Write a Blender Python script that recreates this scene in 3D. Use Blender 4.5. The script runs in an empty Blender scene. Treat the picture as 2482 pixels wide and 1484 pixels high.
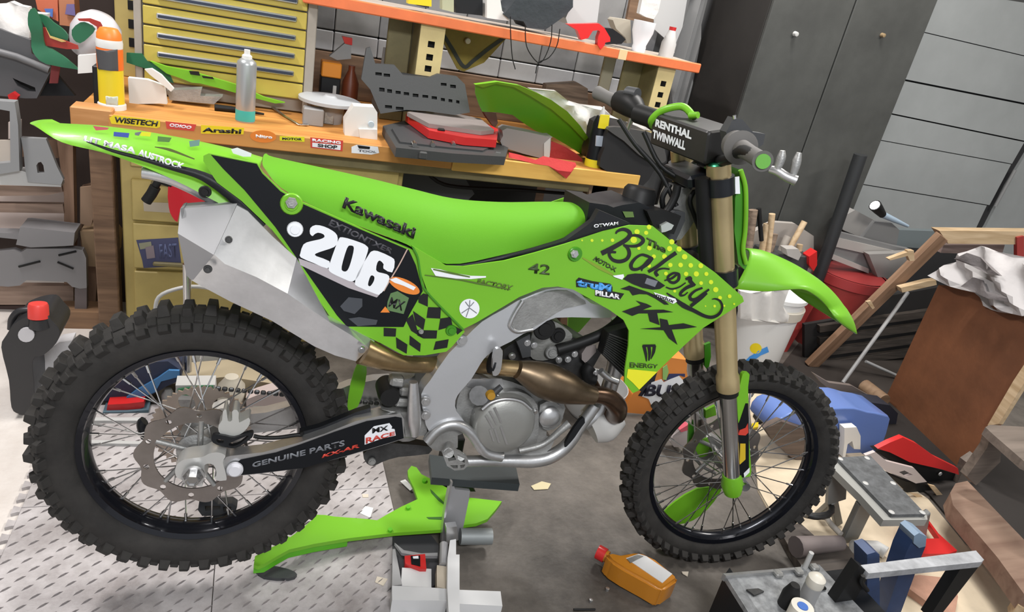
import bpy, bmesh, math, random
from mathutils import Vector, Matrix, geometry
random.seed(7)
S = bpy.context.scene
COL = S.collection
W, H = 2482, 1484
# ---------------------------------------------------------------- camera
F_PX = 1701.34; PITCH = math.radians(23.916); ROLL = math.radians(11.693); YAW = math.radians(22.61)
CAM = Vector((0, 0, 1.5138))
fw0 = Vector((0, math.cos(PITCH), -math.sin(PITCH))); r0 = Vector((1, 0, 0)); u0 = r0.cross(fw0)
rr = math.cos(ROLL)*r0 + math.sin(ROLL)*u0; uu = -math.sin(ROLL)*r0 + math.cos(ROLL)*u0
RZ = Matrix.Rotation(-YAW, 3, 'Z')
FWD, RGT, UPV = RZ @ fw0, RZ @ rr, RZ @ uu
camd = bpy.data.cameras.new('camera'); camo = bpy.data.objects.new('camera', camd); COL.objects.link(camo)
camd.sensor_width = 36; camd.lens = 36*F_PX/W; camd.clip_start = 0.05; camd.clip_end = 60
camo.matrix_world = Matrix.Translation(CAM) @ Matrix((RGT, UPV, -FWD)).transposed().to_4x4()
S.camera = camo
# ---------------------------------------------------------------- world, lights, exposure
wd = bpy.data.worlds.new('world'); S.world = wd; wd.use_nodes = True
wd.node_tree.nodes['Background'].inputs[0].default_value = (0.92, 0.95, 1.0, 1)
wd.node_tree.nodes['Background'].inputs[1].default_value = 0.72
S.view_settings.view_transform = 'Standard'; S.view_settings.look = 'None'
S.view_settings.exposure = 0.0; S.view_settings.gamma = 1.0; S.view_settings.use_curve_mapping = False
def area(name, loc, target, sx, sy, power, col=(1, 1, 1)):
    l = bpy.data.lights.new(name, 'AREA'); l.shape = 'RECTANGLE'; l.size = sx; l.size_y = sy; l.energy = power; l.color = col
    o = bpy.data.objects.new(name, l); COL.objects.link(o); o.location = loc
    o.rotation_euler = (Vector(target)-Vector(loc)).to_track_quat('-Z', 'Y').to_euler(); return o
LIGHTS = [
    area('ceiling_tube_and_fill_light', (2.1, 2.5, 3.25), (1.0, 1.7, 0), 1.2, 0.15, 92, (1, .97, .93)),
    area('ceiling_tube_and_fill_light', (-1.3, 2.3, 3.25), (-0.2, 1.8, 0), 1.2, 0.15, 84, (1, .96, .94)),
    area('ceiling_tube_and_fill_light', (0.2, -1.0, 2.8), (0.6, 1.8, 0.6), 1.2, 0.3, 75, (.97, .98, 1)),  # front fill added to brighten the bike's side, no real tube there
    area('ceiling_tube_and_fill_light', (3.6, 0.7, 3.2), (2.8, 2.4, 0), 1.2, 0.2, 55, (1, .95, .88)),
]
# ---------------------------------------------------------------- frames
def ray(px, py): return FWD + RGT*((px-W/2)/F_PX) - UPV*((py-H/2)/F_PX)
def at(px, py, ax, v):
    "world point seen at pixel on the plane world[ax] = v"
    d = ray(px, py); return CAM + d*((v-CAM[ax])/d[ax])
class Frame:
    "local frame; P(px,py,yf) gives the LOCAL point on the surface y = yf(x,z) seen at that pixel"
    def __init__(s, M): s.M = M; s.I = M.inverted(); s.c = s.I @ CAM; s.R = s.I.to_3x3()
    def P(s, px, py, yf=0.0):
        d = s.R @ ray(px, py)
        y = yf if not callable(yf) else yf(0.5, 0.5)
        for i in range(6 if callable(yf) else 1):
            p = s.c + d*((y-s.c[1])/d[1])
            if callable(yf): y = y*.4 + .6*yf(p[0], p[2])
        return Vector((p[0], y if not callable(yf) else yf(p[0], p[2]), p[2]))
    def X(s, px, py, x):
        d = s.R @ ray(px, py); return s.c + d*((x-s.c[0])/d[0])
WORLD = Frame(Matrix.Identity(4))
HZ = Frame(Matrix(((1, 0, 0, 0), (0, 0, 1, 0), (0, -1, 0, 0), (0, 0, 0, 1))))   # local (x,y,z) -> world (x,z,-y): local y = -height
def zc(x0, y0, k): return lambda *q: [(x0+k*a, y0+k*b) for a, b in q]
# ---------------------------------------------------------------- materials
MATS = {}
def mat(name, col, rough=.5, metal=0., bump=0., bscale=40., var=0., vscale=8., coat=0., spec=None, alpha=None, col2=None, trans=0.):
    if name in MATS: return MATS[name]
    m = bpy.data.materials.new(name); m.use_nodes = True; nt = m.node_tree; b = nt.nodes['Principled BSDF']
    c = (*col, 1)
    b.inputs['Base Color'].default_value = c; b.inputs['Roughness'].default_value = rough; b.inputs['Metallic'].default_value = metal
    b.inputs['Coat Weight'].default_value = coat
    if spec is not None: b.inputs['Specular IOR Level'].default_value = spec
    if trans: b.inputs['Transmission Weight'].default_value = trans
    tc = nt.nodes.new('ShaderNodeTexCoord')
    if var or col2:
        n = nt.nodes.new('ShaderNodeTexNoise'); n.inputs['Scale'].default_value = vscale; n.inputs['Detail'].default_value = 5
        n.inputs['Roughness'].default_value = .65
        nt.links.new(tc.outputs['Object'], n.inputs['Vector'])
        r = nt.nodes.new('ShaderNodeValToRGB'); r.color_ramp.elements[0].position = .35; r.color_ramp.elements[1].position = .68
        lo = [max(0, x*(1-var)) for x in col]; hi = col2 if col2 else [min(1, x*(1+var)) for x in col]
        r.color_ramp.elements[0].color = (*lo, 1); r.color_ramp.elements[1].color = (*hi, 1)
        nt.links.new(n.outputs[0], r.inputs[0]); nt.links.new(r.outputs[0], b.inputs['Base Color'])
    if bump:
        n2 = nt.nodes.new('ShaderNodeTexNoise'); n2.inputs['Scale'].default_value = bscale; n2.inputs['Detail'].default_value = 4
        nt.links.new(tc.outputs['Object'], n2.inputs['Vector'])
        bp = nt.nodes.new('ShaderNodeBump'); bp.inputs['Strength'].default_value = bump; bp.inputs['Distance'].default_value = .01
        nt.links.new(n2.outputs[0], bp.inputs['Height']); nt.links.new(bp.outputs[0], b.inputs['Normal'])
    MATS[name] = m; return m
def wood(name, c1, c2, scale=6, rough=.65, axis=0):
    if name in MATS: return MATS[name]
    m = bpy.data.materials.new(name); m.use_nodes = True; nt = m.node_tree; b = nt.nodes['Principled BSDF']; b.inputs['Roughness'].default_value = rough
    tc = nt.nodes.new('ShaderNodeTexCoord'); mp = nt.nodes.new('ShaderNodeMapping'); s = [14, 14, 14]; s[axis] = 1.2
    mp.inputs['Scale'].default_value = s
    n = nt.nodes.new('ShaderNodeTexNoise'); n.inputs['Scale'].default_value = scale; n.inputs['Detail'].default_value = 7; n.inputs['Distortion'].default_value = .6
    r = nt.nodes.new('ShaderNodeValToRGB'); r.color_ramp.elements[0].position = .3; r.color_ramp.elements[1].position = .7
    r.color_ramp.elements[0].color = (*c1, 1); r.color_ramp.elements[1].color = (*c2, 1)
    L = nt.links.new; L(tc.outputs['Object'], mp.inputs[0]); L(mp.outputs[0], n.inputs['Vector']); L(n.outputs[0], r.inputs[0]); L(r.outputs[0], b.inputs['Base Color'])
    bp = nt.nodes.new('ShaderNodeBump'); bp.inputs['Strength'].default_value = .15; L(n.outputs[0], bp.inputs['Height']); L(bp.outputs[0], b.inputs['Normal'])
    MATS[name] = m; return m
M_green = mat('green_plastic', (.16, .43, .02), .4, coat=.08, spec=.35, bump=.02, bscale=300)
M_seat = mat('green_seat_vinyl', (.105, .335, .012), .65, bump=.12, bscale=900, spec=.2)
M_dkgreen = mat('dark_and_shaded_green_plastic', (.045, .23, .008), .4)
M_black = mat('black_plastic', (.009, .010, .012), .45, spec=.3, bump=.03, bscale=200)
M_gloss = mat('black_vinyl', (.006, .007, .009), .4, spec=.22)
M_blackink = mat('black_ink', (.006, .006, .007), .4)
M_rubber = mat('tire_rubber', (.022, .020, .018), .8, var=.35, vscale=14, bump=.12, bscale=90)
M_dust = mat('dusty_rubber', (.035, .032, .028), .85, var=.3, vscale=20)
M_alu = mat('brushed_aluminium', (.52, .52, .52), .34, .85, var=.12, vscale=14, bump=.03, bscale=160)
M_cast = mat('cast_aluminium', (.34, .34, .33), .5, .7, var=.2, vscale=20, bump=.12, bscale=220)
M_steel = mat('polished_steel', (.6, .6, .6), .2, 1.)
M_dsteel = mat('dark_steel', (.08, .08, .08), .45, .8, var=.3, vscale=20)
M_gun = mat('engine_black', (.012, .012, .012), .5, .2, spec=.3)
M_rim = mat('black_anodised_rim', (.010, .011, .016), .25, .5, coat=.3)
M_gold = mat('bronze_anodised_fork', (.46, .36, .19), .36, .6, var=.08, vscale=5)
M_ti = mat('heat_tinted_titanium', (.38, .27, .14), .3, .9, var=.3, vscale=9)
M_tid = mat('brown_titanium', (.17, .125, .08), .38, .85, var=.25, vscale=8)
M_white = mat('white_plastic', (.72, .72, .70), .45)
M_whiteink = mat('white_vinyl', (.80, .82, .85), .4)
M_greyink = mat('grey_vinyl', (.17, .18, .20), .4)
M_red = mat('red_plastic', (.55, .018, .018), .35, coat=.2)
M_redink = mat('red_vinyl', (.60, .05, .03), .4)
M_yel = mat('yellow_vinyl', (.75, .72, .02), .4)
M_yelg = mat('yellow_dot_ink', (.62, .74, .02), .4)
M_blue = mat('blue_vinyl', (.06, .22, .62), .4)
M_orange = mat('orange_vinyl', (.75, .22, .03), .4)
M_grey = mat('grey_plastic', (.28, .28, .28), .5, bump=.04, bscale=120)
M_dgrey = mat('dark_grey_plastic', (.045, .047, .05), .5, bump=.04, bscale=120)
M_lgrey = mat('light_grey_plastic', (.48, .48, .47), .5)
# ---------------------------------------------------------------- object helpers
def tag(o, label=None, cat=None, group=None, kind=None):
    if label: o['label'] = label
    if cat: o['category'] = cat
    if group: o['group'] = group
    if kind: o['kind'] = kind
    return o
def new(name, me, m=None, parent=None, smooth=None):
    o = bpy.data.objects.new(name, me); COL.objects.link(o)
    if m is not None and len(me.materials) == 0:
        for x in (m if isinstance(m, (list, tuple)) else [m]): me.materials.append(x)
    if parent: o.parent = parent
    if smooth is not None:
        shade(me, smooth)
    return o
def shade(me, ang=35):
    me.polygons.foreach_set('use_smooth', [True]*len(me.polygons))
    try: me.set_sharp_from_angle(angle=math.radians(ang))
    except Exception: pass
def empty(name, loc=(0, 0, 0), M=None, parent=None):
    o = bpy.data.objects.new(name, None); COL.objects.link(o); o.empty_display_size = .05
    if M is not None: o.matrix_world = M
    else: o.location = loc
    if parent: o.parent = parent
    return o
def thing(name, label, cat, group=None, loc=(0, 0, 0), M=None):
    return tag(empty(name, loc, M), label, cat, group)
def mesh_bm(bm, name='mesh'):
    bmesh.ops.recalc_face_normals(bm, faces=bm.faces); me = bpy.data.meshes.new(name); bm.to_mesh(me); bm.free(); return me
def box_me(sx, sy, sz, bev=0., seg=1, org=(0, 0, 0)):
    bm = bmesh.new(); bmesh.ops.create_cube(bm, size=1)
    for v in bm.verts: v.co = Vector((v.co.x*sx+org[0], v.co.y*sy+org[1], v.co.z*sz+org[2]))
    if bev: bmesh.ops.bevel(bm, geom=bm.edges[:], offset=bev, segments=seg, profile=.7, affect='EDGES')
    return mesh_bm(bm, 'box')
def box(name, c, size, m, parent=None, rot=(0, 0, 0), bev=.004, seg=1):
    o = new(name, box_me(*size, bev=min(bev, min(size)*.4), seg=seg), m, parent, 30); o.location = c; o.rotation_euler = rot; return o
def boxb(name, lo, hi, m, parent=None, bev=.004):
    "box by bounds"
    lo, hi = Vector(lo), Vector(hi); return box(name, (lo+hi)/2, [abs(a) for a in (hi-lo)], m, parent, bev=bev)
def smooth_pts(p, n=6, closed=False):
    p = [Vector(q) for q in p]; out = []; N = len(p)
    if N < 3: return p
    rng = range(N if closed else N-1)
    for i in rng:
        a = p[(i-1) % N] if (closed or i > 0) else p[0]*2-p[1]; b = p[i]; c = p[(i+1) % N]; d = p[(i+2) % N] if (closed or i+2 < N) else p[-1]*2-p[-2]
        for k in range(n):
            t = k/n; out.append(.5*((2*b)+(c-a)*t+(2*a-5*b+4*c-d)*t*t+(3*b-a-3*c+d)*t*t*t))
    if not closed: out.append(p[-1])
    return out
def tube_me(pts, rad, n=12, cap=True, flat=1., up=None, sm=0):
    pts = [Vector(p) for p in pts]
    if sm:
        m0 = len(pts)
        if isinstance(rad, (list, tuple)):
            rv = smooth_pts([Vector((r, 0, 0)) for r in rad], sm); rad = [max(.0003, v.x) for v in rv]
        pts = smooth_pts(pts, sm)
    if not isinstance(rad, (list, tuple)): rad = [rad]*len(pts)
    bm = bmesh.new(); rings = []; prev = None
    for i, p in enumerate(pts):
        t = (pts[min(i+1, len(pts)-1)]-pts[max(i-1, 0)])
        t = t.normalized() if t.length > 1e-9 else Vector((0, 0, 1))
        if prev is None:
            a = Vector(up) if up else (Vector((0, 0, 1)) if abs(t.z) < .9 else Vector((1, 0, 0)))
            nrm = (a-t*a.dot(t)).normalized()
        else: nrm = (prev-t*prev.dot(t)).normalized()
        prev = nrm; bi = t.cross(nrm)
        rings.append([bm.verts.new(p+nrm*math.cos(2*math.pi*k/n)*rad[i]*flat+bi*math.sin(2*math.pi*k/n)*rad[i]) for k in range(n)])
    for a, b in zip(rings, rings[1:]):
        for k in range(n): bm.faces.new((a[k], a[(k+1) % n], b[(k+1) % n], b[k]))
    if cap: bm.faces.new(rings[0][::-1]); bm.faces.new(rings[-1])
    return mesh_bm(bm, 'tube')
def tube(name, pts, rad, m, parent=None, n=12, sm=0, flat=1., up=None, ang=50):
    return new(name, tube_me(pts, rad, n, True, flat, up, sm), m, parent, ang)
def lathe_me(prof, n=32, axis='Z', closed=False):
    "prof: (radius, height) list"
    bm = bmesh.new(); rings = []
    for r, h in prof:
        ring = []
        for k in range(n):
            a = 2*math.pi*k/n; x, y = r*math.cos(a), r*math.sin(a)
            co = {'Z': (x, y, h), 'Y': (x, h, y), 'X': (h, x, y)}[axis]; ring.append(bm.verts.new(co))
        rings.append(ring)
    prs = list(zip(rings, rings[1:])) + ([(rings[-1], rings[0])] if closed else [])
    for a, b in prs:
        for k in range(n): bm.faces.new((a[k], a[(k+1) % n], b[(k+1) % n], b[k]))
    if not closed:
        if prof[0][0] > 1e-5: bm.faces.new(rings[0][::-1])
        if prof[-1][0] > 1e-5: bm.faces.new(rings[-1])
    bmesh.ops.remove_doubles(bm, verts=bm.verts, dist=1e-6)
    return mesh_bm(bm, 'lathe')
def lathe(name, prof, m, parent=None, loc=(0, 0, 0), rot=(0, 0, 0), n=32, axis='Z', closed=False, ang=40):
    o = new(name, lathe_me(prof, n, axis, closed), m, parent, ang); o.location = loc; o.rotation_euler = rot; return o
def loft_me(secs, closed_sec=True, cap=True):
    bm = bmesh.new(); R = [[bm.verts.new(Vector(p)) for p in s] for s in secs]
    for a, b in zip(R, R[1:]):
        n = len(a)
        for k in range(n if closed_sec else n-1): bm.faces.new((a[k], a[(k+1) % n], b[(k+1) % n], b[k]))
    if cap and closed_sec: bm.faces.new(R[0][::-1]); bm.faces.new(R[-1])
    bmesh.ops.remove_doubles(bm, verts=bm.verts, dist=1e-6)
    return mesh_bm(bm, 'loft')
def shell_me(fn, poly, holes=(), grid=.03, thick=.004, bulge_in=None):
    """poly in a 2D domain; fn(u,v)->(front point, back point)"""
    n = len(poly); vs = [Vector(p) for p in poly]; es = [(i, (i+1) % n) for i in range(n)]
    for h in holes:
        s = len(vs); vs += [Vector(p) for p in h]; es += [(s+i, s+(i+1) % len(h)) for i in range(len(h))]
    def inside(p, pl):
        c = False; j = len(pl)-1
        for i in range(len(pl)):
            a, b = pl[i], pl[j]
            if (a[1] > p[1]) != (b[1] > p[1]) and p[0] < (b[0]-a[0])*(p[1]-a[1])/(b[1]-a[1]+1e-12)+a[0]: c = not c
            j = i
        return c
    xs = [p[0] for p in poly]; ys = [p[1] for p in poly]
    if grid:
        y = min(ys)+grid*.5
        while y < max(ys):
            x = min(xs)+grid*.5
            while x < max(xs):
                if inside((x, y), poly) and not any(inside((x, y), h) for h in holes): vs.append(Vector((x, y)))
                x += grid
            y += grid
    V, E_, Fc, _, _, _ = geometry.delaunay_2d_cdt(vs, es, [], 1 if not holes else 0, 1e-7)
    fs = []
    for f in Fc:
        c = sum((V[i] for i in f), Vector((0, 0)))/len(f)
        if inside(c, poly) and not any(inside(c, h) for h in holes): fs.append(f)
    bm = bmesh.new(); A = {}; Bk = {}
    for i, v in enumerate(V):
        a, b = fn(v[0], v[1]); A[i] = Vector(a); Bk[i] = Vector(b)
    used = set(i for f in fs for i in f)
    va = {i: bm.verts.new(A[i]) for i in used}; vb = {i: bm.verts.new(Bk[i]) for i in used}
    ec = {}
    for f in fs:
        bm.faces.new([va[i] for i in f]); bm.faces.new([vb[i] for i in reversed(f)])
        for k in range(len(f)):
            e = (f[k], f[(k+1) % len(f)]); ec[e] = 1
    for (a, b) in list(ec):
        if (b, a) not in ec: bm.faces.new((va[b], va[a], vb[a], vb[b]))
    return mesh_bm(bm, 'shell')
def panel(name, px, fr, yf, thick, m, parent=None, holes=(), grid=.03, sm=0, ang=40, M=None):
    "traced outline standing on the real surface y=yf(x,z) of frame fr, with thickness away from the viewer"
    f = yf if callable(yf) else (lambda x, z: yf)
    def lp(pts, closed=True):
        q = [fr.P(a, b, f) for a, b in pts]; q = [Vector((p.x, p.z)) for p in q]
        if sm: q = [Vector((p[0], p[1])) for p in smooth_pts([Vector((p[0], p[1], 0)) for p in q], sm, True)]
        return q
    me = shell_me(lambda x, z: ((x, f(x, z), z), (x, f(x, z)+thick, z)), lp(px), [lp(h) for h in holes], grid)
    o = new(name, me, m, parent, ang)
    if M is not None: o.matrix_local = M
    return o
def ellipse(cx, cy, a, b, rot=0, n=24):
    c, s = math.cos(math.radians(rot)), math.sin(math.radians(rot))
    return [(cx+a*math.cos(2*math.pi*k/n)*c-b*math.sin(2*math.pi*k/n)*s, cy+a*math.cos(2*math.pi*k/n)*s+b*math.sin(2*math.pi*k/n)*c) for k in range(n)]
def stroke_poly(pts, wd, sm=5):
    "brush stroke outline in pixels"
    p = smooth_pts([Vector((a, b, 0)) for a, b in pts], sm) if sm else [Vector((a, b, 0)) for a, b in pts]
    n = len(p)
    if isinstance(wd, (list, tuple)):
        w = []
        for i in range(n):
            t = i/(n-1)*(len(wd)-1); k = min(int(t), len(wd)-2); w.append(wd[k]+(wd[k+1]-wd[k])*(t-k))
    else: w = [wd]*n
    L, R = [], []
    for i in range(n):
        t = p[min(i+1, n-1)]-p[max(i-1, 0)]; t = t.normalized() if t.length else Vector((1, 0, 0)); q = Vector((-t.y, t.x, 0))
        L.append((p[i]+q*w[i]/2)); R.append((p[i]-q*w[i]/2))
    return L, R
def strokes(name, lst, fr, yf, m, parent=None, off=.0012, M=None):
    "several brush strokes as one printed graphic (raised film)"
    f = yf if callable(yf) else (lambda x, z: yf); g = lambda x, z: f(x, z)-off
    bm = bmesh.new()
    for i, (pts, wd) in enumerate(lst):
        g = lambda x, z, i=i: f(x, z)-off-.00004*i
        L, R = stroke_poly(pts, wd)
        va = [bm.verts.new(fr.P(p.x, p.y, g)) for p in L]; vb = [bm.verts.new(fr.P(p.x, p.y, g)) for p in R]
        for k in range(len(va)-1): bm.faces.new((va[k], va[k+1], vb[k+1], vb[k]))
    me = mesh_bm(bm); o = new(name, me, m, parent)
    if M is not None: o.matrix_local = M
    return o
def decal(name, polys, fr, yf, m, parent=None, off=.001, grid=.03, M=None, holes=None):
    "flat print: list of pixel polygons joined to one film mesh"
    f = yf if callable(yf) else (lambda x, z: yf); g = lambda x, z: f(x, z)-off
    bm = bmesh.new()
    for i, pl in enumerate(polys):
        q = [fr.P(a, b, g) for a, b in pl]; q = [Vector((p.x, p.z)) for p in q]
        hs = [[Vector((p.x, p.z)) for p in (fr.P(a, b, g) for a, b in h)] for h in (holes or {}).get(i, [])]
        me = shell_me(lambda x, z: ((x, g(x, z), z), (x, g(x, z)+.0006, z)), q, hs, grid); bm.from_mesh(me); bpy.data.meshes.remove(me)
    o = new(name, mesh_bm(bm), m, parent)
    if M is not None: o.matrix_local = M
    return o
def text_me2d(s, bold=.0):
    cu = bpy.data.curves.new('t', 'FONT'); cu.body = s; cu.offset = bold; cu.resolution_u = 3
    o = bpy.data.objects.new('t', cu); COL.objects.link(o); dg = bpy.context.evaluated_depsgraph_get(); dg.update()
    me = bpy.data.meshes.new_from_object(o.evaluated_get(dg)); bpy.data.objects.remove(o); bpy.data.curves.remove(cu); return me
def text(name, s, quad, fr, yf, m, parent=None, off=.0015, bold=.02, M=None, th=.0006):
    "writing mapped to the pixel quad (top-left, top-right, bottom-right, bottom-left)"
    f = yf if callable(yf) else (lambda x, z: yf); g = lambda x, z: f(x, z)-off
    me = text_me2d(s, bold); xs = [v.co.x for v in me.vertices]; ys = [v.co.y for v in me.vertices]
    x0, x1, y0, y1 = min(xs), max(xs), min(ys), max(ys); tl, tr, br, bl = [Vector(q) for q in quad]
    bm = bmesh.new(); bm.from_mesh(me)
    for v in bm.verts:
        u = (v.co.x-x0)/(x1-x0); w = (v.co.y-y0)/(y1-y0); p = (bl*(1-u)+br*u)*(1-w)+(tl*(1-u)+tr*u)*w
        v.co = fr.P(p.x, p.y, g)
    r = bmesh.ops.extrude_face_region(bm, geom=bm.faces[:])
    for v in r['geom']:
        if isinstance(v, bmesh.types.BMVert): v.co.y += th
    o = new(name, mesh_bm(bm), m, parent)
    if M is not None: o.matrix_local = M
    return o
def xf(o, M): o.matrix_local = M; return o
def copy_tree(o, parent=None):
    c = o.copy(); COL.objects.link(c); c.parent = parent
    if parent: c.matrix_parent_inverse = o.matrix_parent_inverse.copy()
    for ch in [x for x in bpy.data.objects if x.parent == o]: copy_tree(ch, c)
    return c
# ================================================================ ROOM
def struct(o): o['kind'] = 'structure'; return o
def ramp_mat(name, sc, c1, c2, rough=.65, det=8, bump=.15, b2=60, xsplit=None, c3=None, c4=None):
    m = bpy.data.materials.new(name); m.use_nodes = True; nt = m.node_tree; b = nt.nodes['Principled BSDF']; L = nt.links.new
    b.inputs['Roughness'].default_value = rough
    tc = nt.nodes.new('ShaderNodeTexCoord'); ge = nt.nodes.new('ShaderNodeNewGeometry')
    n = nt.nodes.new('ShaderNodeTexNoise'); n.inputs['Scale'].default_value = sc; n.inputs['Detail'].default_value = det; n.inputs['Roughness'].default_value = .7
    L(ge.outputs['Position'], n.inputs['Vector'])
    def rp(a, bb):
        r = nt.nodes.new('ShaderNodeValToRGB'); r.color_ramp.elements[0].position = .34; r.color_ramp.elements[1].position = .66
        r.color_ramp.elements[0].color = (*a, 1); r.color_ramp.elements[1].color = (*bb, 1); L(n.outputs[0], r.inputs[0]); return r
    r = rp(c1, c2); out = r.outputs[0]
    if xsplit is not None:   # a paint edge: pale painted concrete on one side, bare grey concrete on the other
        r2 = rp(c3, c4); sx = nt.nodes.new('ShaderNodeSeparateXYZ'); L(ge.outputs['Position'], sx.inputs[0])
        ad = nt.nodes.new('ShaderNodeMath'); ad.operation = 'MULTIPLY_ADD'; L(n.outputs[0], ad.inputs[0]); ad.inputs[1].default_value = .10; L(sx.outputs[0], ad.inputs[2])
        mr = nt.nodes.new('ShaderNodeMapRange'); mr.inputs[1].default_value = xsplit-.02; mr.inputs[2].default_value = xsplit+.06; L(ad.outputs[0], mr.inputs[0])
        mx = nt.nodes.new('ShaderNodeMix'); mx.data_type = 'RGBA'; L(mr.outputs[0], mx.inputs[0]); L(r2.outputs[0], mx.inputs[6]); L(r.outputs[0], mx.inputs[7]); out = mx.outputs[2]
    L(out, b.inputs['Base Color'])
    n2 = nt.nodes.new('ShaderNodeTexNoise'); n2.inputs['Scale'].default_value = b2; L(ge.outputs['Position'], n2.inputs['Vector'])
    bp = nt.nodes.new('ShaderNodeBump'); bp.inputs['Strength'].default_value = bump; bp.inputs['Distance'].default_value = .01; L(n2.outputs[0], bp.inputs['Height']); L(bp.outputs[0], b.inputs['Normal'])
    MATS[name] = m; return m
M_floor = ramp_mat('concrete_floor', 2.6, (.050, .043, .037), (.16, .142, .124), .6, xsplit=-.47, c3=(.55, .50, .46), c4=(.72, .68, .64))
struct(boxb('floor', (-4, -2.5, -.05), (6, 5, 0), M_floor, bev=0))
M_wall = mat('dark_wall_paint', (.10, .10, .10), .8, var=.2, vscale=3)
struct(boxb('wall_back', (-4, 3.52, 0), (6, 3.62, 3.4), M_wall, bev=0))
struct(boxb('wall_left', (-4.1, -2.5, 0), (-4, 3.62, 3.4), mat('grey_wall_paint', (.3, .3, .3)), bev=0))
struct(boxb('wall_right', (6, -2.5, 0), (6.1, 3.62, 3.4), mat('grey_wall_paint', (.3, .3, .3)), bev=0))
struct(boxb('ceiling', (-4, -2.5, 3.4), (6, 3.62, 3.5), mat('ceiling_white', (.6, .6, .6), .9), bev=0))
M_tan = mat('tan_yellow_enamel', (.46, .36, .125), .42, var=.08, vscale=6, bump=.02)
M_tan2 = mat('yellow_enamel', (.52, .42, .08), .38, var=.06, vscale=5)
M_olive = mat('olive_enamel', (.20, .17, .08), .5, var=.2, vscale=6)
W_or = wood('orange_varnished_wood', (.42, .17, .035), (.62, .29, .07), 3)
W_br = wood('brown_plank', (.10, .055, .03), (.22, .13, .075), 3)
W_lt = wood('pale_pine', (.42, .29, .16), (.62, .47, .30), 3)
W_old = wood('weathered_wood', (.12, .085, .06), (.30, .22, .16), 4)
def wp(a, b, Y): return WORLD.P(a, b, Y)
# door: grey boards of the big panelled door
door = struct(empty('door_1', (3.0, 3.46, 0)))
M_door = mat('grey_door_paint', (.38, .40, .40), .5, var=.07, vscale=2.5, bump=.03, bscale=30)
def pnl(name, px, Y, th, m, parent=None, **k):
    o = panel(name, px, WORLD, Y, th, m, None, grid=0, **k)
    if parent: o.parent = parent; o.matrix_parent_inverse = Matrix.Translation(parent.location).inverted()
    return o
lv = [((2200, -40), (2482, 5)), ((2185, 65), (2482, 135)), ((2130, 180), (2482, 250)), ((2120, 268), (2482, 343)), ((2080, 330), (2482, 403)), ((2050, 440), (2482, 512)), ((2000, 532), (2482, 612))]
for i in range(len(lv)-1):
    a, b = lv[i], lv[i+1]
    def ext(p, q, x): return (x, p[1]+(q[1]-p[1])*(x-p[0])/(q[0]-p[0]))
    xr = 2560; g = 1.5 if i != 2 else 4
    xl = 1900
    if i < 3: pl = [ext(*a, xl), ext(*a, xr), ext(*b, xr), ext(*b, xl)]
    else: pl = [ext(*a, xl), ext(*a, 2482-(ext(*a, 2482)[1]-345)*.54), ext(*b, 2482-(ext(*b, 2482)[1]-345)*.50), ext(*b, xl)]
    pl = [(pl[0][0], pl[0][1]+g), (pl[1][0], pl[1][1]+g), (pl[2][0], pl[2][1]-g*.5), (pl[3][0], pl[3][1]-g*.5)]
    pnl('door_board', pl, 3.42+.004*(i % 2), .03, M_door, door)
pnl('door_board', [(2500, 352), (2600, 370), (2600, 700), (2330, 640), (2390, 548), (2440, 450)], 3.44, .03, M_door, door)
pnl('door_backing', [(1880, -60), (2650, 60), (2650, 760), (1880, 640)], 3.46, .02, mat('dark_gap', (.03, .03, .032), .7), door)
tube('door_latch', [wp(2460, 412, 3.41), wp(2420, 485, 3.41), wp(2412, 500, 3.41)], .012, M_grey, None).parent = door
door.children[-1].matrix_parent_inverse = Matrix.Translation(door.location).inverted()
tube('door_hinge', [wp(2142, 222, 3.40), wp(2132, 275, 3.40)], .014, mat('pale_hinge', (.5, .5, .5), .5), None).parent = door
door.children[-1].matrix_parent_inverse = Matrix.Translation(door.location).inverted()
# tall grey locker
lock = thing('metal_locker', 'tall dark grey two-door metal locker standing right of the orange shelf', 'locker', loc=(2.19, 2.95, 0))
M_lock = mat('locker_grey_paint', (.060, .062, .058), .55, var=.22, vscale=3, bump=.03)
M_lockd = mat('locker_side_dark', (.022, .019, .017), .6, var=.2, vscale=4)
boxb('body', (0, .025, 0), (.93, .50, 2.3), M_lockd, lock)
boxb('door', (.0, 0, .04), (.445, .022, 2.28), M_lock, lock); boxb('door', (.452, 0, .04), (.93, .022, 2.28), M_lock, lock)
p = wp(1926, 82, 2.95)-lock.location; lathe('door_knob', [(0, -.02), (.010, -.018), (.012, 0)], M_lgrey, lock, p, axis='Y', n=12)
p = wp(2137, 85, 2.95)-lock.location; lathe('door_knob', [(0, -.02), (.009, -.018), (.011, 0)], mat('brass_worn', (.35, .25, .14), .5, .4), lock, p, axis='Y', n=12)
# narrow grey curtain strip left of the locker
cur = tag(panel('plastic_strip_curtain', [(1640, -20), (1720, -20), (1700, 60), (1680, 200), (1660, 300), (1640, 330), (1620, 300), (1630, 120)], WORLD, lambda x, z: 3.40+.02*math.sin(x*90), .004, mat('grey_curtain', (.20, .20, .20), .6), grid=.02), 'narrow grey plastic strip hanging left of the tall locker', 'curtain')
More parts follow.
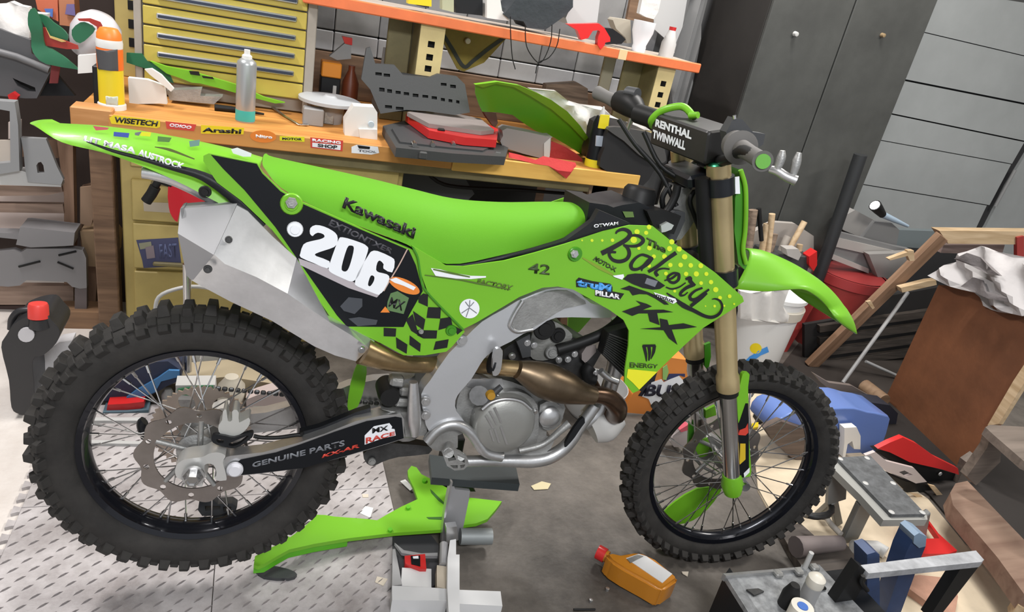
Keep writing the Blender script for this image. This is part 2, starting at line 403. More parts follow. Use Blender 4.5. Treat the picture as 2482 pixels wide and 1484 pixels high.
# ================================================================ WORKBENCH
bench = thing('workbench', 'long workbench with orange wooden top and stickers along its front edge', 'workbench', loc=(-.55, 2.62, 0))
O = bench.location
def bb(name, lo, hi, m, par=bench, bev=.004): return boxb(name, Vector(lo)-O, Vector(hi)-O, m, par, bev)
BZ = .90
bb('tabletop', (-.55, 2.62, BZ-.055), (1.55, 3.48, BZ), W_or)
bb('front_edge', (-.45, 2.612, BZ-.060), (.72, 2.62, BZ-.001), wood('orange_edge_wood', (.48, .21, .05), (.62, .30, .075), 2)); bb('front_edge', (.722, 2.612, BZ-.066), (1.55, 2.62, BZ-.001), wood('lit_yellow_edge_wood', (.66, .36, .07), (.82, .50, .12), 2))  # right strip painted a lighter yellow in place of front light
bb('end_block', (-.56, 2.615, BZ-.058), (-.44, 2.70, BZ+.012), wood('orange_end_block', (.45, .20, .06), (.55, .27, .10), 3))
bb('apron', (-.40, 2.66, BZ-.11), (1.35, 2.69, BZ-.056), M_olive)
bb('leg', (-.53, 2.70, 0), (-.46, 2.78, BZ-.056), W_br); bb('leg', (1.38, 2.70, 0), (1.46, 2.78, BZ-.056), W_br); bb('leg', (-.53, 3.38, 0), (-.46, 3.46, BZ-.056), W_br)
bb('back_leg', (1.38, 3.38, 0), (1.46, 3.46, BZ-.056), W_br)
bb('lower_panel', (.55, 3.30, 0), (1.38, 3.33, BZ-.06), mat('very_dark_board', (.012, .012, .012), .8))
bY = lambda x, z: 2.62
def bdec(pl, m, nm='sticker', off=.001): o = decal(nm, pl, WORLD, 2.612, m, None, off=off, grid=0); o.parent = bench; o.matrix_parent_inverse = Matrix.Translation(O).inverted(); return o
def btxt(s, q, m, off=.002, bold=.04): o = text('lettering', s, q, WORLD, 2.612, m, None, off=off, bold=bold); o.parent = bench; o.matrix_parent_inverse = Matrix.Translation(O).inverted(); return o
M_yst = mat('sticker_yellow', (.80, .62, .01), .45); M_rst = mat('sticker_red', (.62, .06, .04), .45)
bdec([[(265, 286), (275, 279), (388, 292), (388, 308), (380, 311), (270, 300)]], M_yst); btxt('WISETECH', [(278, 283), (384, 294), (380, 307), (276, 297)], M_blackink)
bdec([[(401, 294), (476, 302), (470, 318), (404, 312)]], M_rst); btxt('ODIOO', [(412, 299), (466, 306), (462, 313), (410, 307)], M_whiteink)
bdec([[(487, 303), (592, 310), (590, 326), (487, 324)]], M_yst); btxt('Arashi', [(492, 309), (586, 313), (584, 325), (490, 320)], M_blackink)
bdec([ellipse(638, 331, 32, 15, 3)], M_orange); btxt('Nitro', [(620, 326), (660, 329), (660, 337), (620, 334)], M_whiteink)
bdec([[(678, 330), (738, 332), (738, 344), (678, 341)]], M_yel); btxt('MOTOR', [(684, 333), (732, 335), (732, 341), (684, 339)], M_blackink)
bdec([[(752, 333), (832, 341), (830, 367), (753, 358)]], M_rst); bdec([[(757, 346), (826, 352), (825, 364), (757, 356)]], M_whiteink, off=.002); btxt('RACING', [(757, 336), (826, 343), (826, 350), (757, 343)], M_whiteink); btxt('SHOP', [(770, 348), (818, 353), (817, 362), (770, 356)], M_blackink, off=.003)
bdec([[(852, 356), (865, 351), (916, 356), (919, 371), (900, 375), (852, 371)]], M_whiteink); bdec([[(866, 352), (897, 356), (896, 362), (870, 360)]], M_blackink, off=.002); btxt('TOOL', [(868, 362), (914, 366), (912, 371), (868, 368)], M_greyink)
# yellow drawer cabinet under the bench
cab = thing('drawer_cabinet', 'tan steel drawer cabinet under the left end of the workbench', 'cabinet', loc=(-.44, 2.70, 0)); O2 = cab.location
boxb('body', (0, .02, 0), (1.0, .65, .82), M_tan, cab)
zs = [.815, .70, .665, .50, .31, .05]
for i in range(len(zs)-1):
    if i == 1: continue
    for x0, x1 in ((.035, .50), (.52, .98)): boxb('drawer', (x0, 0, zs[i+1]+.006), (x1, .025, zs[i]-.006), M_tan, cab)
for z in (.655, .34, .14):
    boxb('drawer_pull', (.10, -.012, z-.008), (.24, .002, z+.008), M_olive, cab)
def cdec(nm, pl, m, off=.001): o = decal(nm, pl, WORLD, 2.70, m, None, off=off, grid=0); o.parent = cab; o.matrix_parent_inverse = Matrix.Translation(O2).inverted(); return o
cdec('sticker', [[(330, 582), (432, 576), (440, 645), (348, 650), (345, 632)]], mat('photo_sticker_navy', (.055, .06, .13), .5))
cdec('sticker', [[(336, 590), (366, 586), (368, 600), (340, 605)]], mat('photo_sticker_sage', (.25, .25, .17), .5), .002)
cdec('sticker', [[(352, 600), (372, 595), (376, 625), (356, 628)]], mat('photo_sticker_mauve', (.22, .18, .20), .5), .003)
text_o = text('lettering', 'FAST', [(385, 592), (428, 590), (430, 625), (388, 628)], WORLD, 2.70, mat('dim_blue_ink', (.10, .12, .24), .5), None, off=.003); text_o.parent = cab; text_o.matrix_parent_inverse = Matrix.Translation(O2).inverted()
cdec('label_card', [[(347, 490), (412, 492), (412, 516), (349, 512)]], mat('faded_label', (.50, .44, .34), .6))
# olive boxes and dark grey sheet below the right half of the bench
t = tag(pnl('folded_card_box', [(880, 372), (990, 378), (990, 402), (955, 440), (880, 425)], 2.78, .10, mat('olive_card', (.22, .19, .12), .7)), 'olive grey cardboard box behind the green seat under the bench', 'box')
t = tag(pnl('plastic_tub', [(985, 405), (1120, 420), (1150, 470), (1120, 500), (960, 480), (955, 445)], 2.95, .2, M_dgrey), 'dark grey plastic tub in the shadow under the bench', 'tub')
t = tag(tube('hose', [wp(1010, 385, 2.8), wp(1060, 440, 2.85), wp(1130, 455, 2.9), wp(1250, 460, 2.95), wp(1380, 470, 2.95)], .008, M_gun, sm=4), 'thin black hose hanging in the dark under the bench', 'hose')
t = tag(pnl('plywood_offcut', [(1430, 445), (1530, 460), (1545, 500), (1500, 540), (1420, 530)], 2.70, .02, wood('tan_board', (.26, .18, .12), (.38, .28, .20), 3)), 'tan wooden board behind the seat at the bench end', 'board')
# ================================================================ WALL BEHIND THE BENCH
wallp = thing('wall_panelling', 'row of grey wall panels above the brown plank behind the bench', 'panel', loc=(0, 3.50, 0))
M_wp1 = mat('grey_panel_paint', (.20, .20, .20), .6, var=.15, vscale=4); M_wp2 = mat('pale_panel_paint', (.36, .36, .37), .6, var=.12, vscale=4)
Xs = [.1, .32, .52, .72, .92, 1.12, 1.32, 1.52, 1.72, 1.94]
for i in range(len(Xs)-1):
    boxb('panel', (Xs[i]+.0015, -.03, 1.195), (Xs[i+1]-.0015, 0, 1.62), M_wp1 if i % 2 else mat('mid_grey_panel_paint', (.17, .17, .175), .6, var=.15), wallp)
    boxb('panel', (Xs[i]+.0015, -.032, 1.105), (Xs[i+1]-.0015, 0, 1.19), M_wp2, wallp)
for i in range(4): boxb('panel', (.1+.45*i, -.03, 1.63), (.54+.45*i, 0, 2.1), mat('white_panel_paint', (.5, .5, .5), .6), wallp)
tag(boxb('back_plank', (-.5, 3.46, .90), (2.05, 3.495, 1.10), W_br), 'long brown plank standing along the back of the bench', 'plank')
for (pl, lab) in (([(1325, 205), (1400, 200), (1425, 215), (1425, 330), (1300, 320)], 'brown wooden block behind the handlebar grip on the bench'),):
    tag(pnl('wooden_block', pl, 3.30, .05, W_old), lab, 'block')
tag(boxb('dark_gap_backdrop', (-1.6, 3.46, 0), (-.505, 3.49, 1.25), mat('painted_gap_shade', (.03, .018, .014), .8)), 'dark brown sheet added for the dark gap left of the bench', 'board')  # added sheet, shade of the gap put into its dark colour
# ================================================================ SHELF over the bench
shelf = thing('shelf_unit', 'bright orange wooden shelf board above the bench on slotted yellow uprights', 'shelf', loc=(.2, 2.95, 1.37)); O3 = shelf.location
bs = lambda nm, lo, hi, m, bev=.004: boxb(nm, Vector(lo)-O3, Vector(hi)-O3, m, shelf, bev)
M_or = mat('orange_paint', (.72, .17, .055), .5, var=.1, vscale=5)
bs('shelf_board', (.15, 2.95, 1.325), (1.89, 3.30, 1.362), wood('shelf_wood', (.32, .26, .22), (.48, .42, .36), 3))
bs('front_edge', (.15, 2.935, 1.322), (1.90, 2.952, 1.364), M_or)
bs('edge_tape', (1.475, 2.933, 1.322), (1.515, 2.936, 1.365), mat('cream_tape', (.75, .55, .3), .6))
for i, (x0, x1, xs) in enumerate(((.605, .705, .54), (1.70, 1.79, 1.60))):
    ob = [(x0, .90), (x1, .90), (x1, 1.32), (x0, 1.32)]; hs = []
    for z in ((1.25, 1.20, 1.155, 1.11, 1.06, 1.01, .96)):
        cx = (x0+x1)/2; hs.append([(cx-.014, z-.012), (cx+.014, z-.012), (cx+.014, z+.012), (cx-.014, z+.012)])
    me = shell_me(lambda u, v: ((u, 2.96, v), (u, 2.963, v)), ob, hs, 0)
    for v in me.vertices: v.co -= O3
    new('upright', me, mat('cream_yellow_enamel', (.62, .50, .24), .5, var=.08), shelf)
    bs('upright_side', (x0-.002, 2.963, .90), (x0+.001, 3.2, 1.32), M_olive); bs('upright_backing', (x0+.005, 3.0, .90), (x1-.005, 3.003, 1.32), M_gun)
bs('side_board', (1.60, 3.10, .90), (1.70, 3.12, 1.32), M_olive); bs('side_board', (.50, 3.10, .90), (.60, 3.12, 1.32), M_olive)
bs('back_upright', (1.52, 3.15, 1.15), (1.58, 3.17, 1.32), mat('worn_cream', (.36, .33, .24), .6))
# yellow triangle with a dark V trim
tri = thing('triangular_sign', 'mustard yellow triangular metal plate with a dark V-shaped trim under the shelf', 'plate', loc=(.8, 3.3, 1.2)); O4 = tri.location
z2 = zc(600, 0, .30997)
def sub(par, o): o.parent = par; o.matrix_parent_inverse = Matrix.Translation(par.location).inverted(); return o
sub(tri, pnl('plate', z2((1525, 170), (2080, 240), (1850, 490), (1690, 560), (1640, 540), (1530, 330)), 3.30, .01, mat('mustard_paint', (.30, .23, .035), .5, var=.15)))
sub(tri, strokes('trim', [(z2((1525, 260), (1600, 380), (1690, 520), (1760, 480), (1900, 370), (2060, 260)), 9)], WORLD, 3.30, mat('dark_trim', (.03, .035, .035), .5), off=.004))
sub(tri, lathe('hook', [(0, -.015), (.012, -.012), (.014, 0)], M_white, None, wp(*z2((1720, 320))[0], 3.29), axis='Y', n=12))
# cords
for nm, pts in (('cord', [(1237, 40), (1238, 90), (1242, 140), (1249, 168)]), ('cord', [(1273, 60), (1275, 105), (1285, 130), (1305, 152), (1320, 140), (1335, 100), (1338, 60)]), ('cord', [(1357, 70), (1350, 110), (1330, 140), (1305, 152), (1298, 178)])):
    lab = {0: 'thin dark cord hanging straight down from the orange shelf', 1: 'thin dark cord looped in a U below the orange shelf', 2: 'short dark cord joined to the looped cord below the shelf'}[[40, 60, 70].index(pts[0][1])]
    tag(tube(nm, [wp(*p, 2.925) for p in pts], .0022, M_gun, n=6, sm=4), lab, 'cord')
# ================================================================ TOOLBOX ON THE BENCH
tb = thing('tool_chest', 'yellow metal tool chest with long-handled drawers in a grey frame', 'tool chest', loc=(-.40, 3.0, .90)); O5 = tb.location
bt = lambda nm, lo, hi, m, bev=.003, par=tb: boxb(nm, Vector(lo)-O5, Vector(hi)-O5, m, par, bev)
M_fr = mat('grey_beige_enamel', (.34, .31, .27), .5, var=.08)
bt('body', (-.405, 3.01, .905), (.21, 3.44, 1.52), M_fr); bt('front_frame', (.175, 2.985, .905), (.21, 3.02, 1.42), M_fr); bt('front_frame', (-.42, 2.985, .905), (-.395, 3.02, 1.45), M_fr)
hz = [((375, -12), (700, 42)), ((375, 40), (710, 50)), ]
zt = [1.43, 1.33, 1.265, 1.195, 1.12, 1.055, .985, .915]
hz_px = [((560, 0), (712, 47)), ((373, 38), (712, 95)), ((373, 88), (712, 142)), ((375, 137), (707, 187))]
# drawers from photographed seam heights at the right edge of the chest
seams = [-60, 30, 75, 120, 163, 205, 245]
zq = [WORLD.P(745, y, 2.99).z for y in seams]
for i in range(len(zq)-1):
    dr = bt('drawer', (-.39, 2.985, zq[i+1]+.003), (.172, 3.01, zq[i]-.003), M_tan2)
    if i < 5:
        zh = zq[i+1]+(zq[i]-zq[i+1])*(.52 if i else .25); xl, xr = -.345, .135
        h1 = bt('handle', (xl, 2.972, zh-.009), (xr, 2.99, zh+.011), mat('satin_chrome', (.6, .6, .6), .25, .9), par=tb)
        h2 = bt('handle_recess', (xl+.005, 2.970, zh-.004), (xr-.004, 2.9725, zh+.006), mat('navy_recess', (.02, .03, .06), .5), par=tb)
# yellow slotted upright and grey post left of the chest
po = thing('slotted_upright', 'tan slotted metal upright left of the yellow tool chest', 'post', loc=(-.48, 3.3, .9))
boxb('channel', (-.05, 0, 0), (.06, .03, .55), M_tan, po); 
for z in (.12, .19, .26, .33, .40): boxb('slot', (-.003, -.003, z), (.032, 0, z+.035), M_gun, po, bev=.001)
tag(boxb('corner_post', (-.445, 3.22, .9), (-.415, 3.26, 1.5), mat('grey_post', (.33, .32, .31), .5)), 'narrow grey post beside the yellow tool chest', 'post')
# ================================================================ MOTORCYCLE
MB_ = Matrix.Translation((-.1218, 1.4113, .1028)) @ Matrix.Rotation(math.radians(-2.126), 4, 'Z') @ Matrix.Rotation(math.radians(-6.856), 4, 'X') @ Matrix.Rotation(math.radians(3.901), 4, 'Y')
BK = Frame(MB_)
RK = math.radians(27); AX = Vector((-math.sin(RK), 0, math.cos(RK))); PR = Vector((math.cos(RK), 0, math.sin(RK)))
A0 = Vector((1.485, 0, .345)); S0 = A0-PR*.055
MS = Matrix.Translation(S0) @ Matrix.Rotation(math.radians(-5.699), 4, AX) @ Matrix.Translation(-S0)
ST = Frame(MB_ @ MS)
bike = thing('motorcycle', 'green and black motocross motorcycle numbered 206 standing on a lift stand', 'motorcycle', M=MB_)
z7 = zc(400, 350, .3707); z8 = zc(1000, 450, .3707); zE = zc(850, 700, .3706); zB = zc(1380, 540, .17728); zA = zc(320, 960, .20212)
zM = zc(1150, 690, .1819); zT = zc(1420, 420, .14828); zS = zc(560, 1000, .19339); zF = zc(1640, 780, .28314); zR = zc(60, 270, .18533); zfl = zc(550, 1050, .30218)
z4 = zc(1550, 230, .31668)
# ---- wheels
def wheel(cx, cz, R, w, rr_, nside, ncen, hubR, nsp, M, disc_R, disc_y, sprk, kh=.014):
    loc = Matrix.Translation((cx, 0, cz)); MM = M @ loc
    # tire carcass
    prof = []
    for k in range(15):
        a = -math.pi*.80 + k*math.pi*1.6/14
        prof.append((rr_+.012+(R-kh-rr_-.012)*.5+(R-kh-rr_-.012)*.5*math.cos(a)*1.0, w*1.0*math.sin(a)))
    tire = new('tire', lathe_me(prof, 72, 'Y', True), M_rubber, bike, 40); tire.matrix_local = MM
    # knobs
    def knob_me(lx, ly, lz, tap=.8):
        bm = bmesh.new(); bmesh.ops.create_cube(bm, size=1)
        for v in bm.verts:
            t = tap if v.co.z > 0 else 1.12
            v.co = Vector((v.co.x*lx*t, v.co.y*ly*t, v.co.z*lz))
        bmesh.ops.bevel(bm, geom=bm.edges[:], offset=.0012, segments=1, affect='EDGES'); return mesh_bm(bm, 'knob')
    kc = knob_me(.021, .026, kh*1.5); ks = knob_me(.024, .019, kh*1.9); kw = knob_me(.023, w*.95, kh*1.7); kw.materials.append(M_rubber); kc.materials.append(M_rubber); ks.materials.append(M_rubber)
    def put(me, a, phi, extra=0):
        # phi: angle round the tire section
        cr = rr_+.012+(R-kh-rr_-.012)*.5; hr = (R-kh-rr_-.012)*.5
        rad = cr+(hr+extra)*math.cos(phi); y = (w+extra)*math.sin(phi)
        o = bpy.data.objects.new('tire_knob', me); COL.objects.link(o); o.parent = tire
        o.matrix_local = Matrix.Rotation(-a, 4, 'Y') @ Matrix.Translation((0, y, rad)) @ Matrix.Rotation(-phi*.85, 4, 'X')
    for k in range(nside):
        a = 2*math.pi*k/nside
        for s in (-1, 1): put(ks, a, s*1.12, .003)
    for k in range(ncen):
        a = 2*math.pi*k/ncen
        if k % 2: put(kc, a, -.70, -.006); put(kc, a, .70, -.006)
        elif k % 4: put(kc, a, -.34, .005); put(kc, a, .34, .005)
        else: put(kw, a, 0, .005)
    # rim
    h = w*.60
    rp = [(rr_, -h*.45), (rr_-.004, 0), (rr_, h*.45), (rr_+.006, h*.62), (rr_+.008, h), (rr_+.020, h+.004), (rr_+.022, h-.004), (rr_+.012, h*.7), (rr_+.012, -h*.7), (rr_+.022, -h+.004), (rr_+.020, -h-.004), (rr_+.008, -h), (rr_+.006, -h*.62)]
    rim = new('rim', lathe_me(rp, 72, 'Y', True), M_rim, bike, 40); rim.matrix_local = MM
    # hub
    hp = [(.0, -.062), (.020, -.062), (.022, -.050), (hubR, -.044), (hubR, -.034), (hubR*.62, -.026), (hubR*.55, .0), (hubR*.62, .026), (hubR, .034), (hubR, .044), (.022, .050), (.02, .062), (0, .062)]
    hub = new('hub', lathe_me(hp, 28, 'Y'), M_cast, bike, 35); hub.matrix_local = MM
    # spokes
    base = {}
    for k in range(nsp):
        side = -1 if k % 2 else 1; cr = 1 if (k//2) % 2 else -1; key = (side, cr)
        if key not in base:
            a1 = cr*.95; p0 = Vector((hubR*.95*math.sin(a1), side*.039, hubR*.95*math.cos(a1))); p1 = Vector((0, side*.006, rr_+.001)); d = (p0-p1).normalized()
            me = tube_me([p0, p1-d*-.022, p1-d*-.021, p1], [.0017, .0017, .0034, .0034], 6); me.materials.append(M_steel); shade(me); base[key] = me
        o = bpy.data.objects.new('spoke', base[key]); COL.objects.link(o); o.parent = rim
        o.matrix_local = Matrix.Rotation(2*math.pi*(k+.25*cr)/nsp, 4, 'Y')
    # brake disc, wavy, with slots
    def disc(name, Ro, Ri, y, lobes, m, amp=.006, holes=True):
        n = 96; outer = [(math.cos(2*math.pi*k/n)*(Ro+amp*math.cos(lobes*2*math.pi*k/n)), math.sin(2*math.pi*k/n)*(Ro+amp*math.cos(lobes*2*math.pi*k/n))) for k in range(n)]
        hs = [[(math.cos(2*math.pi*k/48)*Ri, math.sin(2*math.pi*k/48)*Ri) for k in range(48)]]
        if holes:
            for j in range(lobes):
                a = 2*math.pi*(j+.5)/lobes; c = ((Ro+Ri)/2*math.cos(a), (Ro+Ri)/2*math.sin(a))
                hs.append([(c[0]+.0065*math.cos(t*math.pi/4), c[1]+.0065*math.sin(t*math.pi/4)) for t in range(8)])
        me = shell_me(lambda u, v: ((u, y, v), (u, y+.004, v)), outer, hs, 0)
        o = new(name, me, m, bike); o.matrix_local = MM; return o
    disc('brake_disc', disc_R, disc_R-.034, disc_y, 10, mat('disc_steel', (.30, .27, .25), .3, .9, var=.15))
    for j in range(5):
        a = 2*math.pi*j/5
        o = tube('disc_carrier', [(hubR*.6*math.cos(a), disc_y+.006, hubR*.6*math.sin(a)), ((disc_R-.03)*math.cos(a+.25), disc_y+.003, (disc_R-.03)*math.sin(a+.25))], .006, M_cast, bike, 8); o.matrix_local = MM
    if sprk:
        n = 98; pts = []
        for k in range(n):
            r_ = .112 if k % 2 else .105; pts.append((r_*math.cos(2*math.pi*k/n), r_*math.sin(2*math.pi*k/n)))
        hs = []
        for j in range(6):
            a = 2*math.pi*j/6; hs.append([(.075*math.cos(a)+.024*math.cos(t*math.pi/6)*math.cos(a)-.018*math.sin(t*math.pi/6)*math.sin(a), .075*math.sin(a)+.024*math.cos(t*math.pi/6)*math.sin(a)+.018*math.sin(t*math.pi/6)*math.cos(a)) for t in range(12)])
        me = shell_me(lambda u, v: ((u, .060, v), (u, .066, v)), pts, hs, 0)
        o = new('sprocket', me, mat('sprocket_metal', (.50, .42, .36), .35, .8), bike); o.matrix_local = MM
    return tire, rim, hub
wheel(0, .34, .342, .054, .222, 44, 88, .042, 36, Matrix.Identity(4), .118, -.066, True)
wheel(1.485, .345, .347, .040, .250, 52, 104, .036, 36, MS, .128, .062, False)
# ---- swingarm (right side traced on its own plane, mirrored for the left)
sw_out = zS((-130, 640), (-60, 560), (0, 545), (400, 500), (830, 385), (1180, 265), (1560, 110), (1900, 35), (2130, 20), (2170, 90), (2165, 330), (1990, 385), (1460, 545), (860, 705), (300, 775), (60, 800), (-60, 790), (-130, 740))
swl = [BK.P(a, b, -.118) for a, b in sw_out]
def mirror_copy(o):
    c = o.copy(); c.data = o.data.copy(); COL.objects.link(c)
    for v in c.data.vertices: v.co.y *= -1
    c.data.flip_normals(); return c
sa = panel('swingarm', sw_out, BK, -.112, .036, M_alu, bike, grid=.04)
mirror_copy(sa)
film = panel('swingarm_film', zS((70, 640), (120, 595), (560, 505), (880, 400), (1300, 245), (1700, 110), (2060, 55), (2140, 70), (2165, 325), (1990, 380), (1460, 540), (900, 700), (300, 770), (90, 790)), BK, -.1135, .0013, M_gloss, sa, grid=0)
text('lettering', 'GENUINE PARTS', [zS((265, 630))[0], zS((1425, 345))[0], zS((1425, 420))[0], zS((265, 695))[0]], BK, -.1138, M_greyink, sa, bold=.03)
text('lettering', 'KX-AR', [zS((1160, 525))[0], zS((1620, 390))[0], zS((1610, 440))[0], zS((1135, 575))[0]], BK, -.1138, M_redink, sa, bold=.04)
decal('sticker', [zS((1675, 290), (1790, 175), (1985, 135), (2020, 180), (2010, 205), (2050, 210), (2065, 290), (1890, 330), (1675, 405))], BK, -.1136, M_whiteink, sa, grid=0)
text('lettering', 'MX', [zS((1770, 200))[0], zS((1970, 165))[0], zS((1970, 225))[0], zS((1770, 265))[0]], BK, -.1150, M_blackink, sa, bold=.03)
text('lettering', 'RACE', [zS((1690, 320))[0], zS((2055, 240))[0], zS((2055, 285))[0], zS((1690, 395))[0]], BK, -.1150, M_redink, sa, bold=.03)
# axle block & nut
ab = panel('axle_block', zA((525, 850), (600, 775), (700, 750), (850, 730), (930, 690), (1040, 680), (1120, 720), (1090, 800), (1135, 990), (1100, 1015), (1020, 1015), (960, 960), (850, 1000), (840, 1090), (700, 1050), (600, 1010), (525, 960)), BK, -.128, .05, mat('silver_axle_block', (.62, .62, .60), .4, .6), bike, holes=[zA((870, 830), (980, 830), (1010, 960), (900, 985))], grid=.03, sm=3)
mirror_copy(ab)
nx = BK.P(*zA((735, 960))[0], -.14)
lathe('axle_nut', [(0, -.020), (.009, -.020), (.010, -.024), (.014, -.024), (.014, -.004), (.021, -.004), (.022, 0)], M_steel, bike, nx, n=6, axis='Y')
lathe('axle_washer', [(.010, -.004), (.023, -.004), (.023, .003), (.010, .003)], M_alu, bike, nx, n=24, axis='Y')
tube('axle', [nx, nx+Vector((0, .28, 0))], .010, M_dsteel, bike)
bl = BK.P(*zA((1235, 875))[0], -.116)
lathe('chain_guard_bolt', [(0, -.012), (.012, -.012), (.0175, -.006), (.0175, 0)], mat('white_metal_paint', (.7, .7, .74), .45, .2), bike, bl, n=24, axis='Y')
# rear caliper and brake hose, bracket
panel('brake_guard', zA((950, 500), (1000, 465), (1120, 480), (1230, 500), (1380, 450), (1450, 440), (1440, 500), (1300, 600), (1200, 630), (1060, 600), (970, 560)), BK, -.112, .012, M_black, bike, holes=[zA((1010, 520), (1095, 530), (1090, 565), (1030, 560)), zA((1160, 575), (1330, 500), (1400, 480), (1300, 570), (1200, 605))], grid=0, sm=2)
cal = panel('brake_caliper', zA((1040, 350), (1080, 290), (1090, 190), (1130, 165), (1150, 300), (1200, 290), (1200, 190), (1240, 165), (1280, 200), (1285, 320), (1400, 260), (1410, 340), (1330, 440), (1230, 480), (1100, 470), (1040, 430)), BK, -.105, .045, mat('silver_cast', (.60, .60, .57), .4, .5), bike, grid=0, sm=2)
tube('brake_hose', [BK.P(*p, -.10) for p in zA((1460, 480), (1560, 500), (1750, 500), (1960, 470)) + zS((880, 280), (880, 240))], .0045, M_gun, bike, sm=4)
tube('chain_guide', [BK.P(*p, .07) for p in zA((150, 300), (120, 330), (130, 400), (170, 490))], .012, M_black, bike, sm=3)
panel('chain_guide_bracket', zA((810, 1240), (940, 1225), (1030, 1300), (1200, 1290), (1260, 1330), (1240, 1400), (1080, 1440), (840, 1440), (790, 1370)), BK, .05, .03, M_dgrey, bike, holes=[zA((870, 1320), (1060, 1320), (1060, 1360), (880, 1380)), zA((1090, 1330), (1190, 1330), (1180, 1380), (1100, 1390))], grid=0)
# chain: upper run seen through the wheel and behind the pivot
def chain(p0, p1, n):
    me = box_me(.0125, .010, .011, .003); me.materials.append(M_dsteel)
    for k in range(n):
        o = bpy.data.objects.new('chain_link', me); COL.objects.link(o); o.parent = bike
        d = p1-p0; o.location = p0+d*((k+.5)/n); o.rotation_euler = (0, -math.atan2(d.z, d.x), 0); o.scale = (1, 1 if k % 2 else .6, 1)
chain(Vector((0.02, .064, .447)), Vector((.60, .064, .43)), 40)
chain(Vector((0.02, .064, .236)), Vector((.60, .064, .38)), 40)
panel('chain_slider', zS((860, 250), (1100, 190), (1300, 110), (1560, 0), (1750, -60), (1750, 20), (1500, 90), (1150, 250), (900, 320)), BK, -.085, .02, M_black, bike, grid=0)
# ---- seat (lofted vinyl)
top = [(637, 383), (697, 393), (808, 416), (919, 441), (1008, 463), (1104, 485), (1222, 495), (1334, 494), (1405, 496), (1440, 507)]
bot = [(640, 407), (682, 456), (790, 515), (882, 553), (985, 592), (1082, 640), (1222, 617), (1334, 587), (1408, 557), (1444, 520)]
def loft_sym(name, tops, bots, wt, wb, fr, m, ytop=0.0, n=9, bulge=.012, M=None, parent=bike, ang=60, botin=.02):
    secs = []
    N = 22
    T = smooth_pts([Vector((*p, 0)) for p in tops], 4); B_ = smooth_pts([Vector((*p, 0)) for p in bots], 4)
    for i in range(len(T)):
        t = i/(len(T)-1)*(len(wb)-1); k = min(int(t), len(wb)-2); w = wb[k]+(wb[k+1]-wb[k])*(t-k); w2 = wt[k]+(wt[k+1]-wt[k])*(t-k)
        a = fr.P(T[i].x, T[i].y, ytop); b = fr.P(B_[i].x, B_[i].y, -w)
        prof = []
        for j in range(n+1):
            u = j/n; th = u*math.pi/2
            yy = w2*math.sin(th)**.8+(w-w2)*u**1.5
            zz = (1-math.cos(th))**1.15
            prof.append((yy+bulge*math.sin(math.pi*u), a+(b-a)*zz))
        sec = [Vector((p.x, -y, p.z)) for y, p in prof] + [Vector((p.x, y, p.z)) for y, p in prof[::-1][:-1]]
        secs.append(sec)
    o = new(name, loft_me(secs), m, parent, ang)
    if M is not None: o.matrix_local = M
    return o
seat = loft_sym('seat', top, bot, [.05, .06, .07, .075, .07, .06, .045], [.10, .115, .13, .14, .125, .09, .05], BK, M_seat)
def seat_y(x, z):
    return -.158
text('lettering', 'Kawasaki', [zc(0, 0, 1)((838, 478))[0], (1010, 553), (1003, 580), (829, 504)], BK, lambda x, z: -.1375+.0*x, M_blackink, seat, bold=.035, th=.004)
# seat base black rim
tube('seat_base_edge', [BK.P(*p, -.125) for p in [(690, 475), (790, 523), (882, 561), (985, 600), (1082, 645), (1222, 624), (1334, 594), (1408, 564), (1446, 530)]], .006, M_black, bike, sm=4, n=8)
# ---- side number panel
sp_out = [(493, 378), (506, 372)] + z7((600, 122), (640, 185), (760, 300), (900, 378), (1300, 556), (1600, 682), (1645, 700), (1700, 940), (1960, 1225), (1880, 1320), (1840, 1356), (1700, 1380), (1560, 1380), (1410, 1300), (1180, 1190), (1080, 1130), (1000, 1010), (860, 760), (700, 560), (500, 370), (340, 250), (250, 110))
def sp_y(x, z): return -.135+.10*max(0, (.25-x))**1.3*.35
side = panel('side_panel', sp_out, BK, sp_y, .006, M_green, bike, grid=.035)
blk = z7((300, 68), (600, 128), (635, 190), (755, 308), (895, 388), (1300, 566), (1595, 692), (1640, 790), (1685, 960), (1600, 1110), (1560, 1195), (1190, 1192), (1125, 1120), (900, 800), (720, 540), (520, 300), (380, 160))
numfilm = decal('number_plate_film', [blk], BK, sp_y, M_gloss, side, off=.0008, grid=.03)
def two(): return z7((950, 548), (985, 528), (1040, 538), (1095, 565), (1125, 595), (1128, 640), (1105, 672), (1040, 695), (985, 715), (990, 732), (1075, 765), (1062, 812), (975, 778), (888, 740), (885, 712), (905, 655), (950, 635), (1010, 622), (1042, 607), (1035, 588), (1000, 578), (975, 590), (965, 600), (948, 585))
zero_o = z7((1130, 635), (1160, 608), (1270, 640), (1318, 665), (1326, 700), (1275, 840), (1245, 885), (1215, 897), (1170, 880), (1090, 842), (1070, 815), (1080, 770)); zero_i = z7((1190, 680), (1215, 662), (1235, 680), (1215, 770), (1192, 825), (1165, 830), (1155, 800))
six_o = z7((1330, 725), (1352, 700), (1390, 698), (1480, 738), (1502, 768), (1485, 838), (1428, 812), (1430, 785), (1405, 760), (1388, 775), (1380, 820), (1400, 838), (1450, 850), (1468, 880), (1430, 955), (1405, 978), (1385, 982), (1260, 930), (1242, 905), (1262, 840)); six_i = z7((1345, 860), (1368, 866), (1365, 895), (1342, 928), (1327, 915))
def rnd(p, n=3): return [(q.x, q.y) for q in smooth_pts([Vector((*a, 0)) for a in p], n, True)]
decal('race_number_digit', [rnd(two(), 2)], BK, sp_y, M_whiteink, side, off=.0022)
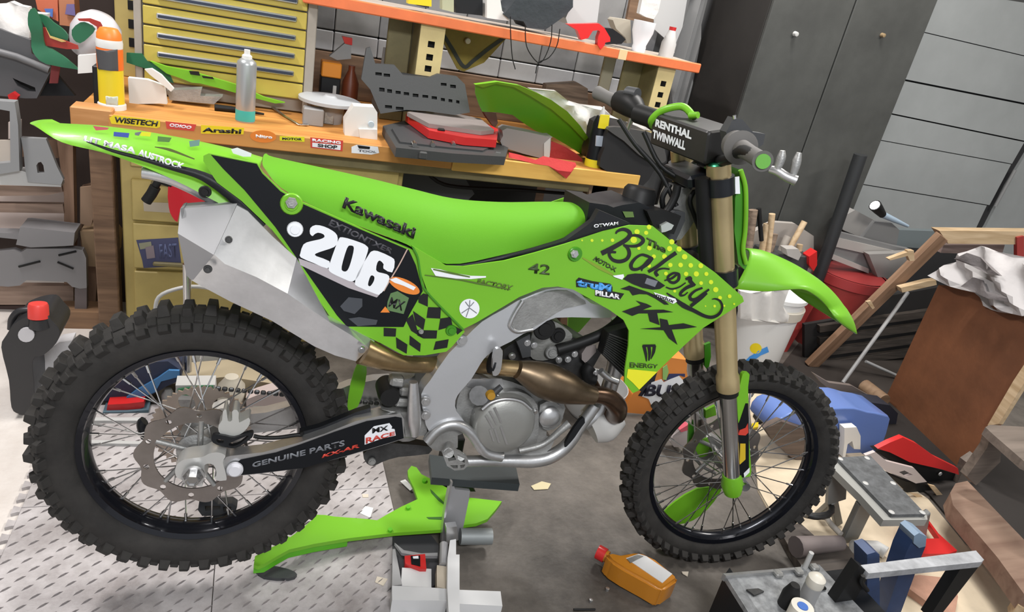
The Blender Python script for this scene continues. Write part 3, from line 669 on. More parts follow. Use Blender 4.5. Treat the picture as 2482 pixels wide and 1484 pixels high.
decal('race_number_digit', [rnd(zero_o)], BK, sp_y, M_whiteink, side, off=.0022, holes={0: [rnd(zero_i)]})
decal('race_number_digit', [rnd(six_o, 2)], BK, sp_y, M_whiteink, side, off=.0022, holes={0: [rnd(six_i)]})
decal('sticker', [z7((872, 745), (1070, 815), (1240, 905), (1400, 985), (1385, 1002), (1200, 940), (885, 790))], BK, sp_y, mat('silver_stripe', (.42, .38, .40), .4), side, off=.0016)
strokes('pinstripe', [(z7((1585, 685), (1530, 790), (1470, 890), (1430, 960)), 3)], BK, sp_y, mat('tan_line', (.5, .36, .3), .5), side, off=.0018)
text('lettering', 'EXTIONTXER', z7((1090, 490), (1500, 690), (1480, 720), (1065, 530)), BK, sp_y, mat('charcoal_ink', (.055, .055, .065), .45), side, off=.0022, bold=.04)
decal('sticker', [z7(*ellipse(1565, 925, 108, 42, 24))], BK, sp_y, M_orange, side, off=.0018)
decal('sticker', [z7((1470, 885), (1510, 872), (1640, 935), (1625, 955), (1560, 925), (1500, 905))], BK, sp_y, M_whiteink, side, off=.0026)
decal('sticker', [z7((1475, 975), (1520, 960), (1595, 1005), (1560, 1110), (1450, 1085), (1455, 1030))], BK, sp_y, mat('olive_green_ink', (.10, .19, .07), .5), side, off=.0018, grid=0)
text('lettering', 'MX', z7((1480, 1000), (1575, 1030), (1550, 1090), (1460, 1060)), BK, sp_y, M_blackink, side, off=.0028)
decal('sticker', [z7((1408, 1100), (1440, 1060), (1470, 1100))], BK, sp_y, M_orange, side, off=.0019, grid=0)
decal('graphic', [z7((1145, 1060), (1200, 1000), (1290, 1010), (1290, 1060), (1240, 1110), (1170, 1090)), z7((1200, 1140), (1270, 1130), (1390, 1150), (1380, 1180), (1260, 1190))], BK, sp_y, mat('smoke_ink', (.05, .055, .065), .5), side, off=.0018, grid=0)
chk = [((1655, 1000), (1690, 975), (1720, 985), (1718, 1062), (1658, 1035)), ((1720, 1065), (1804, 1068), (1800, 1140), (1710, 1135)), ((1622, 1090), (1702, 1145), (1690, 1215), (1640, 1180)), ((1800, 1140), (1868, 1130), (1880, 1185), (1842, 1200), (1788, 1215)), ((1650, 1215), (1780, 1218), (1775, 1270), (1690, 1270), (1650, 1250)), ((1430, 1200), (1512, 1205), (1508, 1258), (1430, 1255)), ((1510, 1262), (1585, 1310), (1580, 1370), (1514, 1332)), ((1600, 1250), (1672, 1305), (1668, 1358), (1598, 1310)), ((1770, 1290), (1855, 1275), (1845, 1330), (1755, 1345)), ((1575, 1150), (1620, 1110), (1650, 1215), (1690, 1270), (1610, 1220)), ((1880, 1180), (1945, 1218), (1912, 1245))]
for c in chk: decal('chequered_square', [z7(*c)], BK, sp_y, M_blackink, side, off=.0014, grid=0)
def bolt(px, py, y, r, m, parent, fr=BK, M=None, n=20, nm='bolt', dep=.008):
    p = fr.P(px, py, y if not callable(y) else y); o = lathe(nm, [(0, -dep), (r*.55, -dep), (r*.6, -dep*.6), (r*.9, -dep*.6), (r, -dep*.2), (r, 0)], m, parent, p, n=n, axis='Y')
    if M is not None: o.matrix_local = M @ Matrix.Translation(p)
    return o
bolt(*z7((827, 390))[0], sp_y, .022, M_green, side); bolt(*z7((827, 382))[0], lambda x, z: sp_y(x, z)-.008, .012, M_cast, side, n=6)
bolt(*z7((850, 555))[0], sp_y, .016, M_whiteink, side); bolt(*z7((1870, 1215))[0], sp_y, .013, M_dkgreen, side)
bolt(*z7((1673, 1222))[0], sp_y, .006, M_cast, side)
# ---- rear fender (lofted, graphics on its flank)
ft = [(82, 294), (130, 300), (230, 306), (330, 318), (450, 338), (560, 362), (636, 383)]
fb = [(82, 303), (150, 345), (250, 370), (350, 405), (450, 450), (545, 500), (600, 520)]
fen = loft_sym('rear_fender', ft, fb, [.03, .05, .06, .06, .06], [.055, .085, .10, .11, .115], BK, M_green, bulge=.004)
tube('fender_rib', [BK.P(*p, -.115) for p in [(210, 343)] + zR((1160, 520), (1500, 610), (1900, 725), (2330, 850))+[(560, 470), (640, 545)]], [.0015, .003, .004, .006, .009, .014, .012], M_black, bike, sm=4, n=8)
fsy = lambda x, z: -.112-.012*min(1, max(0, (x+.35)/.5))
text('lettering', 'LIT MASA ', [zR((780, 320))[0], zR((1450, 480))[0], zR((1440, 560))[0], zR((765, 385))[0]], BK, fsy, M_whiteink, fen, bold=.03, th=.006)
text('lettering', 'AUSTROCK', [zR((1490, 495))[0], zR((2090, 690))[0], zR((2060, 765))[0], zR((1480, 575))[0]], BK, fsy, M_whiteink, fen, bold=.03, th=.006)
strokes('graphic', [(zR((1700, 465), (1900, 505), (2220, 625)), [2, 7, 3])], BK, lambda x, z: -.105, mat('brown_line', (.10, .13, .02), .5), fen, off=.01)
def fen_top(px_poly, m):   # small stickers on top of the fender
    decal('sticker', [px_poly], BK, lambda x, z: -.062, m, fen, off=.012, grid=0)
fen_top(zR((1165, 268), (1368, 285), (1355, 345), (1160, 325)), mat('blue_sticker', (.05, .09, .42), .45))
fen_top(zR((1520, 270), (1655, 275), (1640, 330), (1510, 320)), M_yel)
fen_top(zR((1440, 280), (1530, 265), (1490, 320), (1440, 310)), M_greyink)
fen_top(zR((1740, 325), (1920, 345), (1890, 405), (1735, 395)), mat('faded_green_sticker', (.10, .22, .05), .5))
fen_top(zR((2150, 390), (2290, 370), (2280, 450), (2160, 465)), mat('slate_sticker', (.16, .30, .26), .5))
fen_top([(560, 362), (575, 358), (610, 372), (608, 380), (590, 380), (565, 372)], M_whiteink)
fen_top(zR((890, 190), (1100, 215), (1080, 240), (930, 250)), mat('pink_sticker', (.55, .10, .12), .5))
# ---- subframe (aluminium tube) with bolt
tube('subframe', [BK.P(*p, -.085) for p in [(345, 418), (420, 432), (490, 462), (560, 500), (640, 560), (740, 640)]], [.010, .015, .017, .016, .014, .012], M_alu, bike, sm=4)
bolt(497, 465, -.105, .012, M_gun, bike)
tube('subframe', [BK.P(*p, .085) for p in [(345, 418), (420, 432), (560, 500), (740, 640)]], .013, M_alu, bike, sm=4)
# ---- muffler
def muff_sec(t, r, b, yt=-.135, yr=-.205, yb=-.15):
    a, c, d = BK.P(*t, yt), BK.P(*r, yr), BK.P(*b, yb)
    up = Vector((0, .055, .004))
    return [a, c, d, d+Vector((0, .065, 0)), (c+Vector((0, .13, 0))), a+Vector((0, .05, 0))]
M_muf = mat('brushed_silencer', (.66, .67, .68), .30, .75, var=.10, vscale=12, bump=.02, bscale=60)
mb_ = [muff_sec((574, 498), (519, 617), (465, 680)), muff_sec((600, 512), (545, 640), (485, 692)), muff_sec((659, 572), (622, 672), (560, 732)), muff_sec((719, 626), (697, 712), (659, 778)), muff_sec((793, 765), (800, 782), (762, 840), -.14, -.19, -.15), muff_sec((850, 797), (850, 812), (812, 862), -.14, -.175, -.15), muff_sec((908, 828), (895, 845), (863, 876), -.14, -.155, -.14)]
muffler = new('muffler', loft_me(mb_), M_muf, bike, 25)
cap_ = [muff_sec((445, 503), (436, 565), (457, 660), -.14, -.185, -.15), muff_sec((437, 506), (431, 566), (452, 668)), muff_sec((575, 494), (518, 618), (466, 682), -.133, -.207, -.149)]
new('muffler_end_cap', loft_me(cap_), mat('grey_end_cap', (.33, .33, .34), .5, .3), muffler, 25)
bolt(*z7((417, 622))[0], -.185, .007, M_dsteel, muffler); bolt(*z7((280, 815))[0], -.195, .008, M_dsteel, muffler); bolt(*z7((1283, 1340))[0], -.168, .008, M_steel, muffler)
# ---- exhaust
mp = [BK.P(*p, y) for p, y in [((880, 850), -.135), ((925, 868), -.13), ((972, 882), -.115), ((1030, 885), -.085), ((1085, 880), -.045), ((1140, 884), -.045), ((1200, 890), -.095), ((1260, 896), -.12)]]
tube('exhaust_mid_pipe', mp, [.032, .026, .020, .019, .019, .019, .020, .021], M_ti, bike, n=18, sm=4)
tube('exhaust_resonator', [BK.P(*p, -.135) for p in [(1255, 896), (1280, 905), (1320, 922), (1370, 940), (1405, 952), (1440, 960)]], [.022, .032, .044, .041, .030, .022], M_tid, bike, n=20, sm=4)
tube('exhaust_header', [BK.P(*p, y) for p, y in [((1430, 955), -.13), ((1470, 962), -.12), ((1495, 985), -.10), ((1490, 1005), -.05), ((1455, 975), 0.0), ((1430, 930), .02)]], [.021, .023, .026, .026, .024, .022], mat('burnt_titanium', (.12, .075, .05), .3, .9, var=.3), bike, n=18, sm=4)
tube('exhaust_clamp', [BK.P(*p, -.122) for p in zM((215, 1040), (240, 1045))], .026, M_black, bike)
panel('exhaust_bracket', zM((265, 900), (320, 850), (375, 880), (370, 1000), (355, 1120), (320, 1200), (250, 1215), (240, 1100)), BK, -.145, .012, M_alu, bike, grid=0, sm=2)
# ---- frame
spar = zE((462, 690), (520, 600), (640, 425), (740, 330), (860, 215), (1000, 135), (1090, 80), (1150, 55), (1280, 5), (1420, -5), (1500, 30), (1570, 95), (1690, 130), (1705, 165), (1690, 190), (1560, 190), (1340, 190), (1250, 235), (1200, 270), (1130, 295), (1050, 345), (960, 390), (890, 440), (850, 490), (790, 590), (720, 670), (685, 730), (690, 800), (740, 865), (700, 890), (600, 920), (510, 930), (480, 830))
def spar_y(x, z): return -.112+.035*max(0, (x-.85))/.3
frame = panel('frame_spar', spar, BK, spar_y, .045, mat('silver_frame_paint', (.60, .61, .63), .34, .65, bump=.02, bscale=120), bike, grid=.03, sm=2, ang=50)
inner = zE((1045, 250), (1075, 170), (1110, 95), (1180, 55), (1290, 20), (1420, 15), (1500, 60), (1540, 100), (1400, 130), (1300, 190), (1200, 250), (1090, 275))
panel('frame_recess', inner, BK, lambda x, z: spar_y(x, z)-.004, .006, M_cast, frame, grid=.03, sm=2)
tube('frame_weld', [BK.P(*p, lambda x, z: spar_y(x, z)-.002) for p in zE((1190, 265), (1090, 280), (1045, 250), (1050, 210), (1080, 150), (1125, 80))], .0055, M_alu, frame, sm=4, n=8)
mirror_copy(frame)
cradle_pts = zE((500, 1000), (560, 930), (640, 890), (720, 895), (790, 950), (840, 1020), (890, 1075), (990, 1100))
tube('frame_cradle', [BK.P(*p, -.115) for p in cradle_pts], .013, M_alu, bike, sm=4)
low = zE((740, 1130), (900, 1125), (1060, 1125), (1180, 1125), (1290, 1105), (1380, 1055), (1450, 980), (1500, 900), (1560, 820), (1600, 760))
tube('frame_rail', [BK.P(*p, -.085) for p in low], [.014, .014, .017, .019, .019, .018, .017, .016, .016, .015], M_alu, bike, sm=4, n=14)
tube('frame_rail', [BK.P(*p, .085) for p in low], .016, M_alu, bike, sm=4, n=14)
panel('frame_plate', zE((500, 970), (560, 900), (700, 890), (760, 940), (700, 960), (700, 1040), (620, 1060), (560, 1060), (500, 1020)), BK, -.10, .03, M_cast, bike, grid=0, sm=2)
# pivot, rear master cylinder, linkage
tube('brake_cylinder', [BK.P(*p, -.125) for p in zE((410, 610), (412, 760), (418, 880), (420, 960))], [.010, .015, .016, .010], M_alu, bike, sm=3)
tube('shock_body', [BK.P(*p, -.02) for p in zE((340, 560), (350, 760), (370, 960))], [.03, .034, .03], M_cast, bike, sm=3)
for q in ((300, 600), (360, 660), (330, 730), (350, 930)): box('shock_clamp', BK.P(*zE(q)[0], -.07), (.035, .04, .022), M_cast, bike, bev=.006)
lathe('reservoir', [(0, -.02), (.022, -.02), (.026, 0), (.026, .05), (0, .05)], M_gun, bike, BK.P(*zE((250, 690))[0], -.08), axis='Y')
panel('linkage', zS((1660, 520), (1800, 430), (2000, 390), (2200, 400), (2480, 430), (2480, 520), (2100, 560), (1900, 620), (1790, 670), (1700, 640)), BK, -.03, .03, M_dsteel, bike, grid=0, sm=2)
bolt(*zS((1765, 610))[0], -.035, .010, M_cast, bike)
panel('pivot_cover', zE((200, 790), (320, 810), (500, 800), (500, 960), (360, 970), (340, 830)), BK, -.10, .03, M_cast, bike, grid=0)
bolt(*zE((490, 735))[0], -.118, .012, M_alu, bike); bolt(*zE((490, 825))[0], -.118, .012, M_alu, bike); bolt(*zE((725, 335))[0], -.125, .014, M_alu, bike)
# mud flap (green) behind the shock
panel('mud_flap', [(868, 880), (888, 884), (885, 930), (868, 985), (848, 995), (842, 985), (850, 930)], BK, .03, .006, M_green, bike, grid=0, sm=2)
# ---- engine
eng = panel('engine_case', zE((700, 720), (740, 640), (790, 590), (980, 590), (1130, 640), (1240, 700), (1390, 740), (1390, 830), (1300, 900), (1280, 960), (1330, 1000), (1250, 1090), (1000, 1110), (880, 1070), (800, 960), (700, 830)), BK, -.085, .17, M_cast, bike, grid=.04, sm=2)
panel('cylinder', zE((1000, 590), (1000, 400), (1200, 260), (1500, 330), (1640, 420), (1560, 560), (1380, 740), (1200, 720), (1100, 640)), BK, -.05, .10, M_dsteel, bike, grid=0)
panel('cylinder_head', zM((760, 690), (820, 530), (900, 480), (1040, 480), (1180, 560), (1300, 660), (1270, 760), (1080, 840), (1090, 900), (1000, 1000), (830, 1010), (750, 960), (740, 840)), BK, -.062, .12, mat('head_aluminium', (.30, .30, .28), .45, .6, bump=.1, bscale=150), bike, grid=0, sm=2)
bolt(*zM((1110, 675))[0], -.066, .020, M_gun, bike, nm='engine_mount'); bolt(*zM((1030, 900))[0], -.07, .018, M_cast, bike); bolt(*zM((930, 590))[0], -.10, .028, M_gun, bike, nm='throttle_body')
panel('engine_mount_bracket', zM((560, 760), (740, 660), (750, 780), (750, 960), (640, 980), (600, 850)), BK, -.078, .02, M_dgrey, bike, grid=0)
for q in ((1120, 1000), (1240, 990), (1610, 1170), (1600, 1230), (500, 950), (700, 770), (790, 800), (1330, 920)): bolt(*zM(q)[0], -.075, .009, M_alu, bike)
tube('water_hose', [BK.P(*p, -.075) for p in zM((1100, 870), (1400, 780), (1700, 660), (1900, 520), (1980, 430))], .014, M_gun, bike, sm=4)
tube('water_hose', [BK.P(*p, -.075) for p in zM((1550, 1080), (1500, 1150), (1520, 1240), (1600, 1260))], .016, M_gun, bike, sm=4)
tube('coolant_pipe', [BK.P(*p, -.09) for p in zM((1680, 1150), (1780, 1240), (1900, 1290))], .009, M_alu, bike, sm=3)
panel('spark_plug_cap', zM((1430, 920), (1510, 800), (1620, 800), (1620, 900), (1480, 1050), (1430, 1000)), BK, -.07, .03, mat('pinkish_metal', (.32, .28, .27), .45, .5), bike, grid=0, sm=1)
panel('inlet_boot', zM((840, 540), (1020, 500), (1010, 620), (900, 670), (800, 650)), BK, -.07, .05, M_gun, bike, grid=0, sm=2)
# clutch cover: domed lathe squashed to its traced outline
cc = BK.P(*zE((1010, 890))[0], -.12)
ccr = (BK.P(*zE((1205, 890))[0], -.12)-cc).x
clutch = lathe('clutch_cover', [(0, -.016), (ccr*.55, -.016), (ccr*.88, -.010), (ccr*.97, -.003), (ccr, .006), (ccr*1.03, .010), (ccr*1.03, .05)], mat('clutch_cover_metal', (.33, .33, .31), .42, .55, bump=.05, bscale=200), bike, cc, n=48, axis='Y')
tube('cover_rib', [BK.P(*p, -.128) for p in zE((860, 790), (920, 745), (1010, 722), (1110, 735), (1180, 790))], .005, M_alu, clutch, sm=4, n=8); clutch.children[-1].location = -cc
decal('embossed_mark', [zE((905, 800), (950, 890), (960, 890), (920, 800)), zE((935, 780), (980, 880), (992, 880), (948, 775)), zE((880, 830), (925, 915), (938, 912), (890, 825)), zE((905, 925), (930, 1000), (942, 1000), (918, 920)), zE((935, 920), (965, 1010), (978, 1010), (950, 915)), zE((975, 905), (1015, 1020), (1030, 1020), (990, 900))], BK, -.137, M_alu, clutch, grid=0); clutch.children[-1].location = -cc
panel('clutch_housing', zE((800, 860), (830, 790), (930, 700), (1050, 670), (1150, 690), (1220, 760), (1230, 900), (1200, 1060), (1100, 1080), (960, 1075), (860, 1020)), BK, -.105, .04, M_cast, bike, grid=0, sm=2)
for q in ((830, 850), (1205, 800), (1195, 1040), (900, 1050), (960, 700)): bolt(*zE(q)[0], -.107, .007, M_steel, bike)
wpc = BK.P(*zE((1300, 840))[0], -.105)
lathe('water_pump_cover', [(0, -.014), (.020, -.012), (.028, -.004), (.029, .03)], M_alu, bike, wpc, axis='Y', n=28)
panel('oil_filter_cover', zE((1240, 760), (1330, 740), (1390, 800), (1370, 890), (1290, 930), (1240, 880)), BK, -.10, .03, M_cast, bike, grid=0, sm=2)
tube('kick_boss', [BK.P(*zE((840, 700))[0], -.115), BK.P(*zE((840, 700))[0], -.085)], .024, M_dsteel, bike)
tube('clutch_arm', [BK.P(*p, -.115) for p in zE((870, 760), (930, 690), (985, 640))], [.012, .009, .007], M_dgrey, bike, sm=3)
lathe('oil_filler_cap', [(0, -.012), (.010, -.012), (.012, 0)], mat('ochre_plastic', (.42, .22, .02), .45), bike, BK.P(*zE((912, 690))[0], -.118), axis='Y', n=12)
panel('engine_top_plate', zE((780, 590), (990, 588), (1000, 640), (940, 700), (760, 640)), BK, -.088, .02, M_alu, bike, grid=0)
tube('brake_pedal', [BK.P(*p, -.125) for p in zE((1430, 880), (1370, 930), (1300, 990), (1230, 1030), (1100, 1060))], [.010, .009, .008, .008, .008], M_cast, bike, sm=4)
panel('skid_guard', zE((1400, 1030), (1430, 960), (1500, 860), (1530, 850), (1525, 920), (1470, 1010), (1410, 1035)), BK, -.10, .01, M_black, bike, grid=0, sm=2)
tube('down_tube', [BK.P(*p, -.02) for p in zE((1520, 880), (1640, 780), (1730, 500), (1760, 200))], .022, M_alu, bike, sm=3)
tube('expansion_guard', [BK.P(*p, 0) for p in zE((1560, 900), (1640, 860), (1740, 800))], [.05, .062, .045], mat('pale_guard', (.48, .47, .45), .5), bike, sm=4, n=20)
# footpeg
pg = BK.P(*zE((640, 1030))[0], -.13)
peg = panel('footpeg', zE((600, 1080), (640, 1050), (690, 1060), (760, 1100), (775, 1150), (740, 1185), (680, 1190), (630, 1160)), BK, -.20, .012, M_cast, bike, holes=[zE((630, 1085), (670, 1075), (690, 1120), (640, 1130)), zE((700, 1085), (745, 1110), (745, 1140), (700, 1120)), zE((650, 1155), (700, 1155), (700, 1175), (670, 1175)), zE((715, 1155), (750, 1150), (740, 1170), (720, 1175))], grid=0)
tube('footpeg_mount', [pg, BK.P(*zE((640, 1075))[0], -.20)], .012, M_cast, bike); tube('footpeg_mount', [BK.P(*zE((700, 1080))[0], -.12), BK.P(*zE((720, 1100))[0], -.195)], .010, M_cast, bike)
# ---- shroud (lower green body + radiator shroud)
shr = z8((-5, 392), (40, 470), (60, 590), (100, 700), (330, 940), (420, 895), (580, 800), (700, 728), (850, 668), (950, 660), (1050, 680), (1150, 735), (1290, 815), (1380, 880), (1415, 950), (1412, 1050), (1390, 1200), (1385, 1290), (1440, 1357), (1480, 1340), (1600, 1215), (1765, 1055), (1900, 930), (2110, 795), (2165, 757), (2155, 725), (1980, 570), (1700, 370), (1570, 265), (1420, 260), (1250, 300), (1000, 382), (800, 440), (600, 492), (330, 530), (220, 525))
def sh_y(x, z): 
    t = min(1, max(0, (x-.55)/.5)); return -.142-.058*t*t*(3-2*t)+.25*max(0, x-1.12)**1.2
shroud = panel('radiator_shroud', shr, BK, sh_y, .005, M_green, bike, grid=.03)
sc = mirror_copy(shroud)
def dark_line(pts, w, m=M_dkgreen, off=.001): strokes('crease', [(pts, w)], BK, sh_y, m, shroud, off=off)
dark_line(z8((0, 400), (35, 470), (55, 590), (90, 690), (335, 945)), 4)
# shoulder strip, black
panel('tank_cover', z8((600, 470), (800, 420), (1000, 360), (1100, 290), (1180, 230), (1220, 160), (1290, 190), (1420, 245), (1440, 262), (1250, 298), (1000, 378), (800, 438)) , BK, lambda x, z: sh_y(x, z)+.012, .02, M_black, bike, grid=.04)
panel('fuel_tank', zT((60, 480), (350, 520), (450, 560), (600, 520), (870, 480), (1150, 600), (1150, 850), (900, 850), (560, 840), (130, 880), (0, 850)), BK, -.08, .16, M_black, bike, grid=0)
text('lettering', 'OTWAM', [zT((130, 840))[0], zT((535, 790))[0], zT((530, 845))[0], zT((135, 895))[0]], BK, -.165, M_whiteink, bike, bold=.03)
lathe('fuel_cap', [(0, .03), (.035, .03), (.042, .02), (.042, -.01), (.05, -.03)], M_gun, bike, BK.P(*zT((860, 420))[0], -.0), n=20)
decal('graphic', [zT((600, 625), (770, 630), (790, 720), (650, 725))], BK, -.083, mat('olive_ink', (.12, .20, .05), .5), bike, grid=0)
# Bakery lettering, brushed by hand
S_ = []
S_.append((zB((635, 150), (660, 115), (730, 90), (800, 110), (830, 160), (780, 230), (650, 310), (520, 380), (440, 420)), [4, 6, 8, 9, 10, 11, 11, 12, 12]))
S_.append((zB((840, 175), (930, 175), (1000, 215), (1005, 260), (940, 310), (840, 320), (740, 300)), [5, 7, 8, 9, 8, 6, 3]))
S_.append((zB((740, 300), (800, 350), (820, 430), (780, 500), (690, 530), (600, 510), (550, 450), (560, 400), (640, 405)), [5, 8, 9, 9, 9, 8, 7, 8, 5]))
S_.append((zB((1140, 490), (1050, 450), (980, 440), (900, 490), (845, 570), (860, 630), (930, 635), (1010, 590), (1080, 510), (1130, 480)), [6, 7, 6, 7, 9, 8, 7, 7, 6, 5])); S_.append((zB((1140, 480), (1080, 560), (1000, 620), (990, 660)), [7, 7, 6, 3]))
S_.append((zB((1460, 410), (1330, 500), (1200, 600), (1080, 670)), [10, 9, 9, 8])); S_.append((zB((1370, 635), (1290, 625), (1220, 640), (1180, 680), (1210, 730)), [4, 4, 5, 8, 8]))
S_.append((zB((1300, 790), (1400, 760), (1480, 700), (1500, 720), (1490, 780), (1430, 820), (1370, 800), (1350, 740), (1420, 690), (1490, 690)), [3, 6, 6, 7, 7, 7, 6, 6, 6, 4])); S_.append((zB((1320, 880), (1400, 905), (1500, 880), (1590, 820)), [3, 4, 4, 3]))
S_.append((zB((1590, 770), (1650, 755), (1655, 800), (1720, 860)), [6, 9, 10, 6])); S_.append((zB((1690, 850), (1600, 890), (1530, 950), (1520, 990), (1570, 990), (1620, 950)), [9, 8, 7, 6, 4, 3]))
S_.append((zB((1820, 890), (1720, 930), (1650, 1000), (1670, 1050), (1740, 1040), (1830, 970), (1910, 910)), [5, 6, 7, 8, 8, 6, 5])); S_.append((zB((1880, 960), (1800, 1030), (1720, 1090), (1660, 1140)), [6, 8, 9, 8]))
S_.append((zB((1330, 960), (1440, 1040), (1560, 1130), (1700, 1200), (1850, 1275), (1960, 1290), (2050, 1240), (2090, 1150), (2060, 1070), (2000, 1040), (1950, 1045)), [3, 7, 12, 9, 8, 8, 7, 5, 5, 4, 2]))
strokes('script_lettering', S_, BK, sh_y, M_blackink, shroud, off=.0022)
text('lettering', 'The', zB((1060, 200), (1330, 330), (1310, 420), (1040, 290)), BK, sh_y, mat('dark_olive_ink', (.03, .06, .01), .5), shroud, off=.0022, bold=.05)
K1 = [zB((910, 1065), (1060, 1110), (1130, 1145), (1060, 1170), (1000, 1195), (1200, 1190), (1290, 1190), (1420, 1222), (1200, 1235), (1210, 1290), (1235, 1400), (1100, 1350), (1075, 1240), (950, 1240), (860, 1275), (760, 1230), (720, 1215), (830, 1175), (980, 1125)),
      zB((1235, 1310), (1340, 1330), (1360, 1400), (1560, 1375), (1745, 1425), (1560, 1450), (1400, 1460), (1470, 1650), (1480, 1670), (1360, 1580), (1290, 1470), (970, 1450), (1250, 1430))]
decal('graphic', K1, BK, sh_y, M_blackink, shroud, off=.0022, grid=0)
decal('graphic', [zB((700, 905), (770, 880), (820, 860), (960, 910), (1080, 950), (1200, 1000), (1320, 1080), (1360, 1120), (1300, 1120), (1180, 1040), (1060, 980), (960, 975), (865, 995), (820, 930))], BK, sh_y, M_blackink, shroud, off=.0018, grid=0)
decal('air_vent', [zB((740, 770), (800, 710), (900, 695), (1030, 700), (1150, 750), (1310, 860), (1240, 905), (1140, 915), (1000, 890), (860, 835))], BK, sh_y, M_blackink, shroud, off=.0026, grid=0)
decal('sticker', [zB((1060, 755), (1210, 800), (1170, 880), (1030, 830))], BK, sh_y, M_greyink, shroud, off=.0034, grid=0)
decal('sticker', [zB((595, 725), (740, 705), (750, 740), (720, 780), (620, 745))], BK, sh_y, M_whiteink, shroud, off=.0034, grid=0)
decal('sticker', [zB((1150, 950), (1450, 1040), (1470, 1080), (1420, 1110), (1200, 1010))], BK, sh_y, M_whiteink, shroud, off=.0034, grid=0)
text('lettering', 'mxlux', zB((1190, 960), (1450, 1055), (1420, 1100), (1190, 1010)), BK, sh_y, M_blackink, shroud, off=.0045)
decal('sticker', [zB((90, 790), (130, 750), (200, 770), (320, 800), (560, 835), (590, 880), (590, 940), (750, 970), (690, 1055), (560, 1040), (350, 1000), (350, 915), (240, 870), (210, 890), (95, 880))], BK, sh_y, M_blackink, shroud, off=.0016, grid=0)
text('lettering', 'truM', zB((105, 765), (580, 850), (570, 950), (100, 870)), BK, sh_y, mat('sky_blue_vinyl', (.06, .30, .70), .4), shroud, off=.0026, bold=.06)
text('lettering', 'PILLAR', zB((355, 920), (700, 985), (690, 1050), (355, 990)), BK, sh_y, M_whiteink, shroud, off=.003, bold=.05)
text('lettering', 'MOTO-X', zB((370, 460), (650, 620), (630, 680), (320, 510)), BK, sh_y, mat('dark_olive_ink', (.03, .06, .01), .5), shroud, off=.0022, bold=.05)
strokes('crease', [(zB((180, 480), (400, 610), (600, 715)), [3, 8, 5])], BK, sh_y, mat('olive_yellow', (.20, .30, .02), .5), shroud, off=.0014)
text('lettering', '42', z8((760, 505), (905, 520), (895, 585), (755, 570)), BK, sh_y, mat('dark_olive_ink', (.03, .06, .01), .5), shroud, off=.0022)
decal('sticker', [z8(*ellipse(372, 805, 66, 64))], BK, sh_y, M_whiteink, shroud, off=.0018, grid=0)
strokes('graphic', [(z8((375, 750), (370, 800), (350, 860)), 2), (z8((372, 800), (420, 835)), 2), (z8((372, 800), (320, 835)), 2), (z8((345, 760), (372, 790), (402, 762)), 2)], BK, sh_y, M_greyink, shroud, off=.003)
decal('sticker', [z8((120, 540), (180, 548), (260, 570), (380, 590), (480, 592), (480, 602), (380, 612), (250, 608), (150, 590))], BK, sh_y, M_whiteink, shroud, off=.0018, grid=0)
strokes('graphic', [(z8((135, 548), (250, 572), (375, 598)), [3, 5, 3]), (z8((80, 585), (300, 615), (430, 640), (640, 680)), [2, 3, 4, 2])], BK, sh_y, mat('olive_line', (.08, .14, .02), .5), shroud, off=.003)
text('lettering', 'FACTORY', z8((430, 610), (660, 655), (640, 690), (420, 640)), BK, sh_y, mat('olive_line', (.08, .14, .02), .5), shroud, off=.0022, bold=.03)
# three clawed strokes emblem and yellow tip
strokes('emblem', [(z8((1512, 1045), (1525, 1100), (1530, 1150)), [8, 7, 2]), (z8((1545, 1045), (1550, 1095), (1545, 1145)), [8, 7, 3]), (z8((1582, 1045), (1575, 1090), (1558, 1135)), [8, 7, 2]), (z8((1505, 1048), (1588, 1046)), 6)], BK, sh_y, M_blackink, shroud, off=.0022)
text('lettering', 'ENERGY', z8((1420, 1155), (1605, 1170), (1600, 1195), (1420, 1190)), BK, sh_y, mat('dark_olive_ink', (.03, .06, .01), .5), shroud, off=.0022)
decal('graphic', [z8((1408, 1200), (1600, 1218), (1482, 1335), (1440, 1290), (1400, 1255))], BK, sh_y, M_yel, shroud, off=.0018, grid=0)
decal('graphic', [z8((1600, 1218), (1590, 1250), (1500, 1352), (1482, 1338))], BK, sh_y, M_blackink, shroud, off=.0018, grid=0)
dots = [(310, 243, 20), (450, 243, 17), (590, 240, 24), (175, 243, 12), (925, 125, 36), (1050, 138, 28), (1090, 60, 32), (880, 235, 45), (1095, 345, 34), (950, 350, 22), (1155, 462, 28), (1300, 462, 34), (1400, 262, 36), (1370, 355, 36), (1500, 360, 36), (1575, 465, 38), (1380, 578, 30), (1520, 578, 32), (1658, 583, 32), (1795, 588, 34), (1320, 695, 26), (1595, 700, 30), (1735, 700, 36), (1872, 700, 28), (1800, 825, 26), (1935, 812, 30), (2000, 915, 36), (2058, 1025, 26), (2188, 1005, 26), (1985, 1140, 18), (2115, 1135, 14), (1860, 1140, 10), (1440, 935, 20), (1090, 590, 26), (2250, 1110, 14)]
for x, y, r in dots: decal('printed_dot', [zB(*ellipse(x, y, r, r, n=12))], BK, sh_y, M_yelg, shroud, off=.0009, grid=0)
bolt(*z8((1062, 448))[0], sh_y, .017, M_dkgreen, shroud); bolt(*z8((1057, 445))[0], lambda x, z: sh_y(x, z)-.008, .010, M_alu, shroud, n=6)
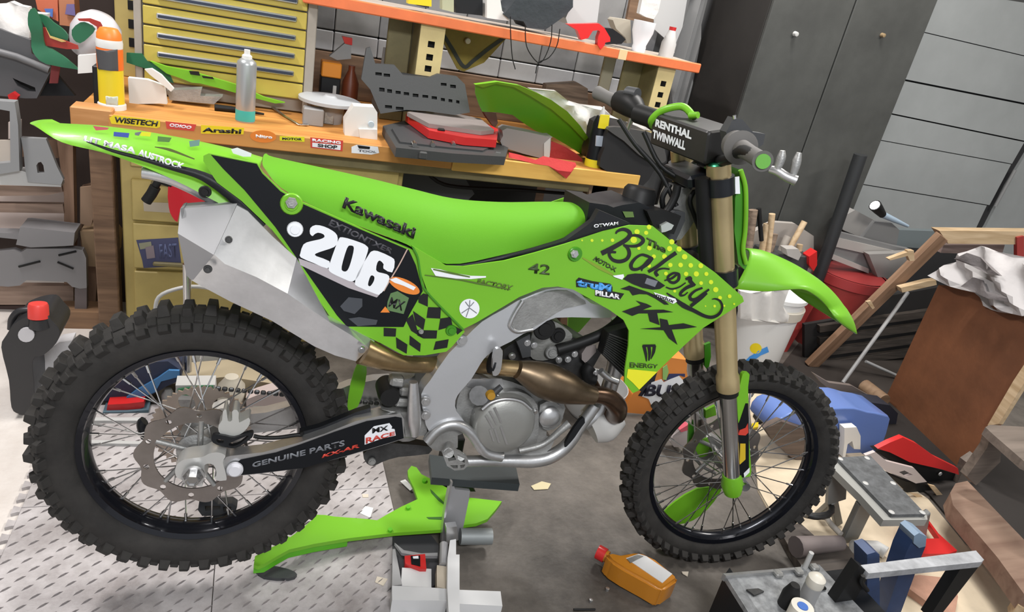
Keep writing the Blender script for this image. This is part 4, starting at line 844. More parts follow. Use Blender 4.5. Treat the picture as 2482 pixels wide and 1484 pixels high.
# radiator with fins
rad = panel('radiator', zM((1780, 640), (2060, 560), (2060, 900), (2000, 1240), (1700, 930)), BK, -.13, .03, M_gun, bike, grid=0)
for k in range(12):
    a = k/12; p0 = Vector(zM((1790, 660))[0]).lerp(Vector(zM((1700, 940))[0]), a); p1 = Vector(zM((2060, 760))[0]).lerp(Vector(zM((2010, 1230))[0]), a)
    tube('radiator_fin', [BK.P(*p0, -.133), BK.P(*p1, -.133)], .0022, M_dsteel, rad, n=6)
# dark electronics / airbox mass behind the tank and steering head
hd_ = panel('steering_head', zT((1240, 640), (1420, 620), (1480, 400), (1560, 250), (1780, 220), (1900, 300), (1830, 700), (1700, 900), (1560, 1080), (1420, 1110), (1280, 980), (1150, 800)), BK, -.04, .08, M_cast, bike, grid=0)
panel('ignition_cover', zT((1000, 620), (1240, 600), (1560, 700), (1440, 1000), (1300, 970), (1100, 850)), BK, -.10, .06, M_gun, bike, grid=0, sm=1)
panel('frame_gusset', zT((1360, 700), (1460, 620), (1620, 640), (1620, 780), (1540, 960), (1460, 1120), (1370, 1090), (1300, 960), (1340, 820)), BK, -.075, .03, M_dgrey, bike, grid=0, sm=1)
panel('frame_tab', zT((1230, 860), (1340, 800), (1440, 850), (1400, 920), (1300, 960), (1240, 970)), BK, -.11, .02, mat('pale_metal', (.55, .58, .55), .35, .5), bike, grid=0)
tube('cable', [BK.P(*p, -.05) for p in zT((1500, 200), (1450, 400), (1300, 650), (1100, 780))], .010, M_gun, bike, sm=4)
tube('cable', [BK.P(*p, -.02) for p in zT((1380, 180), (1250, 400), (1280, 640), (1300, 800))], .007, M_gun, bike, sm=4)
tube('cable', [BK.P(*p, -.06) for p in zT((1800, 250), (1700, 450), (1780, 700), (1850, 900))], .006, M_gun, bike, sm=4)
# ================= steered assembly (fork, bars, fender)
def sP(px, py, y): return ST.P(px, py, y)
def stube(name, pts, rad, m, par=bike, **k):
    o = tube(name, pts, rad, m, par, **k)
    if par is bike: o.matrix_local = MS
    return o
fa = sP(1743, 440, -.105); fb_ = sP(1775, 1180, -.105)
fd = (fb_-fa); fl = fd.length; fd.normalize()
def on(py, y=-.105):   # point of the leg line at image height
    lo, hi = -.3, 1.2
    for _ in range(30):
        mid = (lo+hi)/2; p = fa+fd*fl*mid; w = ST.M @ p; dv = w-CAM; yy = H/2-F_PX*dv.dot(UPV)/dv.dot(FWD)
        if yy < py: lo = mid
        else: hi = mid
    p = fa+fd*fl*lo; return Vector((p.x, y, p.z))
ZA = fd
for s, yy in ((-1, -.105), (1, .105)):
    def q(py): v = on(py); return Vector((v.x, yy, v.z))
    leg = stube('fork_leg', [q(398), q(470), q(640), q(905), q(912), q(943)], [.0285, .029, .0285, .027, .031, .031], M_gold, n=28)
    stube('fork_cap', [q(392), q(400), q(412)], [.018, .026, .028], mat('green_anodised', (.03, .30, .14), .3, .7), leg, n=20)
    stube('fork_tube', [q(943), q(1165)], .0235, M_steel, n=24)
    stube('fork_seal', [q(943), q(956)], .027, M_gun, leg, n=24)
    o = stube('axle_lug', [q(1150)+ZA*0, q(1175), q(1195)], [.026, .032, .024], M_green if s < 0 else M_green, n=20)
    stube('clamp_ring', [q(428), q(470)], .036, mat('black_clamp', (.012, .014, .018), .35, .3), n=28)
    stube('clamp_ring', [q(650), q(690)], .036, mat('black_clamp', (.012, .014, .018), .35, .3), n=28)
c1 = on(440); c2 = on(670)
for c in (c1, c2):
    o = box('triple_clamp', (c.x-.03, 0, c.z), (.07, .17, .035), mat('black_clamp', (.012, .014, .018), .35, .3), bike, bev=.008); o.matrix_local = MS @ Matrix.Translation((c.x-.03, 0, c.z-.01)) @ Matrix.Rotation(-math.atan2(-fd.x, -fd.z)*-1, 4, 'Y')
stube('steering_stem', [c1-Vector((.045, 0, 0)), c2-Vector((.045, 0, 0))], .018, M_gun)
# axle
fx = on(1178)+PR*.03
o = tube('front_axle', [Vector((fx.x, -.13, fx.z)), Vector((fx.x, .12, fx.z))], .013, M_steel, bike); o.matrix_local = MS
# fork guards
def spanel(name, px, y, th, m, par=bike, **k): o = panel(name, px, ST, y, th, m, par, **k); o.matrix_local = MS; return o
def gy(x, z): return -.118
g1 = spanel('fork_guard', zF((565, 450), (600, 440), (625, 455), (612, 560), (615, 700), (610, 900), (640, 1280), (600, 1330), (465, 1335), (455, 1100), (455, 950), (480, 760), (540, 560)), gy, .012, M_green, sm=2)
d_ = decal('graphic', [zF((590, 700), (612, 700), (618, 900), (620, 1260), (580, 1335), (485, 1330), (480, 1100), (490, 960), (540, 850))], ST, gy, M_gloss, g1, off=.001, grid=0)
def sdecal(pl, m, par, y=gy, off=.002, nm='sticker'): o = decal(nm, pl, ST, y, m, par, off=off, grid=0); return o
sdecal([zF((530, 970), (540, 930), (590, 910), (610, 870), (615, 950), (590, 975))], M_redink, g1)
sdecal([zF((545, 1045), (590, 1045), (590, 1180), (540, 1225))], mat('amber_vinyl', (.62, .42, .02), .4), g1)
sdecal([zF((490, 1030), (535, 1050), (530, 1230), (490, 1250))], mat('navy_vinyl', (.01, .03, .14), .4), g1)
sdecal([zF((580, 1335), (575, 1300), (625, 1250), (625, 1290))], M_whiteink, g1, off=.003)
spanel('fork_guard', zF((240, 200), (290, 180), (295, 300), (270, 420), (240, 380)), .08, .01, M_dkgreen, sm=1)
spanel('fork_guard', zF((250, 760), (330, 720), (340, 800), (250, 830)), .08, .01, M_green)
spanel('brake_hose_guide', zF((110, 860), (150, 900), (150, 990), (100, 1060)), .10, .01, M_dkgreen)
spanel('brake_caliper', zF((150, 1020), (300, 980), (400, 1040), (400, 1180), (300, 1200), (170, 1180)), .085, .04, M_cast)
stube('brake_hose', [sP(*p, .09) for p in zF((30, 1110), (160, 1180), (220, 1240), (330, 1300))], .005, M_cast, sm=3)
# front fender
fft = [(1812, 603), (1850, 608), (1895, 625), (1940, 648), (1985, 678), (2022, 714), (2055, 762), (2073, 806)]
ffb = [(1780, 700), (1850, 706), (1900, 702), (1945, 700), (1972, 712), (2000, 736), (2035, 780), (2070, 806)]
def fender():
    secs_t, secs_b = [], []
    T = smooth_pts([Vector((*p, 0)) for p in fft], 5); B_ = smooth_pts([Vector((*p, 0)) for p in ffb], 5); n = len(T)
    rows = []
    for i in range(n):
        t = i/(n-1); w = .075+.035*math.sin(math.pi*min(1, t*1.15))**1 if t < .8 else .108-.07*((t-.8)/.2)**1.5
        w = max(w, .03)
        a = ST.P(T[i].x, T[i].y, 0.0); b = ST.P(B_[i].x, B_[i].y, -w)
        row = []
        for j in range(-8, 9):
            u = abs(j)/8; y = w*(j/8); e = u**2.2
            p = a+(b-a)*e; row.append(Vector((p.x, y, p.z)))
        rows.append(row)
    bm = bmesh.new(); R1 = [[bm.verts.new(p) for p in r] for r in rows]
    for a, b in zip(R1, R1[1:]):
        for k in range(16): bm.faces.new((a[k], a[k+1], b[k+1], b[k]))
    me = mesh_bm(bm); o = new('front_fender', me, M_green, bike, 60); o.matrix_local = MS
    md = o.modifiers.new('s', 'SOLIDIFY'); md.thickness = .004; md.offset = -1
    return o
ff = fender()
# front number plate (edge on)
np_ = [(1796, 425), (1803, 415), (1810, 440), (1812, 500), (1808, 560), (1800, 600), (1812, 640), (1806, 655), (1790, 640), (1780, 560), (1782, 480)]
spanel('front_number_plate', np_, -.095, .19, M_dkgreen, sm=1, grid=0); stube('number_plate_rim', [sP(*p, -.10) for p in [(1795, 412), (1806, 450), (1808, 500), (1806, 560), (1801, 605), (1808, 640)]], .006, M_green, sm=4, n=8)  # plate painted dark green for its shaded back
spanel('number_plate_edge', [(1782, 430), (1792, 428), (1794, 470), (1782, 470)], -.105, .003, M_whiteink, grid=0)
# handlebar
hb = [sP(1448, 222, .40), sP(1500, 252, .33), sP(1560, 290, .20), sP(1640, 345, .08), sP(1730, 385, -.07), sP(1770, 385, -.20), sP(1800, 365, -.30), sP(1850, 390, -.42)]
stube('handlebar', hb, .0125, M_gun, sm=5)
L0, L1 = sP(1448, 225, .40), sP(1500, 250, .31)
stube('handlebar_grip', [L0, L0.lerp(L1, .5), L1], [.020, .0175, .021], mat('grey_rubber', (.13, .125, .12), .75), n=18)
stube('lever_perch', [sP(1500, 245, .31), sP(1530, 255, .26), sP(1550, 275, .22)], [.03, .034, .022], M_gun, sm=3, n=14)
stube('clutch_lever', [sP(1545, 248, .27), sP(1530, 290, .29), sP(1520, 318, .31)], [.010, .008, .007], M_alu, sm=3)
stube('kill_switch', [sP(1520, 225, .28), sP(1545, 230, .25)], .018, M_dgrey)
stube('master_cylinder', [sP(1545, 275, .22), sP(1590, 290, .16)], .026, M_gun)
R0, R1_ = sP(1790, 355, -.24), sP(1849, 391, -.42)
rd = (R1_-R0).normalized()
stube('throttle_housing', [R0-rd*.05, R0-rd*.03, R0, R0+rd*.02, R0+rd*.028], [.02, .030, .032, .036, .024], mat('throttle_rubber', (.10, .095, .09), .7), n=28)
gr = stube('handlebar_grip', [R0+rd*.02, R0+rd*.10, R1_-rd*.01, R1_], [.019, .0165, .0165, .020], mat('throttle_rubber', (.10, .095, .09), .7), n=24)
stube('grip_end', [R1_, R1_+rd*.004], .014, mat('grip_green', (.12, .36, .05), .6), gr, n=20)
stube('brake_lever', [sP(1865, 410, -.36), sP(1885, 415, -.37), sP(1905, 428, -.38), sP(1930, 438, -.39)], [.007, .009, .009, .010], M_alu, sm=3)
stube('lever_hook', [sP(1882, 415, -.37), sP(1893, 385, -.37), sP(1897, 365, -.37)], [.006, .009, .005], M_cast, sm=3)
stube('lever_hook', [sP(1920, 432, -.38), sP(1930, 395, -.38), sP(1937, 370, -.38)], [.006, .009, .005], M_cast, sm=3)
spanel('brake_reservoir', [(1760, 320), (1780, 285), (1800, 290), (1825, 320), (1855, 325), (1850, 350), (1835, 360), (1790, 340), (1765, 350)], -.20, .03, M_dgrey, grid=0, sm=1)
stube('reservoir_bolt', [sP(1780, 280, -.2), sP(1781, 288, -.2)], .004, M_steel)
# bar pad: rounded block across the bars
pa, pb = sP(1608, 318, .10), sP(1745, 368, -.10)
def pad():
    dv = pb-pa; L = dv.length; me = box_me(.085, L, .080, .012, 3)
    o = new('bar_pad', me, mat('black_vinyl_pad', (.022, .021, .02), .42), bike, 40)
    y = -dv.normalized(); x = Vector((1, 0, .25)); x = (x-y*x.dot(y)).normalized(); z = x.cross(y)
    o.matrix_local = MS @ (Matrix.Translation((pa+pb)/2+z*.012) @ Matrix((x, y, z)).transposed().to_4x4()); return o
padO = pad()
# lettering on the rider-side face of the pad
pf = lambda a, b, k: None
PF = Frame(MB_ @ padO.matrix_local @ Matrix(((0, 1, 0, 0), (1, 0, 0, 0), (0, 0, 1, 0), (0, 0, 0, 1))))
for (nm, s, qd) in (('lettering', 'RENTHAL', z4((165, 262), (420, 335), (395, 380), (165, 300))), ('lettering', 'TWINWALL', z4((155, 330), (378, 400), (372, 470), (152, 375)))):
    me = text_me2d(s, .05); xs = [v.co.x for v in me.vertices]; ys = [v.co.y for v in me.vertices]; W_ = max(xs); H_ = max(ys)
    top_ = nm and s == 'RENTHAL'
    L = (pb-pa).length
    for v in me.vertices:
        u, w = v.co.x/W_, v.co.y/H_
        if top_: v.co = Vector((-.0435, (.5-.08-u*.66)*L*1.0, .010+w*.018))
        else: v.co = Vector((-.0435, (.5-.06-u*.60)*L*1.0, -.020+w*.020))
    o = new('lettering', me, M_whiteink, padO)
stube('bar_mount', [sP(1700, 400, -.02), sP(1712, 370, -.02)], .022, M_gun)
stube('bar_mount', [sP(1745, 400, -.06), sP(1752, 350, -.06)], .020, M_gun)
# green vent hose over the pad
stube('breather_hose', [sP(1582, 305, .10), sP(1580, 290, .08), sP(1605, 268, .06), sP(1650, 258, .03), sP(1672, 272, .01), sP(1680, 290, 0)], .009, M_green, sm=5)
stube('hose_end', [sP(1672, 280, 0), sP(1692, 279, -.02)], .008, M_green)
for a in ([(1560, 320), (1600, 400), (1660, 440), (1700, 470)], [(1590, 400), (1640, 420), (1690, 430)], [(1500, 290), (1540, 350), (1600, 420), (1640, 500)]):
    stube('cable', [sP(*p, .05-.03*i) for i, p in enumerate(a)], .006, M_gun, sm=4)
# green light leaf-shaped guard seen through the front wheel (lower fork shoe)
spanel('disc_guard', [(1612, 1262), (1608, 1245), (1635, 1218), (1690, 1185), (1745, 1182), (1742, 1200), (1715, 1235), (1680, 1262), (1640, 1272)], .09, .006, M_green, sm=2)
# ================================================================ THINGS ON THE BENCH (z = .90) — traced parts stand on the bench at real depth
zL = zc(0, 0, .33696); z3 = zc(1100, 100, .30997); z1 = zc(0, 0, .2021); zK = zc(1180, 0, .21757)
def onb(px, py, z=.90): return at(px, py, 2, z)
def bottle(name, lab, cat, base_px, top_px, prof, m, parts=(), z0=.90):
    b = at(*base_px, 2, z0); t = thing(name, lab, cat, loc=b)
    # height from the pixel of its top above the same spot
    d = ray(*top_px); k = ((b.x-CAM.x)*d.x+(b.y-CAM.y)*d.y)/(d.x**2+d.y**2); h = (CAM+d*k).z-z0
    lathe('body', [(r, z*h) for r, z in prof], m, t, n=28)
    for nm, pr, mm in parts: lathe(nm, [(r, z*h) for r, z in pr], mm, t, n=28)
    return t, h
# orange and yellow wipe tub
t, h = bottle('cleaner_bottle', 'tall yellow and orange bottle with a white ring base and orange and white cap', 'bottle', (272, 262), (262, 66), [(0, 0), (.040, 0), (.0395, .02), (.0385, .1), (.038, .72), (.037, .76), (0, .77)], mat('bottle_yellow', (.72, .56, .02), .4),
    [('base_ring', [(0, 0), (.043, 0), (.043, .06), (.0385, .075), (0, .075)], M_white), ('orange_shoulder', [(.0388, .50), (.0392, .52), (.0392, .74), (.038, .77)], mat('bottle_orange', (.80, .16, .02), .4)), ('cap', [(0, .76), (.039, .76), (.040, .82), (.038, .86), (0, .86)], M_white), ('cap_top', [(0, .86), (.037, .86), (.036, .93), (.026, .99), (0, 1.0)], mat('cap_orange', (.80, .22, .03), .4))])
yb = t.location.y-.041
for pl, m, off in (([(232, 118), (285, 120), (287, 172), (238, 168)], mat('dark_label', (.07, .07, .075), .5), .0), ([(256, 233), (286, 234), (286, 256), (257, 254)], mat('pale_label', (.50, .55, .48), .5), .001)):
    o = panel('label', pl, WORLD, lambda x, z, t=t: t.location.y-math.sqrt(max(.0001, .0405**2-(x-t.location.x)**2)), .0008, m, None, grid=.006); o.parent = t; o.matrix_parent_inverse = Matrix.Translation(t.location).inverted()
# spray can
t, h = bottle('spray_can', 'tall silver aerosol can with teal band and white nozzle', 'spray can', (594, 294), (597, 120), [(0, 0), (.0325, 0), (.0335, .01), (.0335, .80), (.031, .84), (.020, .88), (0, .885)], mat('can_silver', (.42, .44, .45), .3, .5), [('teal_band', [(.0338, .02), (.034, .03), (.034, .16), (.0338, .17)], mat('teal', (.05, .40, .36), .4)), ('nozzle', [(0, .87), (.017, .87), (.017, .92), (.010, .94), (.010, 1.0), (0, 1.0)], M_white)])
# black tub beside the orange bottle
tag(boxb('black_canister', (-.51, 2.72, .90), (-.43, 2.80, 1.03), M_black), 'squat black box directly left of the yellow and orange bottle', 'box')
# white jug-like tank panels on the bench (white plastics of another bike)
pan = thing('white_side_panel', 'white plastic bodywork panel leaning behind the yellow and orange bottle', 'bodywork', loc=(-.35, 2.85, .9))
sub(pan, pnl('panel', zL((920, 560), (1060, 575), (1180, 620), (1200, 750), (1150, 745), (930, 750)), 2.82, .03, M_white)); sub(pan, pnl('rib', zL((1040, 500), (1090, 495), (1160, 540), (1250, 640), (1230, 660), (1170, 610), (1080, 540)), 2.80, .02, M_white))
sub(pan, pnl('panel', zL((560, 400), (690, 390), (690, 520), (560, 530)), 2.85, .03, M_white))
tag(panel('white_rag', zL((950, 760), (1150, 755), (1450, 790), (1540, 850), (1450, 850), (1200, 840), (1000, 840)), HZ, -.905, .004, mat('white_cloth', (.62, .60, .58), .85, bump=.4, bscale=30), grid=.03), 'white rag lying flat on the bench by the aerosol can', 'rag')
# helmet: green white and red shell with peak
hel = thing('helmet', 'green, white and red motocross helmet lying at the left end of the bench', 'helmet', loc=(-.62, 3.0, .95))
M_hg = mat('helmet_green', (.018, .13, .06), .4); M_hr = mat('helmet_red', (.35, .03, .02), .4); M_hy = mat('helmet_tan', (.60, .42, .14), .4)
HY = lambda x, z: 2.9
sub(hel, panel('peak', z1((400, 95), (340, 150), (335, 300), (370, 400), (375, 560), (430, 680), (560, 770), (900, 830), (940, 830), (790, 700), (700, 640), (620, 590), (540, 550), (510, 430), (500, 300), (450, 170)), WORLD, lambda x, z: 2.86+.3*max(0, .04-abs(z-1.05)), .012, M_hg, grid=.03, sm=2))
sub(hel, panel('peak_wing', z1((450, 170), (560, 200), (640, 270), (740, 340), (810, 420), (800, 490), (740, 480), (620, 450), (560, 350), (510, 270)), WORLD, 2.90, .012, M_hg, grid=.03, sm=2))
sub(hel, pnl('trim', z1((515, 330), (545, 330), (590, 440), (760, 480), (930, 545), (940, 590), (800, 590), (620, 560), (540, 545)), 2.885, .008, M_hr)); sub(hel, pnl('trim', z1((545, 330), (600, 430), (740, 475), (790, 500), (740, 505), (600, 455)), 2.88, .004, M_hy))
c = wp(*z1((1160, 400))[0], 2.98)
me = lathe_me([(0, .075), (.04, .068), (.07, .04), (.082, 0), (.078, -.04), (.065, -.08)], 32)
o = new('shell', me, mat('helmet_white', (.60, .58, .60), .35, coat=.3), None, 60); o.location = c; o.rotation_euler = (.2, .3, 0); sub(hel, o)
sub(hel, panel('shell_stripe', z1((860, 360), (960, 270), (1050, 280), (1140, 350), (1060, 450), (960, 520), (880, 470)), WORLD, 2.86, .01, M_hg, grid=.03, sm=2)); sub(hel, pnl('shell_stripe', z1((930, 225), (1080, 220), (1200, 265), (1225, 310), (1220, 370), (1165, 365), (1160, 320), (1060, 260), (950, 250)), 2.855, .008, M_hr, sm=1))
# second green bodywork piece behind
tag(panel('green_tail_piece', zL((1080, 440), (1200, 480), (1360, 510), (1600, 580), (1700, 610), (1900, 700), (2050, 740), (1980, 745), (1700, 670), (1560, 630), (1440, 600), (1380, 595), (1290, 560), (1200, 530)), WORLD, 2.95, .02, M_green, grid=.04), 'long green plastic tail piece lying in front of the yellow tool chest', 'bodywork')
tag(panel('green_flag_cloth', zL((910, 380), (1020, 385), (1060, 440), (1160, 490), (1220, 530), (1250, 600), (1160, 570), (1050, 495), (910, 450)), WORLD, 2.98, .01, M_hg, grid=.04, sm=1), 'dark green plastic fin right of the yellow and orange bottle', 'bodywork')
for i, (pl, m, lab) in enumerate(((zL((1360, 510), (1430, 515), (1440, 545), (1370, 535)), M_gun, 'a'), (zL((1450, 545), (1530, 555), (1540, 570), (1460, 560)), M_gun, 'b'))):
    o = pnl('cut_out', pl, 2.945, .002, m); sub([x for x in bpy.data.objects if x.name == 'green_tail_piece'][0], o)
# tools and odds on the bench
tag(pnl('metal_bracket', zL((1200, 650), (1450, 640), (1440, 690), (1600, 695), (1540, 750), (1220, 720)), 2.90, .05, M_cast), 'grey metal bracket lying behind the white rag', 'bracket')
tag(tube('screwdriver', [onb(520, 268)+Vector((0, 0, .012)), onb(560, 272)+Vector((0, 0, .012)), onb(640, 282)+Vector((0, 0, .008))], [.012, .011, .004], M_gun), 'black handled screwdriver lying left of the aerosol can', 'tool')
tag(tube('spanner', [onb(655, 262)+Vector((0, 0, .01)), onb(690, 285)+Vector((0, 0, .006)), onb(725, 306)+Vector((0, 0, .006)), onb(745, 306)+Vector((0, 0, .006))], [.009, .005, .005, .009], M_steel, flat=.5), 'shiny steel spanner lying on the bench edge', 'spanner')
tag(panel('sandpaper_sheet', zL((1640, 640), (1900, 640), (2050, 700), (2200, 740), (2200, 830), (1900, 800)), HZ, -.903, .003, mat('tan_paper', (.30, .27, .19), .9, var=.3), grid=0), 'tan crumpled paper behind the spanner', 'paper')
tag(boxb('junction_box', (.17, 2.80, .90), (.245, 2.86, .965), M_grey), 'small grey square box left of the white plastic bottle', 'box')
tag(boxb('small_grey_box', (.25, 2.86, .90), (.29, 2.92, .95), M_cast), 'smaller grey metal box just behind the square box', 'box')
# disc stack / wheel on bench behind
t = thing('grinding_wheel', 'pale round disc lying flat at the right foot of the tool chest', 'disc', loc=onb(800, 240, .99))
lathe('disc', [(0, .01), (.02, .014), (.03, .006), (.11, .004), (.12, 0), (.12, -.012), (0, -.012)], mat('pale_disc', (.46, .48, .50), .5, .2), t); lathe('base', [(.05, -.09), (.06, -.012)], M_grey, t)
# orange box with black lower part, spray trigger
t = thing('battery_pack', 'small orange-topped black box against the tool chest side', 'box', loc=(.30, 3.12, .9))
boxb('lower', (-.05, 0, 0), (.03, .08, .14), M_black, t); boxb('top', (-.05, -.002, .14), (.03, .082, .20), mat('box_orange', (.75, .26, .02), .45), t); boxb('mark', (.0, -.004, .03), (.015, 0, .11), M_lgrey, t)
t = thing('trigger_sprayer', 'dark spray bottle with red nozzle behind the round disc', 'spray bottle', loc=(.38, 3.2, .9)); 
lathe('bottle', [(0, 0), (.035, 0), (.035, .12), (.014, .17), (.014, .19), (0, .19)], mat('brown_bottle', (.20, .05, .02), .4), t)
sub(t, pnl('trigger', z2((640, 440), (760, 340), (810, 350), (810, 460), (700, 470)), 3.17, .03, M_grey)); sub(t, pnl('nozzle', z2((740, 285), (820, 300), (818, 355), (760, 340)), 3.165, .03, M_red))
t = thing('funnel', 'small grey conical funnel standing near the toolbox lid', 'funnel', loc=(.52, 3.25, .9)); lathe('cone', [(.035, 0), (.034, .05), (.012, .20), (.009, .28)], M_lgrey, t)
# white plastic bottle
zw = z2
t = thing('plastic_bottle', 'short white square plastic bottle in front of the open tool case', 'bottle', loc=onb(878, 333)); O6 = t.location
sub(t, pnl('body', z2((760, 940), (830, 830), (990, 840), (1015, 880), (1015, 1010), (1015, 1100), (760, 1080)), O6.y, .06, M_white, sm=0)); bp_ = wp(*z2((965, 970))[0], O6.y-.01)
sub(t, lathe('cap', [(0, -.012), (.011, -.012), (.012, 0)], mat('pale_blue_cap', (.45, .55, .62), .4), None, bp_, axis='Y', n=20)); sub(t, pnl('handle', z2((870, 1010), (1015, 1015), (1015, 1100), (880, 1090)), O6.y-.012, .012, M_white))
# ---- open tool case
case = thing('tool_case', 'open dark grey plastic tool case with its slotted lid raised, on the bench', 'tool case', loc=onb(935, 350)); O7 = case.location
lid_o = z2((890, 620), (930, 380), (960, 370), (1000, 500), (1150, 510), (1220, 590), (1420, 610), (1490, 580), (1640, 600), (1700, 660), (1740, 880), (1620, 900), (1400, 870), (1240, 860), (1040, 890), (960, 700))
M_case = mat('case_grey', (.045, .047, .048), .55, bump=.05, bscale=150)
lh = []
for (x, y, w, h_) in [(1000, 565, 50, 28), (1065, 575, 50, 28), (1030, 685, 42, 34), (1092, 697, 38, 32), (1158, 710, 40, 28), (1222, 720, 42, 28), (1292, 732, 45, 30), (1368, 742, 45, 26), (1440, 752, 42, 28), (1512, 766, 32, 28), (1572, 775, 30, 28), (1632, 784, 26, 28), (1512, 648, 45, 26), (1585, 662, 45, 30), (1075, 822, 55, 28), (1160, 835, 60, 28)]:
    lh.append(z2((x, y), (x+w, y+4), (x+w, y+h_), (x, y+h_-4)))
def lid_y(x, z): return 2.86+.25*(z-1.0)
sub(case, panel('lid', lid_o, WORLD, lid_y, .02, M_case, holes=lh, grid=0)); sub(case, panel('lid_backing', z2((985, 540), (1680, 640), (1720, 850), (1040, 880)), WORLD, lambda x, z: lid_y(x, z)+.022, .02, mat('case_black', (.006, .006, .006), .6), grid=0))
fl_, fr_ = onb(938, 330), onb(1232, 392)
ctray = [onb(*p, .905) for p in z2((1020, 950), (1180, 1180), (2040, 1270), (2050, 1160), (1700, 960), (1060, 900))]
def prism(name, tops, z0, z1, m, par=None):
    me = shell_me(lambda u, v: ((u, v, z1), (u, v, z0)), [(p.x, p.y) for p in tops], [], 0)
    o = new(name, me, m); 
    if par: sub(par, o)
    return o
tc_ = [at(*p, 2, .955) for p in [(925, 295), (960, 350), (1225, 368), (1232, 372), (1180, 320), (1000, 285)]]
prism('tray', [at(*p, 2, .935) for p in [(928, 305), (960, 358), (1095, 372), (1225, 380), (1232, 358), (1150, 320), (1000, 288)]], .902, .935, M_case, case)
prism('tray_insert', [at(*p, 2, .94) for p in [(950, 312), (970, 345), (1085, 358), (1170, 366), (1200, 350), (1120, 322), (1010, 300)]], .93, .942, M_dgrey, case)
for x in (1005, 1050, 1100, 1150, 1175, 1190): sub(case, tube('socket', [at(x, 352, 2, .944)+Vector((0, .0, .0)), at(x, 352, 2, .944)+Vector((0, .02, .004))], .009, M_steel, n=10))
for x in (1025, 1205): sub(case, boxb('latch', at(x, 375, 2, .925)+Vector((-.014, -.012, -.015)), at(x, 375, 2, .925)+Vector((.014, .004, .012)), M_case))
# red-sided case on top
rc = thing('organiser_case', 'grey-lidded red organiser case resting on the open tool case', 'case', loc=at(1090, 330, 2, .95)); 
prism('lower_shell', [at(*p, 2, .975) for p in z2((1240, 890), (1420, 1020), (1700, 1075), (1950, 1095), (1960, 1010), (1800, 930), (1500, 880))], .945, .975, M_red, rc)
prism('lid', [at(*p, 2, .995) for p in z2((1250, 870), (1420, 960), (1830, 1020), (1930, 1010), (1820, 920), (1600, 875), (1380, 850))], .976, .992, mat('clear_grey_lid', (.26, .23, .22), .35), rc)
for x in (1510, 1860): sub(rc, boxb('latch', at(*z2((x, 1030))[0], 2, .97)+Vector((-.014, -.012, -.016)), at(*z2((x, 1030))[0], 2, .97)+Vector((.014, .002, .014)), M_gun))
# grey block
t = thing('charger_block', 'grey rounded metal block standing on a red rag', 'block', loc=at(1278, 375, 2, .905)); 
gb = panel('body', z3((385, 740), (415, 680), (740, 750), (760, 760), (745, 930), (700, 920), (385, 830)), WORLD, t.location.y-.02, .07, mat('warm_grey_metal', (.27, .25, .24), .5, .2), grid=0, sm=2); sub(t, gb)
sub(t, pnl('end_face', z3((705, 800), (755, 755), (750, 900), (730, 925), (705, 915)), t.location.y-.022, .004, M_lgrey))
# red rags
tag(panel('red_rag', z3((430, 870), (520, 890), (640, 930), (700, 900), (950, 950), (960, 970), (910, 1040), (880, 1075), (820, 1030), (740, 975), (640, 960), (430, 910)), WORLD, lambda x, z: 2.60+.9*max(0, z-.885), .003, mat('red_cloth', (.45, .03, .03), .85, bump=.5, bscale=25), grid=.02), 'red shop rag draped over the front edge of the bench', 'rag')
tag(panel('red_cloth', z3((560, 800), (780, 790), (960, 880), (1010, 950), (900, 960), (720, 920)), WORLD, 2.74, .02, mat('dark_red_cloth', (.30, .02, .02), .85, bump=.5, bscale=25), grid=.02, sm=2), 'dark red cloth bunched behind the grey block', 'cloth')
# green fender piece on the bench
gf = thing('fender', 'curved green plastic fender standing upside down on the bench', 'fender', loc=(1.0, 2.85, .9))
gfo = z3((160, 335), (180, 330), (220, 355), (320, 325), (460, 350), (600, 430), (760, 530), (900, 650), (1045, 790), (1035, 860), (1015, 900), (930, 840), (780, 750), (640, 700), (560, 650), (450, 570), (330, 550), (215, 545), (185, 480), (160, 400))
def gfy(x, z): return 2.80-.95*(z-1.0)+.02*math.sin(x*7)
sub(gf, panel('underside', gfo, WORLD, gfy, .006, mat('shaded_green_plastic', (.10, .40, .012), .4), grid=.03, sm=1))
rim = z3((160, 335), (330, 312), (500, 340), (610, 385), (755, 455), (880, 545), (980, 655), (1058, 768), (1045, 800), (900, 650), (760, 530), (600, 430), (460, 352), (320, 327), (220, 357))
sub(gf, panel('rim', rim, WORLD, lambda x, z: gfy(x, z)-.012, .03, M_green, grid=0))
# yellow and black sealant tube
t = thing('sealant_tube', 'black and yellow sealant bottle with a pointed clear nozzle', 'tube', loc=onb(1436, 402)); 
d = ray(1463, 258); k = (t.location.y-CAM.y)/d.y; hh = (CAM+d*k).z-.9; dx = (CAM+d*k).x-t.location.x
lathe('body', [(0, 0), (.036, 0), (.036, .12*hh), (.034, .15*hh), (.033, .72*hh), (.022, .84*hh), (0, .85*hh)], M_gloss, t); lathe('base_band', [(0, 0), (.0368, 0), (.0368, .13*hh)], mat('tube_yellow', (.75, .62, .02), .4), t); lathe('nozzle', [(.013, .83*hh), (.010, .9*hh), (.003, hh)], M_lgrey, t)
for o in t.children: o.rotation_euler = (0, math.atan2(dx, hh)*.9, 0)
for pl, m in ((z3((1150, 575), (1220, 580), (1205, 690), (1130, 680)), mat('tube_yellow', (.75, .62, .02), .4)), (z3((1115, 740), (1185, 745), (1165, 825), (1110, 820)), mat('tube_label', (.42, .47, .55), .4))):
    sub(t, pnl('label', pl, t.location.y-.038, .006, m))
